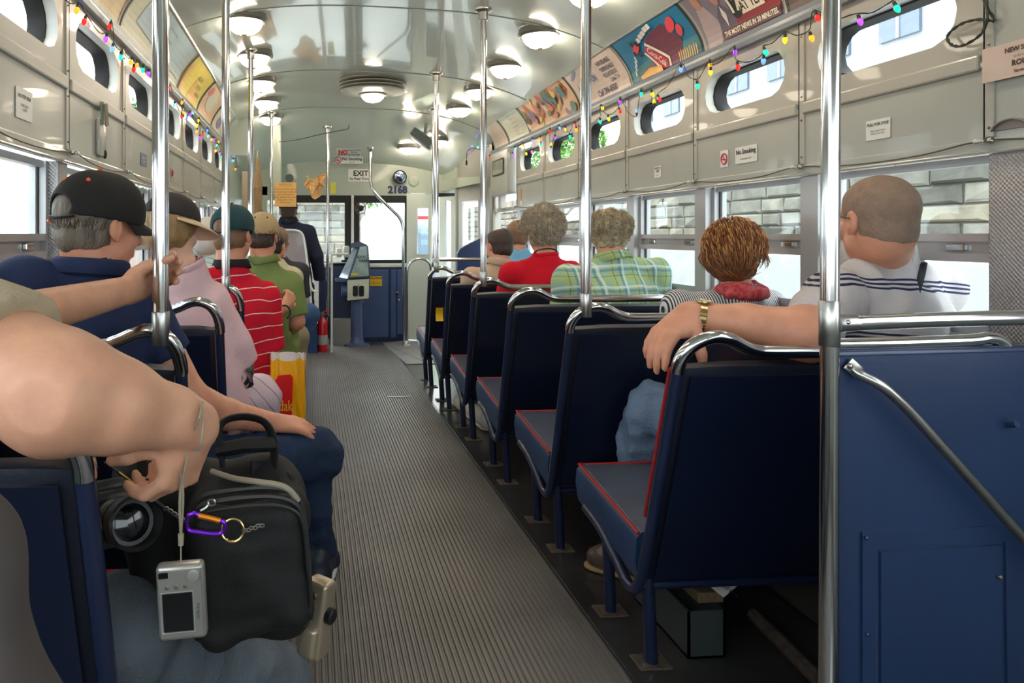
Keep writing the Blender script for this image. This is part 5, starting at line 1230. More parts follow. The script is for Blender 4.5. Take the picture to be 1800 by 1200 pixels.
# B. black cap man
c = P(176, 398, Y=1.97)
geo, belly = seat_body(c, neckdz=-.15, shw=.20, yaw=.3, lean=-.03)
geo['neck'] = P(160, 478, Y=1.95); geo['sh'] = [P(40, 502, Y=1.88), P(238, 530, Y=2.04)]; geo['chest'] = P(150, 660, Y=2.0); belly = V(-.55, 2.02, .58)
hw = P(478, 742, Y=2.36); ew = P(330, 700, Y=2.10)
p = person('man in a black cap with orange eyelets and a navy T-shirt, hand on his knee', (-.55, 2.0, 0), c, .72, s=1.04, pitch=-.10, **geo,
    arms=[dict(pts=[geo['sh'][1], ew, P(400, 728, Y=2.24), hw], r=[.062, .054, .044, .031], hand=(P(545, 748, Y=2.42) - hw, V(.1, -.35, 1), -1), hs=1.12, fk=dict(curl=(.22, .20, .22, .26), spread=.10, thumb=(.5, .35), k=.003)),
          dict(pts=[geo['sh'][0], geo['sh'][0] + V(-.03, .05, -.27), V(-.66, 2.28, .60)], r=[.06, .05, .034])], skin='rosy', h=.006, nr=.064)
hb = M('dark_grey_hair', (104, 92, 80), .6, var=.3, scale=40, bump=.8, bscale=120, stretch=(1, 1, .4))
hair(p, hb, thick=.010, front=.03, nape=-.085, rough=.0025, freq=120, h=.005)
strands(p, M('grey_strand', (150, 138, 124), .5), 260, .028, .0009, zmin=-.06, ymax=-.02, zmax=.012, lift=.008, seed=3)
strands(p, hb, 600, .028, .001, zmin=-.06, ymax=-.0, zmax=.012, lift=.008, seed=4)
m_bc = M('black_cap_cotton', (22, 20, 20), .85, var=.1, bump=.2, bscale=200); m_or = M('orange_thread', (232, 96, 40), .6, var=.05)
cp = cap_hat(p, m_bc, tilt=-.05, low=.010, eyelet=m_or, h=.0045, size=1.03, brim_len=.065)
obj('trim_stitch', MB().tube(cm([p['L'](-.050, -.104, .006), p['L'](-.036, -.117, .002), p['L'](-.018, -.125, -.001)], 4), .0035, 6), m_or, cp, True)
m_nv = cloth('navy_tshirt', (40, 50, 82), .06)
slB = geo['sh'][1] * .45 + ew * .55
shirt(p, m_nv, [([geo['sh'][1], slB], [.075, .074]), ([geo['sh'][0], geo['sh'][0] + V(-.03, .04, -.2)], [.075, .07])], belly, V(-.53, 2.02, .48), h=.0085, chest_r=.14, sh_r=.068, folds=.005, neckcut=.074)
neckband(p, m_nv, .082, .014, .012)
kB = P(556, 800, Y=2.46); fB = P(545, 1075, Y=2.52)
legs(p, denim_d, [([V(-.48, 2.08, .50), kB, V(kB.x - .03, kB.y + .02, .28), V(.03, 2.50, .09)], [.105, .080, .072, .062]), ([V(-.62, 2.08, .50), V(-.52, 2.45, .55), V(-.52, 2.50, .1)], [.10, .078, .06])], seat=(V(-.54, 2.04, .49), (.17, .13, .10)), name='dark_jeans', h=.0075, folds=.008, fr=46)
shoe(p, M('black_blue_trainer', (34, 40, 56), .5, var=.1), M('white_sole', (200, 204, 210), .6), V(.02, 2.44, 0), V(.07, 2.68, 0), 1.05)
# C. woman in pink with straw visor
c = P(304, 405, Y=2.70)
geo, belly = seat_body(c, neckdz=-.15, shw=.17, lean=-.03)
geo['neck'] = P(328, 474, Y=2.72); geo['sh'] = [P(262, 520, Y=2.70), P(374, 532, Y=2.74)]; geo['chest'] = P(360, 620, Y=2.72); belly = P(385, 690, Y=2.80)
p = person('woman in a pale pink blouse wearing a straw visor', (-.48, 2.75, 0), c, .55, s=.96, pitch=-.15, **geo, arms=[dict(pts=[geo['sh'][1], P(420, 625, Y=2.78), P(425, 640, Y=2.95)], r=[.05, .045, .03]), dict(pts=[geo['sh'][0], geo['sh'][0] + V(-.02, .04, -.25), geo['sh'][0] + V(.0, .25, -.25)], r=[.05, .042, .03])], skin='pale', h=.0085, nr=.05)
bl = M('ash_blonde_hair', (150, 118, 76), .5, var=.25, scale=20, bump=.5, bscale=60)
hair(p, bl, thick=.018, front=.05, nape=-.10, rough=.005, freq=80, ear=False)
straw = M('straw', (212, 190, 160), .8, var=.1, bump=.5, bscale=160); L = p['L']
obj('hat_crown', (lambda f: (f.ell(L(0, -.012, .045), (.094, .112, .092), nparr(p['R']), k=0), f.plane(L(0, 0, .035), p['R'] @ V(0, -.12, -1)), f)[-1])(SDF(*bounds([L(x, y, z) for x in (-.12, .12) for y in (-.14, .12) for z in (0, .16)], .01), .007)).mesh('crown'), M('dark_cloth', (36, 32, 34), .8), p['t'])
vb = MB(); vs = []; nn = 36
for i in range(nn + 1):
    a = math.radians(-125 + 250 * i / nn); k_ = max(0, math.cos(a * .62))
    for r0, dz in ((.0, .0), (.035, -.018), (.075, -.045), (.078, -.048)): vs.append(L(math.sin(a) * (.094 + r0 * k_ * 1.05), -.01 + math.cos(a) * (.110 + r0 * k_ * 1.15), .040 + dz * k_))
vb.add(vs, [(i * 4 + j, i * 4 + j + 1, i * 4 + j + 5, i * 4 + j + 4) for i in range(nn) for j in range(3)])
o = obj('straw_brim', vb, straw, p['t'], True); md = o.modifiers.new('t', 'SOLIDIFY'); md.thickness = .004
pk = cloth('pale_pink_cotton', (222, 186, 192), .05)
shirt(p, pk, [([geo['sh'][1], P(405, 605, Y=2.77), P(428, 640, Y=2.80)], [.068, .075, .062]), ([geo['sh'][0], geo['sh'][0] + V(-.02, .03, -.2)], [.064, .06])], belly, belly - V(0, 0, .08), h=.009, chest_r=.13, sh_r=.06, folds=.004)
neckband(p, pk, .066, .008, .012)
st = stripe_mat('pink_stripe_skirt', (206, 186, 200), (150, 112, 132), .05, .004, (.6, .5, .6), .05)
kC = P(452, 700, Y=3.05)
legs(p, st, [([V(-.40, 2.85, .50), kC, V(kC.x, kC.y + .03, .2)], [.12, .095, .075]), ([V(-.55, 2.85, .5), V(-.5, 3.12, .5), V(-.5, 3.15, .1)], [.1, .08, .06])], seat=(V(-.47, 2.8, .5), (.17, .13, .11)), name='striped_trousers')
obj('blouse_tail', MB().grid(lambda i, j: P(402 + 30 * i + 8 * math.sin(6 * j), 640 + 65 * j + 10 * i, Y=2.80 + .02 * math.sin(9 * i)), 8, 8), pk, p['t'], True)
# D. man in red striped shirt, teal cap
c = P(410, 412, Y=3.45)
geo, belly = seat_body(c, neckdz=-.15, shw=.21, lean=-.04)
geo['neck'] = P(405, 470, Y=3.42); geo['sh'] = [P(345, 502, Y=3.32), P(462, 522, Y=3.52)]; geo['chest'] = P(410, 560, Y=3.45); belly = P(425, 640, Y=3.50)
eD = P(474, 640, Y=3.55); wD = P(500, 640, Y=3.80)
p = person('man in a red polo with thin white stripes and a teal cap', (-.38, 3.45, 0), c, .40, s=1.03, **geo, arms=[dict(pts=[geo['sh'][1], eD, P(470, 668, Y=3.74)], r=[.058, .052, .036], hand=(V(.0, .5, -.6), V(0, .6, .6), -1), fk=dict(curl=(.5,) * 4)), dict(pts=[geo['sh'][0], geo['sh'][0] + V(-.03, .05, -.27), V(-.45, 3.75, .62)], r=[.06, .05, .034])], skin='rosy', h=.008, nr=.06)
hair(p, M('brown_hair'), thick=.008, front=.03, nape=-.08, rough=.002, freq=110)
m_tc = M('teal_cap_cotton', (24, 62, 66), .85, var=.12, bump=.2, bscale=200)
cp = cap_hat(p, m_tc, tilt=-.06, low=.012, h=.0055)
ps = stripe_mat('red_white_stripe', (206, 28, 52), (238, 214, 214), .062, .0042, (-.18, .1, 1), .05, wscale=4)
slD = geo['sh'][1] * .22 + eD * .78
shirt(p, ps, [([geo['sh'][1], slD], [.078, .082]), ([geo['sh'][0], geo['sh'][0] + V(-.03, .04, -.22)], [.075, .07])], belly, belly - V(0, 0, .1), h=.0085, chest_r=.15, sh_r=.07, folds=.004, neckcut=.072)
collar(p, cloth('charcoal_collar', (44, 40, 44)), r=.07, w=.024, out=.014)
legs(p, cloth('dark_slacks'), [([V(-.42, 3.6, .5), V(-.32, 3.95, .52), V(-.3, 4.0, .1)], [.1, .078, .06]), ([V(-.56, 3.6, .5), V(-.52, 3.95, .52), V(-.5, 4.0, .1)], [.1, .078, .06])], seat=(V(-.48, 3.55, .5), (.17, .13, .10)))
# E. green polo, khaki cap
c = P(462, 415, Y=4.22)
geo, belly = seat_body(c, neckdz=-.15, shw=.20, lean=-.03)
geo['neck'] = P(462, 460, Y=4.2); geo['sh'] = [P(415, 490, Y=4.12), P(510, 500, Y=4.26)]; geo['chest'] = P(465, 545, Y=4.2); belly = P(480, 590, Y=4.3)
eE = P(512, 580, Y=4.30)
p = person('man in an olive green polo and a khaki cap', (-.30, 4.2, 0), c, .25, s=1.02, **geo, arms=[dict(pts=[geo['sh'][1], P(520, 565, Y=4.24), P(505, 588, Y=4.45)], r=[.058, .05, .036]), dict(pts=[geo['sh'][0], P(470, 560, Y=3.98), P(500, 540, Y=4.0)], r=[.055, .044, .03], hand=(V(.3, .35, .5), V(.5, -.6, .1), 1), fk=dict(curl=(.8,) * 4))], skin='rosy', h=.0085, nr=.06)
hair(p, M('dark_brown_hair'), thick=.006, front=.03, nape=-.08, rough=.001)
m_kc = M('khaki_cap_cotton', (176, 152, 112), .85, var=.08, bump=.2, bscale=200)
cap_hat(p, m_kc, tilt=-.02, low=.006, opening=False, h=.006, eyelet=M('cap_hole', (60, 48, 40), .8), brim_len=.055)
go = cloth('olive_polo', (122, 140, 84), .06)
shirt(p, go, [([geo['sh'][1], P(520, 555, Y=4.25)], [.075, .078]), ([geo['sh'][0], geo['sh'][0] + V(-.03, .03, -.2)], [.07, .07])], belly, belly - V(0, 0, .1), h=.009, chest_r=.145, sh_r=.068, folds=.004, neckcut=.072)
collar(p, go, r=.070, w=.024, out=.018)
kE = P(518, 592, Y=4.65)
legs(p, cloth('khaki_trousers'), [([V(-.32, 4.35, .5), kE, V(kE.x + .0, kE.y, .1)], [.11, .085, .062]), ([V(-.5, 4.35, .5), V(-.45, 4.72, .52), V(-.45, 4.76, .1)], [.1, .078, .06])], seat=(V(-.42, 4.3, .5), (.17, .13, .10)))
# F. dark-haired child and the leg in jeans
c = P(484, 432, Y=5.0)
geo, belly = seat_body(c, neckdz=-.12, shw=.13, lean=-.01)
p = person('small dark-haired child peeking past the olive green shoulder', (-.22, 5.0, 0), c, .5, s=.82, **geo, skin='rosy', h=.0095, nr=.045)
hair(p, M('black_hair', (46, 36, 32), .5, var=.1), thick=.008, front=.03, rough=.001, h=.008)
shirt(p, cloth('pale_yellow_shirt', (206, 196, 168)), [([geo['sh'][0], geo['sh'][0] + V(-.02, .02, -.14)], [.05, .05]), ([geo['sh'][1], geo['sh'][1] + V(.02, .02, -.14)], [.05, .05])], belly, h=.011, chest_r=.10, sh_r=.05)
# G. pale checked shirt, by the window
c = P(366, 420, Y=4.10)
geo, belly = seat_body(c, neckdz=-.15, shw=.17, lean=-.02); geo['neck'] = P(362, 442, Y=4.1); geo['sh'] = [P(335, 455, Y=4.08), P(400, 458, Y=4.1)]
p = person('white-haired man in a faint green checked shirt by the left windows', (-.58, 4.1, 0), c, .2, s=.98, **geo, skin='pale', h=.010)
hair(p, M('white_hair', (206, 200, 192), .6), thick=.008, front=.03, rough=.001, h=.008)
shirt(p, stripe_mat('faint_check', (186, 204, 196), (120, 150, 150), .03, .005, (.3, .2, 1), .01), [([geo['sh'][0], geo['sh'][0] + V(-.02, .03, -.2)], [.062, .06]), ([geo['sh'][1], geo['sh'][1] + V(.02, .03, -.2)], [.062, .06])], belly, h=.011)
# H. knee in blue jeans ahead (passenger facing forward, beyond the olive polo)
c = V(P(490, 430, Y=5.55).x, 5.55, 1.12)
geo, belly = seat_body(c, neckdz=-.14, shw=.16, lean=-.01)
p = person('mostly hidden passenger in blue jeans with a knee out in the aisle', (-.30, 5.55, 0), c, .1, s=.9, **geo, skin='rosy', h=.0105)
hair(p, M('brown_hair'), thick=.008, front=.03, rough=.001, h=.009)
shirt(p, cloth('dark_slacks'), [([geo['sh'][0], geo['sh'][0] + V(-.02, .03, -.2)], [.06, .06]), ([geo['sh'][1], geo['sh'][1] + V(.02, .03, -.2)], [.06, .06])], belly, h=.012)
kH = P(543, 552, Y=5.95)
legs(p, M('blue_denim', (58, 88, 132), .85, var=.12, bump=.4, bscale=120), [([V(-.30, 5.65, .5), kH, V(kH.x - .14, kH.y - .12, .1)], [.11, .085, .06]), ([V(-.45, 5.65, .5), V(-.40, 5.98, .5), V(-.40, 6.0, .1)], [.1, .075, .06])], seat=(V(-.38, 5.6, .5), (.17, .13, .10)), name='jeans')
# I. driver
c = P(507, 372, Y=7.35)
geo, belly = seat_body(c, neckdz=-.17, shw=.22, lean=-.01); geo['neck'] = P(507, 388, Y=7.33); geo['sh'] = [P(470, 410, Y=7.3), P(540, 408, Y=7.36)]; geo['chest'] = P(510, 450, Y=7.3)
belly = P(515, 490, Y=7.3)
p = person('driver in a dark suit jacket seated behind the orange notice', (-.2, 7.35, 0), c, .0, s=1.05, **geo, skin='rosy', h=.011)
hair(p, M('dark_brown_hair'), thick=.006, front=.03, rough=.001, h=.009)
cap_hat(p, M('driver_cap', (40, 48, 66), .8), opening=False, h=.008, low=.02)
jk = cloth('dark_suit', (42, 46, 66), .06); shirt(p, jk, [([geo['sh'][0], P(466, 470, Y=7.3)], [.08, .07]), ([geo['sh'][1], P(556, 450, Y=7.35), P(562, 490, Y=7.45)], [.08, .072, .06])], belly, belly - V(0, 0, .12), h=.011, chest_r=.15, sh_r=.075, wide=1.05, folds=.003)
collar(p, jk, r=.07, w=.02, out=.02)
legs(p, jk, [([P(510, 520, Y=7.4), V(-.05, 7.75, .62), V(.0, 7.8, .2)], [.10, .08, .06]), ([P(495, 520, Y=7.4), V(-.3, 7.75, .62), V(-.3, 7.8, .2)], [.10, .08, .06])], seat=(P(505, 515, Y=7.35), (.2, .15, .12)), h=.014)
# ================================================================== advertising cards in the curved card rails
m_paper = M('paper'); m_ink = M('ink')
def flat(name, col=(210, 196, 170), rough=.45): return M('print_' + name, col, rough, var=.05, scale=12)
CH = .262
class Card:
    def __init__(s, name, label, side, y_far, y_near, mat, border=True):
        s.side = side; s.w = abs(y_far - y_near) - .01; s.y0 = y_far if side > 0 else y_near      # left edge as one reads
        s.n = 0; s.o = obj(name, s._mesh([(0, .004), (s.w, .004), (s.w, CH - .006), (0, CH - .006)], .003), mat)
        tag(s.o, label, 'advertisement', 'advertising cards along the coves')
        if border:
            for a, b in ((0, .014), (s.w - .014, s.w)): s.poly([(a, .004), (b, .004), (b, CH - .004), (a, CH - .004)], flat('black', (34, 30, 28)), 'border')
    def mp(s, x, y, off):
        return cove_pt(s.side, s.y0 - x if s.side > 0 else s.y0 + x, min(1, max(0, y / CH)), off)
    def _mesh(s, pts, off):
        bm = bmesh.new(); f = bm.faces.new([bm.verts.new((a, b, 0)) for a, b in pts])
        for k in range(1, 9):
            y = CH * k / 9; bmesh.ops.bisect_plane(bm, geom=bm.verts[:] + bm.edges[:] + bm.faces[:], plane_co=(0, y, 0), plane_no=(0, 1, 0))
        for v in bm.verts: v.co = s.mp(v.co.x, v.co.y, off)
        me = bpy.data.meshes.new('card'); bm.to_mesh(me); bm.free(); return me
    def poly(s, pts, mat, name='printed_shape'):
        s.n += 1; return obj(name, s._mesh(pts, .0036 + .0005 * s.n), mat, s.o)
    def disc(s, x, y, rx, ry, mat, rot=0, name='printed_shape'):
        c_, n_ = math.cos(rot), math.sin(rot)
        return s.poly([(x + rx * math.cos(a) * c_ - ry * math.sin(a) * n_, min(CH - .01, max(.008, y + rx * math.cos(a) * n_ + ry * math.sin(a) * c_))) for a in [2 * math.pi * i / 22 for i in range(22)]], mat, name)
    def text(s, body, x, y, size, mat, xs=1.0, rot=0.0, align='CENTER', bold=0.0):
        s.n += 1; off = .0036 + .0005 * s.n; c_, n_ = math.cos(rot), math.sin(rot)
        return obj('lettering', text_mesh(body, size, mapf=lambda a, b: s.mp(x + a * c_ - b * n_, y + a * n_ + b * c_, off), xs=xs, align=align, sub=.02, bold=bold), mat, s.o)
C = Card('advert_card', 'dark brown advertising card nearest on the right', 1, 2.58, 1.83, flat('brown', (92, 72, 66))); C.poly([(.1, .03), (.6, .03), (.6, .06), (.1, .06)], flat('tan', (150, 120, 96)))
C = Card('advert_card', 'news programme card with two people in suits and a red 17 logo', 1, 3.135, 2.59, flat('slate', (132, 124, 136)), border=False)
C.poly([(.02, .004), (.16, .004), (.15, .10), (.11, .19), (.05, .19), (.02, .10)], flat('lilac_suit', (176, 158, 158))); C.disc(.08, .215, .024, .034, flat('face', (192, 140, 122)))
C.poly([(.13, .004), (.27, .004), (.25, .12), (.20, .17), (.15, .12)], flat('grey_suit', (104, 92, 108))); C.disc(.195, .20, .022, .034, flat('face', (192, 140, 122))); C.poly([(.185, .12), (.20, .16), (.215, .12), (.20, .06)], flat('white', (226, 220, 214)))
C.poly([(.26, .03), (.535, .03), (.535, .25), (.30, .25), (.26, .15)], flat('deep_red', (150, 44, 54))); C.poly([(.285, .09), (.44, .09), (.44, .25), (.285, .25)], flat('maroon', (84, 34, 40)))
C.disc(.285, .135, .034, .06, flat('black')); C.text('17', .286, .135, .085, flat('cream', (238, 226, 204)), bold=.003)
C.text('NEWS', .385, .195, .075, flat('cream'), .8, bold=.002); C.poly([(.315, .085), (.46, .085), (.46, .150), (.315, .150)], flat('cream')); C.text('AT TEN', .388, .117, .058, flat('black'), .72, bold=.0015)
C.poly([(.15, .012), (.53, .012), (.53, .055), (.15, .055)], flat('maroon')); C.text('THE MOST NEWS IN 30 MINUTES.', .34, .034, .034, flat('cream'), .70, bold=.001)
# soft drink card
C = Card('advert_card', 'teal blue drinks card with a dark red can and small racing car', 1, 3.89, 3.15, flat('teal', (24, 116, 156)))
C.poly([(.02, .01), (.02, .07), (.25, .10), (.72, .10), (.72, .01)], flat('sea_green', (70, 130, 140))); C.poly([(.10, .01), (.14, .05), (.30, .085), (.36, .05), (.34, .01)], flat('gravel', (110, 104, 96)))
C.poly([(.30, .01), (.25, .14), (.34, .20), (.52, .22), (.60, .12), (.54, .01)], flat('dark_cola', (108, 44, 66))); C.disc(.58, .195, .05, .026, flat('coral', (226, 70, 82)), .5); C.disc(.62, .155, .032, .022, flat('coral'), .9)
C.poly([(.33, .03), (.25, .135), (.28, .165), (.42, .055), (.41, .012), (.37, .012)], flat('cola_red', (196, 40, 62))); C.poly([(.285, .170), (.43, .055), (.425, .012), (.445, .012), (.445, .065), (.30, .182)], flat('cream')); C.poly([(.24, .135), (.255, .138), (.345, .03), (.36, .008), (.34, .008)], flat('cream'))
C.text('Coca-Cola', .34, .088, .050, flat('white'), .75, rot=-.80, bold=.001)
C.disc(.20, .175, .050, .018, flat('coral'), .35); 
for a, b in ((.165, .155), (.205, .140), (.19, .205), (.235, .195)): C.disc(a, b, .014, .014, flat('black'))
for i, (a, b) in enumerate(((.275, .205), (.315, .215), (.352, .222), (.392, .232), (.43, .236))): C.poly([(a - .017, b - .013), (a + .017, b - .009), (a + .017, b + .013), (a - .017, b + .010)], flat('white'))
for i, (a, b) in enumerate(((.085, .055), (.105, .085), (.125, .108), (.145, .128))): C.poly([(a - .007, b - .018), (a + .007, b - .012), (a + .010, b + .020), (a - .002, b + .014)], flat('white'))
C.poly([(.14, .008), (.13, .03), (.24, .055), (.36, .04), (.37, .008)], flat('amber', (232, 176, 92)))
for i in range(9): C.poly([(.54 + i * .02, .012), (.548 + i * .02, .012), (.552 + i * .02, .065 + .01 * (i % 2)), (.544 + i * .02, .065)], flat('amber'))
# cable card
C = Card('advert_card', 'cream cable television card with lettering and a phone number', 1, 4.65, 3.905, flat('cream_card', (204, 186, 172)), border=False)
nv = flat('navy', (52, 50, 92)); C.poly([(.04, .06), (.10, .06), (.08, .17)], flat('grey_blue', (120, 140, 160))); C.disc(.115, .22, .07, .012, flat('grey_blue'), .3)
C.text('ON', .335, .150, .058, flat('steel_blue', (72, 112, 150)), .8, bold=.002)
for i, q in enumerate(('*AFFORDABLE', '*DEPENDABLE', '*COURTEOUS')): C.text(q, .555, .205 - i * .037, .036, nv, .78, bold=.0006)
C.text('Cable T.V.', .585, .094, .036, nv, .8, bold=.0006); C.text('Call 396-8500', .44, .044, .060, nv, .80, bold=.001)
# comic-like card: loose patches of colour
C = Card('advert_card', 'busy multicoloured illustrated card, farther along the right cove', 1, 5.77, 4.665, flat('peach', (206, 170, 134))); r = random.Random(11)
pal = [('rust', (186, 96, 60)), ('yellow', (216, 184, 84)), ('teal2', (84, 124, 122)), ('rose', (206, 112, 104)), ('violet', (122, 100, 140)), ('sky', (170, 190, 196)), ('moss', (110, 116, 70)), ('bone', (222, 208, 178)), ('orange', (222, 120, 50)), ('umber', (96, 66, 50))]
for i in range(46):
    x, y = r.uniform(.05, 1.04), r.uniform(.03, .235); q = pal[r.randrange(len(pal))]; C.disc(x, y, r.uniform(.012, .05), r.uniform(.012, .045), flat(*q), r.uniform(0, 3.1))
C = Card('advert_card', 'pale card with faint green writing, near the right front end', 1, 6.40, 5.785, flat('pale_sage', (186, 184, 162)))
for i in range(6): C.text('~ ~ -~~ ~', .32, .225 - i * .036, .040, flat('sage_ink', (122, 134, 112)), .8)
C = Card('advert_card', 'small tan card with a fan of rays at the front end of the right cove', 1, 6.92, 6.415, flat('sand', (190, 168, 146)))
for i in range(8): a = i * .19; C.poly([(.05, .02), (.05 + .3 * math.cos(a), .02 + .22 * math.sin(a)), (.05 + .3 * math.cos(a + .05), .02 + .22 * math.sin(a + .05))], flat('bone'))
# left cove
C = Card('advert_card', 'aged beige card nearest the viewer in the left cove', -1, 3.15, 1.75, M('aged_beige', (198, 176, 134), .5, var=.16, scale=5)); 
C = Card('advert_card', 'pale card with a light blue printed panel in the left cove', -1, 4.48, 3.17, flat('pale_olive', (182, 184, 160)))
C.poly([(.18, .10), (1.24, .06), (1.24, .25), (.18, .25)], flat('powder_blue', (158, 182, 190)))
for i in range(3): C.text('~-~~ -~- ~~-~', .70, .215 - i * .045, .040, flat('steel_blue'), .8)
C = Card('advert_card', 'bright yellow card in the left cove', -1, 5.25, 4.50, flat('vivid_yellow', (222, 200, 44)))
C.poly([(.30, .02), (.60, .02), (.55, .15), (.36, .17)], flat('gold', (232, 178, 62))); C.poly([(.02, .02), (.12, .02), (.10, .2), (.04, .2)], flat('gold'))
for i in range(3): C.poly([(.36 + .07 * i, .175 - i * .045), (.50 + .07 * i, .18 - i * .045), (.49 + .07 * i, .20 - i * .045), (.37 + .07 * i, .20 - i * .045)], flat('olive_ink', (150, 146, 40)))
C = Card('advert_card', 'peach and grey card beyond the yellow one in the left cove', -1, 5.98, 5.27, flat('peach')); C.disc(.35, .15, .2, .07, flat('pale_sage')); C.disc(.12, .2, .07, .03, flat('rose', (206, 112, 104)))
C = Card('advert_card', 'dull grey-green card at the front end of the left cove', -1, 6.75, 6.0, flat('pale_sage')); C.disc(.3, .1, .12, .06, flat('violet', (122, 100, 140)))
for i in range(4): C.text('-- ~~ --', .5, .21 - i * .04, .04, flat('sage_ink'), .8)

# ================================================================== strings of coloured bulbs
BC = dict(r=(255, 30, 24), g=(20, 220, 150), b=(90, 140, 255), y=(255, 200, 20), o=(255, 140, 30), p=(150, 60, 255), c=(90, 230, 230), k=(255, 90, 190))
def bulb_mat(k): return M('bulb_' + k, BC[k], .2, var=0, emit=BC[k], es=1.5)
m_cord = M('green_cord', (34, 52, 40), .6)
def string_lights(name, label, X, bulbs, extra=()):
    o0 = P(bulbs[0][0], bulbs[0][1], X=X); t = thing(name, label, 'string lights', o0); rr = random.Random(5)
    pts = []; sign = -1 if X > 0 else 1
    order = sorted(bulbs, key=lambda b: -b[0] if X > 0 else b[0])
    for (u, v, k) in order:
        p = P(u, v, X=X); up = rr.choice((1, 1, 1, -1)) if len(pts) % 3 == 1 else 1; off = V(sign * .004, rr.uniform(-.012, .012), .026 * up)
        q = p + off; dirv = (p - q).normalized(); M4 = Matrix.Translation(p) @ dirv.to_track_quat('Z', 'Y').to_matrix().to_4x4()
        bl_ = obj('bulb', MB().lathe([(.001, -.010), (.0062, -.009), (.0086, -.003), (.0082, .004), (.0056, .010), (.002, .014), (.0005, .0145)], 9, M4=M4), bulb_mat(k), t, True)
        obj('socket', MB().tube([p - dirv * .006, p - dirv * .024], [.0062, .0048], 7), m_cord, bl_)
        pts.append(q - dirv * .002)
    out = []
    for i in range(len(pts) - 1):
        a, b = pts[i], pts[i + 1]; out.append(a); L_ = (b - a).length
        if L_ > .06: m_ = (a + b) / 2 + V(sign * .004, 0, -min(.03, L_ * .12)); out.append(m_)
    out.append(pts[-1]); pth = cm(out, 3)
    obj('cord', MB().tube(pth, .0016, 4, caps=False).tube([q + V(0, .002 * math.sin(i * 1.3), .0022 * math.cos(i * 1.3)) for i, q in enumerate(pth)], .0014, 4, caps=False), m_cord, t)
    return t
RB = [(1226, 151, 'g'), (1197, 122, 'b'), (1127, 165, 'g'), (1147, 166, 'y'), (1150, 179, 'y'), (1159, 174, 'r'), (1090, 179, 'p'), (1090, 196, 'r'), (1119, 196, 'b'), (1059, 190, 'y'), (1055, 214, 'g'), (1070, 209, 'y'), (1012, 220, 'r'), (1013, 228, 'o'),
      (994, 227, 'y'), (984, 225, 'b'), (967, 231, 'r'), (976, 242, 'p'), (969, 254, 'y'), (1002, 240, 'g'), (950, 244, 'o'), (951, 254, 'g'), (936, 247, 'b'), (920, 255, 'o'), (906, 261, 'c'), (902, 272, 'p'), (925, 270, 'y'), (935, 267, 'k'), (890, 275, 'o'), (874, 274, 'g'), (861, 276, 'r'), (864, 286, 'b'), (876, 284, 'y'), (886, 284, 'k'), (865, 294, 'p'),
      (1248, 115, 'o'), (1249, 127, 'y'), (1292, 92, 'p'), (1297, 118, 'r'), (1346, 92, 'g'), (1342, 107, 'b'), (1380, 70, 'y'), (1427, 67, 'o'), (1437, 31, 'r'), (1512, 38, 'p'), (1577, 15, 'g'), (1610, -12, 'b'), (1660, -30, 'r')]
string_lights('string_lights', 'string of small coloured bulbs along the right cove', XR - .040, RB)
LB = [(95, -8, 'b'), (135, 18, 'o'), (148, 38, 'r'), (193, 47, 'r'), (186, 69, 'p'), (197, 86, 'b'), (212, 100, 'g'), (230, 109, 'o'), (240, 114, 'o'), (235, 122, 'r'), (251, 123, 'g'), (261, 129, 'p'), (297, 155, 'r'), (306, 185, 'c'), (320, 180, 'o'), (322, 199, 'y'), (319, 205, 'r'), (329, 207, 'b'), (334, 201, 'p'), (338, 199, 'c'), (346, 220, 'y'), (349, 212, 'y'), (346, 231, 'o'), (356, 236, 'r'), (364, 229, 'b'), (350, 242, 'p'), (366, 239, 'c'), (372, 245, 'o'), (376, 245, 'p'), (384, 250, 'o'), (381, 255, 'c'), (379, 265, 'y'), (386, 270, 'k'), (388, 275, 'g'), (400, 270, 'r'), (412, 275, 'b'), (410, 282, 'c'), (414, 297, 'o'), (422, 290, 'o'), (425, 297, 'r')]
string_lights('string_lights', 'string of small coloured bulbs along the left cove', XL + .040, LB)
FB = [(840, 259, 'c'), (830, 257, 'b'), (825, 267, 'p')]
t = thing('string_lights', 'short dangling end of the bulb string beyond the right cove, by the door', 'string lights', P(840, 259, Y=7.3))
for u, v, k in FB: obj('bulb', MB().ball(P(u, v, Y=7.3), .012, 8, 6), bulb_mat(k), t, True)
obj('cord', MB().tube(cm([P(862, 255, Y=7.1), P(846, 262, Y=7.2), P(840, 262, Y=7.3), P(832, 260, Y=7.3), P(826, 262, Y=7.3), P(821, 268, Y=7.3), P(820, 282, Y=7.3)], 4), .003, 5).cyl(P(820, 282, Y=7.3), P(820, 290, Y=7.3), .009, 8), M('black_strap'), t)
# spare loop of cord hanging at the near right
X_ = XR - .02
pts = [P(1727, -20, X=X_), P(1732, 8, X=X_), P(1748, 36, X=X_), P(1722, 34, X=X_), P(1690, 42, X=X_), P(1666, 62, X=X_ + .004), P(1672, 78, X=X_), P(1692, 80, X=X_), P(1722, 62, X=X_), P(1735, 35, X=X_ - .008), P(1734, 0, X=X_), P(1738, -25, X=X_)]
pth = cm(pts, 6); o = obj('cord_loop', MB().tube([q + V(0, .0022 * math.sin(i * 1.2), .0022 * math.cos(i * 1.2)) for i, q in enumerate(pth)], .0026, 5).tube([q - V(0, .0022 * math.sin(i * 1.2), .0022 * math.cos(i * 1.2)) for i, q in enumerate(pth)], .0026, 5), m_cord)
tag(o, 'loop of dark green twisted cord hanging at the upper right', 'cord')
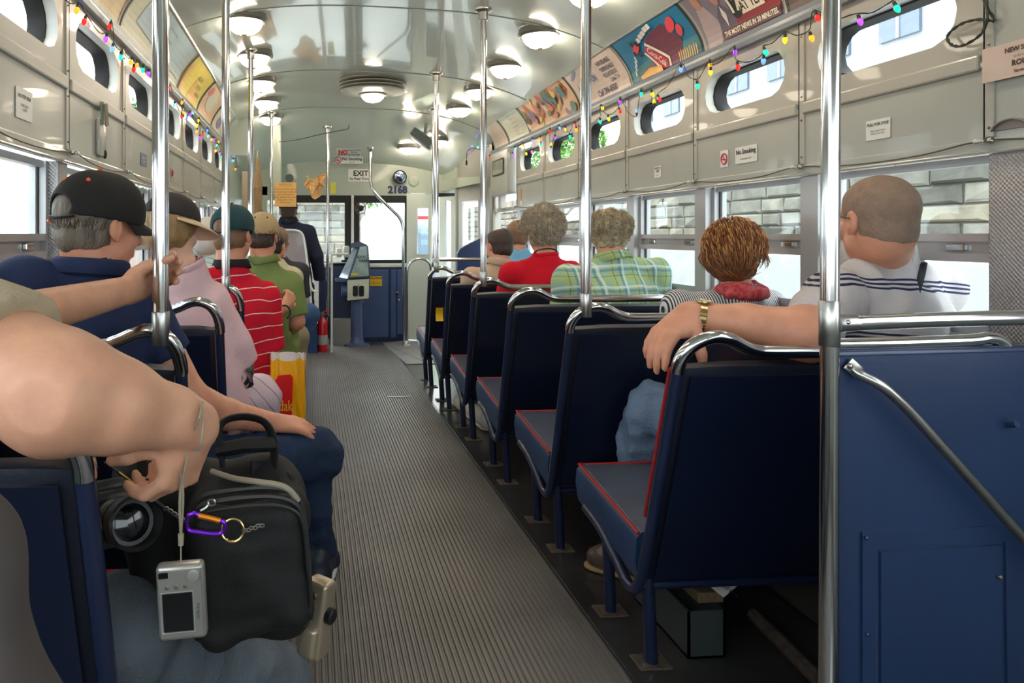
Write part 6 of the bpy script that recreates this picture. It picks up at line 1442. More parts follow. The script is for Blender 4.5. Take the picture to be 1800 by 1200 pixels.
# bell cords with brackets
def bellcord(X, label, side, ks):
    zc = 1.398 if side > 0 else 1.425; t = thing('bell_cord', label, 'cord', (X, JY(2), zc)); pts = []
    for k in ks:
        y = JY(k); pts += [V(X, y, zc + .012), V(X, y + .18, zc - .004), V(X, y + .37, zc - .008), V(X, y + .55, zc - .002)]
        b = obj('bracket', MB().rbox((X - .012, y - .02, zc + .004), (X + .012, y + .012, zc + .018), .004).tube([V(X + side * .02, y - .006, zc + .02), V(X, y - .01, zc + .012)], .006, 6).ball((X, y - .03, zc + .010), .009, 8, 6), m_steel, t, True)
    obj('wire', MB().tube(cm(pts, 4), .0022, 5), m_wire, t)
bellcord(XR - .028, 'thin bell cord on little brackets above the right windows', 1, range(-1, 7))
bellcord(XL + .028, 'thin bell cord on little brackets above the left windows', -1, range(-1, 7))

# ================================================================== notices and fittings on the side walls
def sign(name, label, side, u, v, w, h, mat, lines=(), xo=.004, parent=None, tilt=0.0, lm=None):
    X = (XR - xo) if side > 0 else (XL + xo); c = P(u, v, X=X); U = V(0, -side, 0); W = V(0, 0, 1)
    o = obj(name, MB().prism(rrect(w, h, .004, 2), c + V(side * .0012, 0, 0), U, W, (-side, 0, 0), .0012), mat); tag(o, label, 'sign')
    for (txt, dx, dy, sz, *bo) in lines: letter(txt, sz, lm or m_ink, o, c + U * dx + W * dy + V(-side * .0006, 0, 0), U, W, bold=bo[0] if bo else 0)
    return o
m_white = M('white_sign', (222, 222, 218), .4, var=.03)
def nosmoke(o, c, U, W, r, mat):
    ring = MB(); N = Vector(U).cross(Vector(W)); pts = [c + Vector(U) * r * math.cos(a) + Vector(W) * r * math.sin(a) + N * .001 for a in [2 * math.pi * i / 20 for i in range(20)]]
    ring.tube(pts, r * .12, 4, closed=True).tube([pts[7], pts[17]], r * .1, 4); obj('prohibition_ring', ring, mat, o)
    obj('cigarette', MB().tube([c - Vector(U) * r * .6 - Vector(W) * r * .1 + N * .0006, c + Vector(U) * r * .5 - Vector(W) * r * .1 + N * .0006], r * .09, 4), m_ink, o)
m_redp = M('red_print'); 
o = sign('no_smoking_sign', 'white No Smoking sign on the right wall panel', 1, 1311, 271, .150, .068, m_white, [('No Smoking', 0, .012, .027, .0006), ('Pennsylvania Code', 0, -.016, .010)])
o = sign('no_smoking_symbol', 'small white square with a red no-smoking ring beside the No Smoking sign', 1, 1273, 279, .060, .072, m_white); nosmoke(o, P(1273, 279, X=XR - .0055), (0, -1, 0), (0, 0, 1), .022, m_redp)
sign('rule_sign', 'small white lettered notice on the nearest right wall panel', 1, 1543, 227, .098, .062, m_white, [('PULL FOR STOP', 0, .016, .0125, .0003), ('Please signal driver\nbefore your stop', 0, -.008, .008)])
sign('rule_sign', 'small white label between the plaid shirt and the No Smoking sign', 1, 1156, 302, .070, .058, m_white, [('WATCH\nSTEP', 0, .010, .016, .0004), ('please', 0, -.017, .009)])
sign('rule_sign', 'tiny faded label above the grey-haired man in red', 1, 984, 307, .06, .05, M('faded_label', (176, 174, 166), .5), [('EXIT\nREAR', 0, .0, .014)])
sign('paper_tag', 'tiny orange pennant sticker high on the right wall near the front', 1, 915, 341, .045, .085, M('orange_paper', (214, 148, 92), .7))
sign('rule_sign', 'tiny white label under the orange pennant sticker', 1, 916, 358, .06, .045, m_white, [('21', 0, 0, .02)])
o = sign('route_poster', 'cream poster with typewritten lines announcing a streamlined route', 1, 1812, 96, .26, .088, M('cream_poster', (206, 184, 170), .6, var=.04), [('NEW STREAMLINERS', .010, .024, .0165, .0006), ('to be operated daily on', 0, .007, .009), ('ROUTE 6', -.01, -.010, .019, .0008), ('Starting Sunday, June', 0, -.030, .010, .0003)], xo=.017, lm=M('brown_ink', (78, 52, 44), .7))
sign('rule_sign', 'small white notice on the nearest left wall panel', -1, 43, 184, .118, .085, m_white, [('NO STEP REAR', 0, .02, .014, .0003), ('KEEP AISLE\nCLEAR', 0, -.010, .011)])
sign('blue_sign', 'small blue-grey plaque on the left wall behind the near pole', -1, 253, 281, .12, .06, M('plaque_blue', (92, 108, 132), .4), [('EXIT AT\nREAR', 0, 0, .016)], lm=m_white)
sign('no_smoking_symbol', 'faint no-smoking decal on the left wall beyond the near pole', -1, 304, 308, .10, .075, M('faded_label'), [('No Smoking', 0, -.02, .012)])
nosmoke(bpy.data.objects[-1] if False else obj('decal_backing', MB().box(P(300, 303, X=XL + .0055) - V(.0005, .001, .001), P(300, 303, X=XL + .0055) + V(.0005, .001, .001)), m_white, [x for x in bpy.data.objects if x.name.startswith('no_smoking_symbol')][-1]), P(303, 304, X=XL + .006), (0, 1, 0), (0, 0, 1), .018, m_redp)
# recessed handle on the near right panel
c = P(1778, 226, X=XR - .004)
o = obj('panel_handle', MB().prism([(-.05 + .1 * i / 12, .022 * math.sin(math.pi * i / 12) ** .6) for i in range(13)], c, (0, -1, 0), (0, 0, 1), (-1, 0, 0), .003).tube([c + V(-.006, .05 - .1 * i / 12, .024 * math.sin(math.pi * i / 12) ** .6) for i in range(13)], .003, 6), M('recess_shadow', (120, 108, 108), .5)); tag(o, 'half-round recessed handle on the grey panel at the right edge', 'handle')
# leaflet holder and long handle cover on the left
c = P(182, 235, X=XL + .01); a_, b_ = P(170, 208, X=XL + .004), P(190, 285, X=XL + .004)
t = thing('leaflet_holder', 'leaflets tucked behind the long handle housing on the left wall', 'leaflets', a_)
obj('housing', MB().rbox((XL + .001, a_.y - .01, b_.z + .01), (XL + .018, a_.y + .085, a_.z), .008), m_paint, t, True)
obj('finger_hole', MB().ball((XL + .016, a_.y + .065, b_.z + .022), .018, 10, 8, (.4, 1, 1)), m_dark_gap, t, True)
for i, (dy, tl, col) in enumerate(((.02, .15, (92, 120, 96)), (.045, -.05, (206, 204, 190)), (.06, .22, (110, 100, 86)))):
    q0 = V(XL + .020 + .003 * i, a_.y + dy, a_.z - .02); M4 = Matrix.Translation(q0) @ Matrix.Rotation(tl, 4, 'X')
    obj('leaflet', MB().rbox((-.0008, -.022, 0), (.0008, .022, .085), .0005, 1, M4), M('leaflet_%d' % i, col, .6), t)

# ================================================================== fittings at the front
def ffront(name, label, u, v, wpx, hpx, mat, lines=(), Y=YF - .004, cat='sign', lm=None):
    c = P(u, v, Y=Y); k = 1 / F_PX * c.y; w, h = wpx * k, hpx * k
    o = obj(name, MB().prism([(-w / 2, -h / 2), (w / 2, -h / 2), (w / 2, h / 2), (-w / 2, h / 2)], c, (1, 0, 0), (0, 0, 1), (0, -1, 0), .004), mat); tag(o, label, cat)
    for (txt, dx, dy, sz, *bo) in lines: letter(txt, sz * k, lm or m_ink, o, c + V(dx * k, -.0045, dy * k), (1, 0, 0), (0, 0, 1), bold=bo[0] if bo else 0)
    return o
ffront('exit_sign', 'white EXIT by Rear Door sign above the windshield', 631, 308, 38, 22, m_white, [('EXIT', 3, 3, 13, .002), ('by Rear Door', 2, -6, 6.5, .001)])
yn = 7.92
def slopey(v):
    for i in range(160):
        y = 6.6 + .01 * i
        if P(613, v, Y=y).z >= ceil_z(.4, y): return y
    return 8.1
o = ffront('no_smoking_sign', 'white No Smoking sign hanging under the sloped ceiling above the driver', 613, 281, 50, 13, m_white, [('No Smoking', 6, 1.5, 7, .0012), ('state law', 5, -4, 3)], Y=slopey(272) - .06)
nosmoke(o, P(594, 281, Y=slopey(272) - .068), (1, 0, 0), (0, 0, 1), .034, m_redp)
o = ffront('rule_lettering', 'red NO and small print painted above the No Smoking sign', 613, 267, 44, 13, M('pale_ceiling_label', (190, 196, 194), .4, var=0), [('NO', -10, -1, 10, .004)], Y=slopey(260) - .06, lm=m_redp)
y2 = slopey(260) - .068; k = y2 / F_PX; letter('Passengers must take seats', 3.6 * k, M('green_ink', (70, 96, 96), .6), o, P(613, 271.5, Y=y2), (1, 0, 0), (0, 0, 1), bold=.0008)
letter('Eating, Drinking\nSpitting', 3.6 * k, M('green_ink'), o, P(622, 265.5, Y=y2), (1, 0, 0), (0, 0, 1), bold=.0005)
k = YF / F_PX; o = letter('2168', 17 * k, M('number_blue', (28, 40, 84), .5), None, P(699, 334, Y=YF - .004), (1, 0, 0), (0, 0, 1), bold=.006, xs=1.0, name='car_number'); tag(o, 'dark blue car number 2168 above the windshield', 'number')
# serif feet for the number
t = thing('round_mirror', 'small round convex mirror above the number 2168', 'mirror', P(703, 311, Y=YF - .05)); c = P(703, 311, Y=YF - .05); MX = Matrix.Translation(c) @ Matrix.Rotation(math.radians(100), 4, 'X')
obj('glass', MB().lathe([(.070, 0), (.062, .008), (.04, .016), (.001, .02)], 28, M4=MX), M('mirror_glass', (190, 200, 225), .04, 1.0, var=0), t, True)
obj('rim', MB().lathe([(.068, -.01), (.077, -.008), (.077, .006), (.068, .006)], 28, M4=MX, caps=False), m_rubber, t, True); obj('arm', MB().cyl(c, c + V(-.02, .06, .03), .012, 8), m_rubber, t)
o = obj('vent_disc', MB().lathe([(.055, 0), (.055, .012), (.04, .016), (.001, .016)], 20, M4=Matrix.Translation(P(727, 318, Y=YF - .002)) @ Matrix.Rotation(math.radians(90), 4, 'X')), m_green, None, True); tag(o, 'round painted cap on the header beside the mirror', 'cap')
o = obj('speaker_disc', MB().lathe([(.045, 0), (.045, .012), (.03, .006), (.001, .008)], 20, M4=Matrix.Translation(P(509, 313, Y=YF - .002)) @ Matrix.Rotation(math.radians(90), 4, 'X')), M('speaker_grey', (104, 116, 108), .6), None, True); tag(o, 'small dark round speaker on the header above the driver', 'speaker')
# tilted mirror box
c = P(742, 243, Y=7.2); M4 = Matrix.Translation(c) @ Matrix.Rotation(math.radians(38), 4, 'Y') @ Matrix.Rotation(math.radians(-15), 4, 'Z')
t = thing('mirror_box', 'tilted rectangular interior mirror in a chrome housing by the ceiling', 'mirror', c)
obj('housing', MB().rbox((-.135, -.02, -.055), (.135, .06, .055), .02, 3, M4), m_chrome, t, True); obj('glass', MB().rbox((-.12, -.024, -.042), (.12, -.020, .042), .003, 1, M4), M('mirror_dull', (150, 164, 158), .08, .9, var=.1), t)
obj('bracket', MB().cyl(c + V(.03, .03, .03), V(c.x + .05, 7.25, ceil_z(c.x, 7.25)), .016, 8), m_steel, t, True)
# orange notice, driver screen, cloths, coat
c = P(502, 342, Y=6.86); k = 6.9 / F_PX
o = obj('orange_notice', MB().box((c.x - 18.5 * k, 6.86, c.z - 21 * k), (c.x + 18.5 * k, 6.863, c.z + 21 * k)), M('orange_notice_paper', (230, 180, 106), .7, var=.04)); tag(o, 'orange-yellow paper notice taped to the slim pole behind the driver', 'notice')
letter('NOTICE', 6 * k, M('faint_brown_ink', (150, 104, 60), .7), o, c + V(0, -.001, 17 * k), (1, 0, 0), (0, 0, 1))
letter('\n'.join(['Please do not talk to', 'the operator while the', 'car is in motion.', 'Stay behind the line.', 'Exact fare only.', 'Thank you']), 4.6 * k, M('faint_brown_ink'), o, c + V(0, -.001, -2 * k), (1, 0, 0), (0, 0, 1))
ys_ = 6.95
t = thing('driver_screen', 'mauve-grey panel in a chrome tube frame behind the driver', 'screen', P(515, 540, Y=ys_))
pf = [P(484, 560, Y=ys_), P(484, 410, Y=ys_), P(490, 404, Y=ys_), P(522, 405, Y=ys_), P(533, 412, Y=ys_), P(538, 440, Y=ys_), P(546, 520, Y=ys_), P(547, 560, Y=ys_)]
obj('panel', MB().prism([(p.x, p.z) for p in pf], (0, ys_, 0), (1, 0, 0), (0, 0, 1), (0, 1, 0), .01), M('mauve_panel', (150, 138, 142), .35, var=.05, coat=.3), t)
obj('frame', MB().tube(cm([P(484, 404, Y=ys_ - .01), P(505, 404, Y=ys_ - .01), P(521, 405, Y=ys_ - .01), P(531, 411, Y=ys_ - .01), P(536, 430, Y=ys_ - .01), P(544, 490, Y=ys_ - .01), P(548, 508, Y=ys_ - .01), P(556, 513, Y=ys_ - .01)], 5), .011, 8).cyl(P(545, 508, Y=ys_), P(549, 560, Y=ys_), .010, 8), m_white_metal, t, True)
tq = cm([P(545, 316, Y=7.42), P(560, 314, Y=7.40), P(571, 318, Y=7.42)], 4)
o = obj('woven_scarf', MB().grid(lambda i, j: P(538 + 33 * i + 3 * math.sin(7 * j), 310 + 22 * j + 5 * math.sin(5 * i) + 14 * j * (1 if .35 < i < .8 else 0), Y=7.44 + .03 * math.sin(11 * i)), 16, 10), M('woven_orange', (216, 148, 72), .85, col2=(232, 200, 150), scale=60)); o.modifiers.new('t', 'SOLIDIFY').thickness = .015
tag(o, 'orange and cream woven cloth draped on the upright pole behind the driver', 'cloth')
o = obj('yellow_card', MB().rbox(tuple(P(581, 341, Y=7.45)), tuple(P(590, 320, Y=7.45) + V(0, .04, 0)), .006), M('yellow_plastic', (212, 206, 50), .4)); tag(o, 'small yellow plastic holder on the pole above the extinguisher', 'holder')
yc_ = 6.7
f = SDF(P(443, 402, Y=yc_) - V(.03, .07, .02), P(462, 262, Y=yc_) + V(.03, .07, .02), .009)
f.cap(P(452, 280, Y=yc_), P(453, 330, Y=yc_), .022, .045, k=.01); f.cap(P(453, 330, Y=yc_), P(452, 396, Y=yc_), .045, .04, k=.02); f.noise(.009, 60, 3, (1.5, 1, .2), True)
t = thing('hanging_coat', 'tan coat hanging from a hook behind the left poles', 'coat', P(452, 396, Y=yc_)); obj('cloth', f.mesh('coat'), M('tan_coat', (150, 124, 88), .9, var=.1), t); obj('hook', MB().tube([P(452, 280, Y=yc_), P(452, 266, Y=yc_), V(P(452, 266, Y=yc_).x, 6.86, P(452, 262, Y=yc_).z), V(XL + .20, 6.87, P(452, 262, Y=yc_).z)], .007, 6), m_steel, t)
o = obj('upright_batten', MB().rbox((P(424, 400, Y=6.75).x, 6.82, P(424, 375, Y=6.75).z), (P(434, 400, Y=6.75).x, 6.862, P(424, 300, Y=6.75).z), .006), M('tan_wood', (176, 156, 134), .6)); tag(o, 'short pale wooden batten beside the end of the left windows', 'batten')
# fan on the windshield post
c = P(634, 366, Y=7.9); t = thing('dash_fan', 'small fan mounted by the windshield centre post', 'fan', c)
obj('cage', MB().tube([c + V(.055 * math.cos(a), 0, .06 * math.sin(a)) for a in [2 * math.pi * i / 20 for i in range(20)]], .004, 5, closed=True).tube([c + V(.03 * math.cos(a), -.01, .03 * math.sin(a)) for a in [2 * math.pi * i / 20 for i in range(20)]], .003, 5, closed=True), M('fan_brown', (108, 92, 84), .5), t)
obj('motor', MB().lathe([(.001, -.02), (.03, -.015), (.034, .03), (.02, .05), (.001, .052)], 14, M4=Matrix.Translation(c) @ Matrix.Rotation(math.radians(-90), 4, 'X')), m_rubber, t, True)
obj('blades', MB().prism([(.0, .0), (.045, .012), (.05, .03), (.0, .012)], c, (1, 0, 0), (0, 0, 1), (0, 1, 0), .002).prism([(.0, .0), (-.045, -.012), (-.05, -.03), (.0, -.012)], c, (1, 0, 0), (0, 0, 1), (0, 1, 0), .002), M('fan_brown'), t); obj('stem', MB().cyl(c + V(0, .03, 0), V(c.x - .05, YF, c.z + .12), .01, 6), m_rubber, t)
o = obj('hand_strap_wire', MB().tube(cm([P(490, 249, Y=7.2), P(520, 246, Y=7.2), P(560, 237, Y=7.2), P(600, 229, Y=7.2), P(612, 226, Y=7.2), P(613, 219, Y=7.2)], 4), .0035, 5), m_wire); tag(o, 'thin wire running slantwise under the ceiling above the driver', 'wire')

# fare box on its pedestal
Yb = 7.72; k = Yb / F_PX
def fb(u, v, dy=0): return P(u, v, Y=Yb + dy)
bx_ = fb(628, 600); t = thing('fare_box', 'fare box with sloped glass sides on a blue round pedestal', 'fare box', (bx_.x, Yb + .1, 0))
m_ped = M('pedestal_blue', (78, 92, 132), .35, var=.05, coat=.2)
obj('pedestal', MB().lathe([(.14, 0), (.14, .014), (.085, .03), (.07, .08), (.066, .12), (.060, .5), (.060, .64), (.10, .66)], 26, (bx_.x, Yb + .12, 0)), m_ped, t, True)
q = [fb(611, 528), fb(648, 524), fb(649, 490), fb(611, 492)]
obj('coin_plate', MB().add([p for p in q] + [p + V(0, .2, 0) for p in q], [(0, 1, 2, 3), (4, 5, 6, 7), (0, 1, 5, 4), (1, 2, 6, 5), (2, 3, 7, 6), (3, 0, 4, 7)]), M('cream_metal', (206, 208, 190), .35, .2), t)
w_ = MB()
for u0, u1 in ((620, 629), (631, 640)):
    a, b = fb((u0 + u1) / 2, 511.5, -.003), k; w_.prism([(x, y) for x, y in rrect((u1 - u0) * k, 19 * k, .018, 4)], a, (1, 0, 0), (0, 0, 1), (0, -1, 0), .002)
obj('coin_window', w_, M('dark_window', (30, 38, 34), .15), t)
obj('divider', MB().box(fb(629, 523, -.006), fb(631, 500, -.003)), m_chrome, t)
top = [fb(612, 490, .0), fb(650, 486, .0), fb(650, 486, .22), fb(612, 490, .22)]; apex = [fb(631, 434, .04), fb(646, 432, .04), fb(646, 431, .2), fb(631, 432, .2)]
obj('housing', MB().add(top + apex, [(0, 1, 5, 4), (1, 2, 6, 5), (2, 3, 7, 6), (3, 0, 4, 7), (4, 5, 6, 7), (0, 1, 2, 3)]), M('fare_glass', (150, 170, 172), .12, .3, var=.15, scale=12), t)
obj('edge_bar', MB().tube([fb(612, 490, -.004), fb(631, 434, .036)], .010, 4).tube([fb(650, 486, -.004), fb(646, 432, .036)], .008, 4).tube([fb(612, 489, -.004), fb(650, 486, -.004)], .010, 4), M('slate_metal', (72, 84, 100), .4, .5), t)
obj('cap', MB().add([fb(616, 428, .04), fb(631, 424, .04), fb(645, 430, .04), fb(647, 434, .04), fb(631, 434, .04), fb(616, 436, .04)] + [fb(616, 428, .2), fb(631, 424, .2), fb(645, 430, .2), fb(647, 434, .2), fb(631, 434, .2), fb(616, 436, .2)], [(0, 1, 2, 3, 4, 5), (6, 7, 8, 9, 10, 11)] + [(i, (i + 1) % 6, 6 + (i + 1) % 6, 6 + i) for i in range(6)]), M('slate_metal'), t)
lf_ = [fb(596, 487, .1), fb(612, 490, .02), fb(632, 436, .05), fb(621, 436, .12)]
obj('side_glass', MB().add(lf_ + [p + V(-.0, .02, 0) for p in lf_], [(0, 1, 2, 3), (4, 5, 6, 7), (0, 1, 5, 4), (1, 2, 6, 5), (2, 3, 7, 6), (3, 0, 4, 7)]), M('fare_glass2', (186, 198, 214), .1, .4, var=.2, scale=10), t)
obj('tray', MB().rbox(tuple(fb(590, 496, .05)), tuple(fb(612, 489, .05) + V(0, .15, 0)), .008), m_ped, t); obj('side_drum', MB().cyl(fb(600, 512, .10), fb(611, 512, .10), .07, 16), m_bluep, t, True)
letter('EXACT\nFARE', 7 * k, m_ink, t, fb(639, 455, .018), (1, 0, 0), (0, .3, 1), depth=.001, bold=.001)
obj('yellow_strip', MB().box(fb(617, 484, -.012), fb(629, 480, -.006)), M('yellow_plastic'), t)
o = ffront('yellow_sticker', 'yellow warning sticker on the blue dash beside the fare box', 661, 494, 21, 17, M('caution_yellow', (236, 190, 24), .5), [('CAUTION', 0, 5, 4.6, .001), ('watch your step\nwhen leaving', 0, -3, 3)], Y=YF - .047)
# driver console
t = thing('control_console', 'dark driver console with white instrument housings below the windshield', 'console', P(600, 560, Y=7.95)); a, b = P(583, 598, Y=7.95), P(612, 455, Y=7.95)
obj('cabinet', MB().rbox((a.x, 7.92, 0), (b.x + .05, 8.1, b.z - .06), .01), m_blue_dk, t); obj('top_plate', MB().rbox((a.x - .02, 7.88, b.z - .06), (b.x + .08, 8.12, b.z - .04), .006), m_rubber, t)
for u0, u1, v0_ in ((591, 601, 436), (604, 614, 432)):
    p0, p1 = P(u0, 452, Y=8.0), P(u1, v0_, Y=8.0); obj('instrument', MB().rbox((p0.x, 7.97, p0.z), (p1.x, 8.07, p1.z), .012), m_white_metal, t, True)
obj('base', MB().box((a.x + .02, 7.8, 0), (b.x + .02, 7.92, .28)), M('grey_box', (136, 136, 134), .5), t)
# fire extinguisher
c = P(567, 618, Z=0.0); ye = c.y; t = thing('fire_extinguisher', 'red fire extinguisher with a pale label at the foot of the pole', 'fire extinguisher', (c.x, ye, 0))
zt0 = P(567, 560, Y=ye).z; r_ = .052
obj('cylinder', MB().lathe([(.03, .0), (r_, .006), (r_, zt0 - .05), (r_ * .85, zt0 - .02), (.022, zt0), (.018, zt0 + .02)], 24, (c.x, ye, 0)), M('extinguisher_red', (204, 26, 38), .25, var=.03, coat=.4), t, True)
obj('label', MB().lathe([(r_ + .001, .075), (r_ + .001, zt0 - .16)], 24, (c.x, ye, 0), caps=False), M('label_grey', (170, 170, 172), .5, var=.1, scale=30), t, True)
obj('valve', MB().cyl((c.x, ye, zt0 + .015), (c.x, ye, zt0 + .06), .018, 10), m_chrome, t, True); obj('handle', MB().tube([V(c.x - .01, ye, zt0 + .055), V(c.x + .05, ye, zt0 + .085)], .007, 6).tube([V(c.x - .01, ye, zt0 + .04), V(c.x + .045, ye, zt0 + .045)], .006, 6), M('extinguisher_red'), t)
obj('hose', MB().tube(cm([V(c.x + .01, ye, zt0 + .035), V(c.x + .06, ye, zt0 + .01), V(c.x + .062, ye, zt0 - .12), V(c.x + .058, ye, zt0 - .2)], 4), .009, 7), m_rubber, t, True)
# blue locker box under the front left seat
a, b = P(534, 622, Z=0), P(558, 622, Z=0)
o = obj('battery_locker', MB().rbox((a.x - .2, a.y + .02, 0), (b.x, a.y + .35, .36), .008), M('locker_blue', (40, 66, 112), .4, var=.05)); tag(o, 'blue metal locker on the floor left of the fire extinguisher', 'locker')
# yellow tag on the far bench and red piece at the third
c = P(772, 552, Y=5.44)
o = obj('yellow_tag', MB().grid(lambda i, j: c + V(.055 * (i - .5), -.02 + .015 * math.sin(3 * j), .10 * (.5 - j)), 4, 6), M('caution_yellow')); o.modifiers.new('t', 'SOLIDIFY').thickness = .003; tag(o, 'small curled yellow tag hanging on the farthest right-hand bench', 'tag')

# ================================================================== things in the passengers' hands
# yellow and red carrier bag
Ybg = 3.25
t = thing('carrier_bag', 'yellow and red plastic carrier bag standing in the aisle on the left', 'bag', P(505, 780, Y=Ybg))
def bagpt(u, v, y): return P(u, v, Y=y)
def bag_fn(i, j):
    # i around, j up
    v = 770 - 138 * j; uu0, uu1 = 470 + 6 * j, 536 + 1.5 * j; a = 2 * math.pi * i
    cxx, w_ = (uu0 + uu1) / 2, (uu1 - uu0) / 2; sq = lambda x: math.copysign(abs(x) ** .5, x)
    return P(cxx + w_ * sq(math.cos(a)) + 1.0 * math.sin(5 * a + 6 * j), v + (3 * math.sin(7 * a) if j > .9 else 0), Y=Ybg + .07 * sq(math.sin(a)) * (1 - .3 * j) + .006 * math.sin(9 * a + 5 * j))
obj('bag_body', MB().grid(bag_fn, 60, 16, closeu=True), M('bag_yellow', (246, 176, 14), .35, var=.05, bump=.4, bscale=14, coat=.2), t, True)
obj('bag_top', MB().grid(lambda i, j: bag_fn(i, 1) + V(0, 0, .03 * j + .012 * math.sin(14 * math.pi * i) * j), 60, 3, closeu=True), M('bag_white', (226, 214, 206), .4, bump=.3, bscale=20), t, True)
def bgf(u, v): return P(u, v, Y=Ybg - .078)
obj('printed_panel', MB().add([bgf(472, 766), bgf(512, 766), bgf(515, 664), bgf(511, 658), bgf(489, 660), bgf(480, 676), bgf(471, 690)], [tuple(range(7))]), M('bag_red', (214, 10, 20), .35), t)
k = (Ybg) / F_PX; letter('Kodak', 26 * k, M('bag_yellow'), t, bgf(492, 714) + V(0, -.001, 0), (1, 0, 0), (0, 0, 1), bold=.001, xs=.62)

# black camera bag on the lap
Yg = 1.30
bg_ = thing('camera_bag', 'large black padded camera bag with carry handle on the lap', 'bag', P(430, 1140, Y=Yg)); m_nyl = M('black_nylon', (10, 9, 10), .75, var=.12, scale=9, bump=.15, bscale=260)
lo, hi = P(190, 1160, Y=Yg - .12), P(600, 700, Y=Yg + .25)
f = SDF((min(lo.x, hi.x) - .05, Yg - .2, lo.z - .05), (hi.x + .05, Yg + .30, hi.z + .05), .0075)
A_, B_, C_, D_ = P(375, 925, Y=Yg), P(490, 922, Y=Yg), P(495, 1080, Y=Yg), P(385, 1095, Y=Yg)
for a, b in ((A_, B_), (B_, C_), (C_, D_), (D_, A_), (A_, C_), (B_, D_)): f.cap(a + V(0, .03, 0), b + V(0, .03, 0), .046, k=.03)
A2, B2, C2, D2 = P(250, 850, Y=Yg + .1), P(468, 862, Y=Yg + .1), P(480, 1030, Y=Yg + .1), P(290, 1060, Y=Yg + .1)
for a, b in ((A2, B2), (B2, C2), (C2, D2), (D2, A2), (A2, C2), (B2, D2)): f.cap(a, b, .052, k=.04)
f.noise(.003, 40, 2); obj('bag_body', f.mesh('bag'), m_nyl, bg_)
f = SDF((P(320, 900, Y=Yg).x - .03, Yg - .12, P(1, 1160, Y=Yg).z), (P(560, 900, Y=Yg).x + .05, Yg + .08, P(1, 850, Y=Yg).z), .005)
a, b, c, d = P(368, 925, Y=Yg - .05), P(500, 905, Y=Yg - .05), P(515, 1065, Y=Yg - .05), P(385, 1105, Y=Yg - .05)
for p0, p1 in ((a, b), (b, c), (c, d), (d, a), (a, c), (b, d)): f.cap(p0, p1, .028, k=.02)
for s_ in (.25, .5, .75): f.cap(a.lerp(d, s_), b.lerp(c, s_), .030, k=.02)
f.noise(.0015, 50, 5); obj('front_pocket', f.mesh('pocket'), m_nyl, bg_)
zp = cm([P(345, 925, Y=Yg - .07), P(352, 890, Y=Yg - .075), P(400, 878, Y=Yg - .08), P(470, 872, Y=Yg - .08), P(515, 882, Y=Yg - .078), P(532, 910, Y=Yg - .072), P(540, 970, Y=Yg - .07), P(545, 1040, Y=Yg - .065), P(535, 1085, Y=Yg - .06)], 6)
obj('piping', MB().tube(zp, .0045, 6).tube([q + V(0, .012, .010) for q in zp], .004, 6).tube([q + V(.002, -.006, -.012) for q in zp[6:]], .003, 6), M('bag_piping', (40, 38, 38), .5), bg_, True)
hpts = cm([P(392, 820, Y=Yg + .06), P(385, 770, Y=Yg + .07), P(392, 742, Y=Yg + .08), P(425, 732, Y=Yg + .09), P(462, 740, Y=Yg + .09), P(478, 765, Y=Yg + .09), P(482, 800, Y=Yg + .08), P(478, 830, Y=Yg + .07)], 6)
obj('carry_handle', MB().tube(hpts, .016, 10, flat=.35), m_nyl, bg_, True)
obj('collar_band', MB().tube([P(392, 790, Y=Yg + .07), P(430, 782, Y=Yg + .05), P(478, 780, Y=Yg + .07)], .026, 10, flat=.5), m_nyl, bg_, True)
obj('side_flap', MB().grid(lambda i, j: P(440 + 78 * i, 810 + 70 * j - 22 * i * (1 - i) + 28 * i * i, Y=Yg + .05 + .03 * math.sin(3 * i)), 10, 6), m_nyl, bg_, True).modifiers.new('t', 'SOLIDIFY').thickness = .006
obj('grey_cord', MB().tube(cm([P(372, 828, Y=Yg - .02), P(410, 840, Y=Yg - .05), P(450, 846, Y=Yg - .07), P(490, 852, Y=Yg - .075), P(510, 862, Y=Yg - .075), P(524, 880, Y=Yg - .07)], 5), .005, 8), M('grey_cord', (150, 138, 120), .7), bg_, True)
for (u, v) in ((280, 797), (265, 812)): obj('snap', MB().lathe([(.007, 0), (.007, .003), (.004, .004), (.001, .003)], 12, M4=Matrix.Translation(P(u, v, Y=Yg - .01)) @ Matrix.Rotation(math.radians(90), 4, 'X')), m_gold, bg_, True)
obj('badge_flap', MB().rbox(tuple(P(238, 840, Y=Yg + .02)), tuple(P(318, 782, Y=Yg + .03)), .01), M('dark_leather', (38, 34, 32), .5, bump=.2), bg_)
obj('zip_pull', MB().tube([P(368, 885, Y=Yg - .085), P(362, 892, Y=Yg - .088), P(352, 898, Y=Yg - .088)], .0022, 6).tube(cm([P(366, 880, Y=Yg - .085), P(376, 878, Y=Yg - .087), P(378, 886, Y=Yg - .087), P(368, 888, Y=Yg - .087)], 3, True), .0018, 5, closed=True), m_steel, bg_, True)
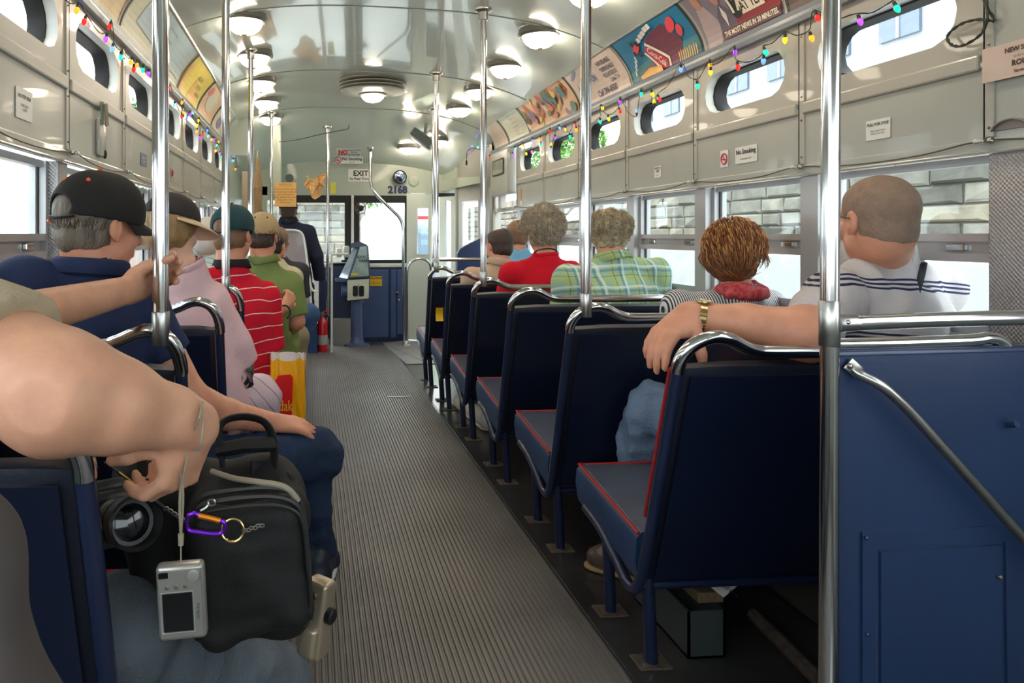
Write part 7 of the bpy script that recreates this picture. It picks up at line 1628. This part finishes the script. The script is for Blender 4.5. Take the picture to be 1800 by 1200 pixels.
# carabiner with ring and little chain
Yc = Yg - .10; cb = thing('carabiner', 'purple carabiner with an orange gate and a brass split ring', 'carabiner', P(350, 920, Y=Yc)); m_pur = M('purple_anodised', (110, 30, 190), .25, .7); m_og = M('orange_anodised', (226, 132, 24), .3, .6)
obj('body', MB().tube(cm([P(350, 906, Y=Yc), P(342, 902, Y=Yc), P(332, 906, Y=Yc), P(329, 918, Y=Yc), P(332, 931, Y=Yc), P(350, 935, Y=Yc), P(375, 938, Y=Yc), P(387, 937, Y=Yc), P(395, 928, Y=Yc), P(394, 918, Y=Yc), P(386, 914, Y=Yc)], 5), .0036, 8), m_pur, cb, True)
obj('gate', MB().tube([P(349, 906, Y=Yc), P(368, 910, Y=Yc), P(387, 915, Y=Yc)], .0044, 8), m_og, cb, True)
rc = P(409, 932, Y=Yc); obj('split_ring', MB().tube([rc + V(.0175 * math.cos(a), .002 * math.sin(a), .0175 * math.sin(a)) for a in [2 * math.pi * i / 28 for i in range(28)]], .0024, 8, closed=True), m_gold, cb, True)
for i in range(6): q = P(430 + i * 6, 932 - 2.0 * i + (2 if i % 2 else 0), Y=Yc); obj('chain_link', MB().tube([q + V(.0042 * math.cos(a), .001 * (i % 2), .0026 * math.sin(a)) for a in [2 * math.pi * j / 10 for j in range(10)]], .001, 5, closed=True), m_steel, cb, True)
# decorated strap from the left
st_ = thing('neck_strap', 'narrow black strap with a yellow pattern leading to the carabiner', 'strap', P(200, 820, Y=1.15))
sp_ = cm([P(185, 812, Y=1.12), P(215, 835, Y=1.13), P(250, 862, Y=1.15), P(280, 885, Y=1.17), P(305, 905, Y=1.19), P(330, 918, Y=Yc)], 6)
obj('webbing', MB().tube(sp_, .0055, 8, flat=.4), M('black_strap'), st_, True); obj('yellow_pattern', MB().tube([q + V(0, -.003, .002) for q in sp_[5:16]], .0022, 6), M('strap_yellow', (206, 160, 50), .6), st_)
for i in range(5): q = P(292 + 7 * i, 894 + 4.6 * i, Y=1.18 + .004 * i); obj('chain_link', MB().tube([q + V(.004 * math.cos(a), .001 * (i % 2), .003 * math.sin(a)) for a in [2 * math.pi * j / 10 for j in range(10)]], .0011, 5, closed=True), m_steel, st_, True)
# digital camera hanging from the cords
Yd = 1.10; cc = P(318, 1060, Y=Yd); kd = Yd / F_PX; m_sil = M('silver_plastic', (168, 164, 158), .32, .5, var=.03); M4 = Matrix.Translation(cc) @ Matrix.Rotation(math.radians(-3), 4, 'Y')
dc = thing('compact_camera', 'silver compact camera hanging vertically from grey cords', 'camera', cc)
w2_, h2_ = 41 * kd, 65 * kd
obj('camera_body', MB().rbox((-w2_, 0, -h2_), (w2_, .024, h2_), .007, 3, M4), m_sil, dc, True)
obj('back_plate', MB().rbox((-w2_ + .003, -.0015, -h2_ + .005), (w2_ - .003, .002, h2_ - .006), .0012, 1, M4), M('dull_silver', (146, 142, 136), .4, .5), dc)
obj('screen', MB().rbox((-.026, -.0028, -.040), (.017, .0, .016), .001, 1, M4), M('lcd_black', (18, 18, 20), .15), dc); obj('screen_bezel', MB().tube([M4 @ V(a, -.002, b) for a, b in ((-.0275, -.0415), (.0185, -.0415), (.0185, .0175), (-.0275, .0175))], .0011, 4, closed=True), M('bright_trim'), dc)
obj('dial', MB().lathe([(.009, 0), (.009, .003), (.005, .004), (.001, .004)], 18, M4=M4 @ Matrix.Translation((.020, -.001, .040)) @ Matrix.Rotation(math.radians(90), 4, 'X')), m_sil, dc, True)
for i in range(3): obj('button', MB().lathe([(.0032, 0), (.0032, .002), (.001, .0024)], 10, M4=M4 @ Matrix.Translation((-.018 + .013 * i, -.001, .025)) @ Matrix.Rotation(math.radians(90), 4, 'X')), m_steel, dc, True)
obj('viewfinder', MB().rbox((-.030, -.0025, .038), (-.016, .001, .047), .001, 1, M4), M('lcd_black'), dc)
letter('SAMSUNG', .0052, M('black_print', (40, 40, 44), .5), dc, M4 @ V(.025, -.0022, -.012), (0, 0, 1), (-1, 0, 0))
cords = MB(); top_ = P(318, 998, Y=Yd + .01); kno = P(318, 940, Y=Yd + .01)
cords.tube([top_, kno], .0012, 5).tube([P(318, 958, Y=Yd + .01), kno + V(0, 0, .002)], [.004, .0046], 8).tube(cm([kno, P(316, 880, Y=Yd), P(321, 830, Y=Yd + .01), P(324, 800, Y=Yd + .02)], 4), .0022, 6).tube(cm([kno, P(322, 870, Y=Yd), P(314, 815, Y=Yd), P(290, 766, Y=Yd + .01)], 4), .0018, 6).tube(cm([kno, P(319, 860, Y=Yd), P(326, 820, Y=Yd - .01), P(334, 775, Y=Yd - .01), P(350, 735, Y=Yd - .04), P(356, 706, Y=1.09)], 4), .0018, 6)
obj('grey_cords', cords, M('grey_cord'), dc, True)
wl_ = (P(360, 745, Y=1.12) - P(330, 735, Y=1.11)).normalized(); wc_ = P(350, 722, Y=1.10)
o = obj('wrist_cord', MB().tube([P(345 + 12 * math.cos(a) , 745 + 46 * math.sin(a), Y=1.105 + .048 * math.cos(a + 2.6)) for a in [2 * math.pi * i / 26 for i in range(26)]], .0022, 6, closed=True), M('grey_cord')); tag(o, 'thin grey cord looped round the wrist in the foreground', 'cord')
# film camera lens at left
lc, ld = P(212, 915, Y=1.22), (P(262, 912, Y=1.10) - P(205, 905, Y=1.24)).normalized(); M4 = Matrix.Translation(lc) @ ld.to_track_quat('Z', 'Y').to_matrix().to_4x4(); sl_ = thing('slr_camera', 'black camera with a large lens lying beside the bag', 'camera', lc); m_blk = M('camera_black', (24, 23, 24), .4, var=.1, bump=.1, bscale=200)
obj('lens', MB().lathe([(.034, -.05), (.034, -.01), (.038, -.008), (.038, .03), (.036, .032), (.040, .05), (.041, .085), (.037, .088), (.034, .06), (.001, .055)], 32, M4=M4), m_blk, sl_, True)
obj('front_glass', MB().lathe([(.034, .057), (.02, .062), (.001, .063)], 24, M4=M4), M('lens_glass', (8, 8, 14), .08), sl_, True)
obj('brass_ring', MB().lathe([(.0385, .000), (.0388, .004), (.0385, .012)], 32, M4=M4, caps=False), M('brass_worn', (136, 104, 60), .35, .9, var=.2), sl_, True)
obj('camera_body', MB().rbox((-.07, -.045, -.09), (.05, .05, -.045), .012, 3, M4), m_blk, sl_, True); obj('prism_hump', MB().rbox((-.03, .04, -.085), (.03, .065, -.05), .01, 2, M4), m_blk, sl_, True)
# second compact camera at the right of the bag
c2 = P(556, 1082, Y=1.34); M4 = Matrix.Translation(c2) @ Matrix.Rotation(math.radians(7), 4, 'Y') @ Matrix.Rotation(math.radians(-35), 4, 'Z')
t = thing('film_camera', 'champagne-coloured compact camera standing on end beside the bag', 'camera', c2); m_ch = M('champagne_metal', (172, 156, 134), .32, .6, var=.04)
obj('camera_body', MB().rbox((-.024, -.018, -.072), (.024, .022, .066), .008, 3, M4), m_ch, t, True); obj('grip', MB().rbox((-.012, -.03, -.066), (.020, -.010, -.01), .008, 3, M4), m_ch, t, True)
obj('display', MB().rbox((-.010, -.0195, .000), (.006, -.0175, .024), .001, 1, M4), M('lcd_grey', (60, 70, 66), .2), t); obj('lens_barrel', MB().lathe([(.014, 0), (.014, .010), (.011, .012), (.001, .010)], 20, M4=M4 @ Matrix.Translation((.024, 0, .01)) @ Matrix.Rotation(math.radians(90), 4, 'Y')), m_blk, t, True)
obj('dial', MB().lathe([(.008, 0), (.008, .003), (.001, .004)], 16, M4=M4 @ Matrix.Translation((-.002, -.018, .042)) @ Matrix.Rotation(math.radians(90), 4, 'X')), m_gold, t, True)
for i in range(4): obj('button', MB().ball(M4 @ V(-.006 + .006 * (i % 2), -.019, .030 - .005 * (i // 2)), .0018, 6, 4), m_steel, t)
# camera held by the woman in pink
c3 = P(432, 648, Y=2.86); t = thing('camera', 'dark camera held at the lap of the woman in pink', 'camera', c3)
obj('camera_body', MB().rbox(tuple(c3 + V(-.035, -.02, -.035)), tuple(c3 + V(.03, .03, .02)), .01, 2), M('camera_olive', (70, 72, 62), .35, .3), t, True); obj('lens', MB().cyl(c3 + V(0, -.01, -.02), c3 + V(.01, -.04, -.055), .024, 16), m_blk, t, True); obj('flash_housing', MB().rbox(tuple(c3 + V(-.02, -.015, .02)), tuple(c3 + V(.015, .015, .04)), .006), m_steel, t)
# paper held by the woman in the scarf, small phone of the green polo
o = obj('white_paper', MB().box(P(1330, 549, Y=2.98), P(1378, 543, Y=3.06)), m_paper); tag(o, 'sheet of white paper in the hand of the woman with the scarf', 'paper')
o = obj('black_phone', MB().tube([P(500, 548, Y=3.93) + V(.03 * math.cos(a), -.01, .035 * math.sin(a)) for a in [math.pi * i / 8 - 1.2 for i in range(9)]], .006, 6), M('black_print')); tag(o, 'curved black strap or phone edge in the hand behind the striped shirt', 'phone')
# blurred sleeve at the lower left: grey jacket of the viewer
f = SDF((-.75, .42, .50), (-.15, .80, 1.1), .008)
f.cap(P(-150, 900, Y=.62), P(-95, 1010, Y=.60), .05, .05, k=.03); f.cap(P(-95, 1010, Y=.60), P(-15, 1290, Y=.60), .050, .055, k=.03); f.noise(.005, 40, 2)
t = thing('grey_coat', 'dark grey-brown coat sleeve blurred in the lower left corner', 'coat', P(0, 1200, Y=.6)); obj('sleeve', f.mesh('sleeve'), M('grey_wool', (74, 66, 64), .95, var=.1), t)
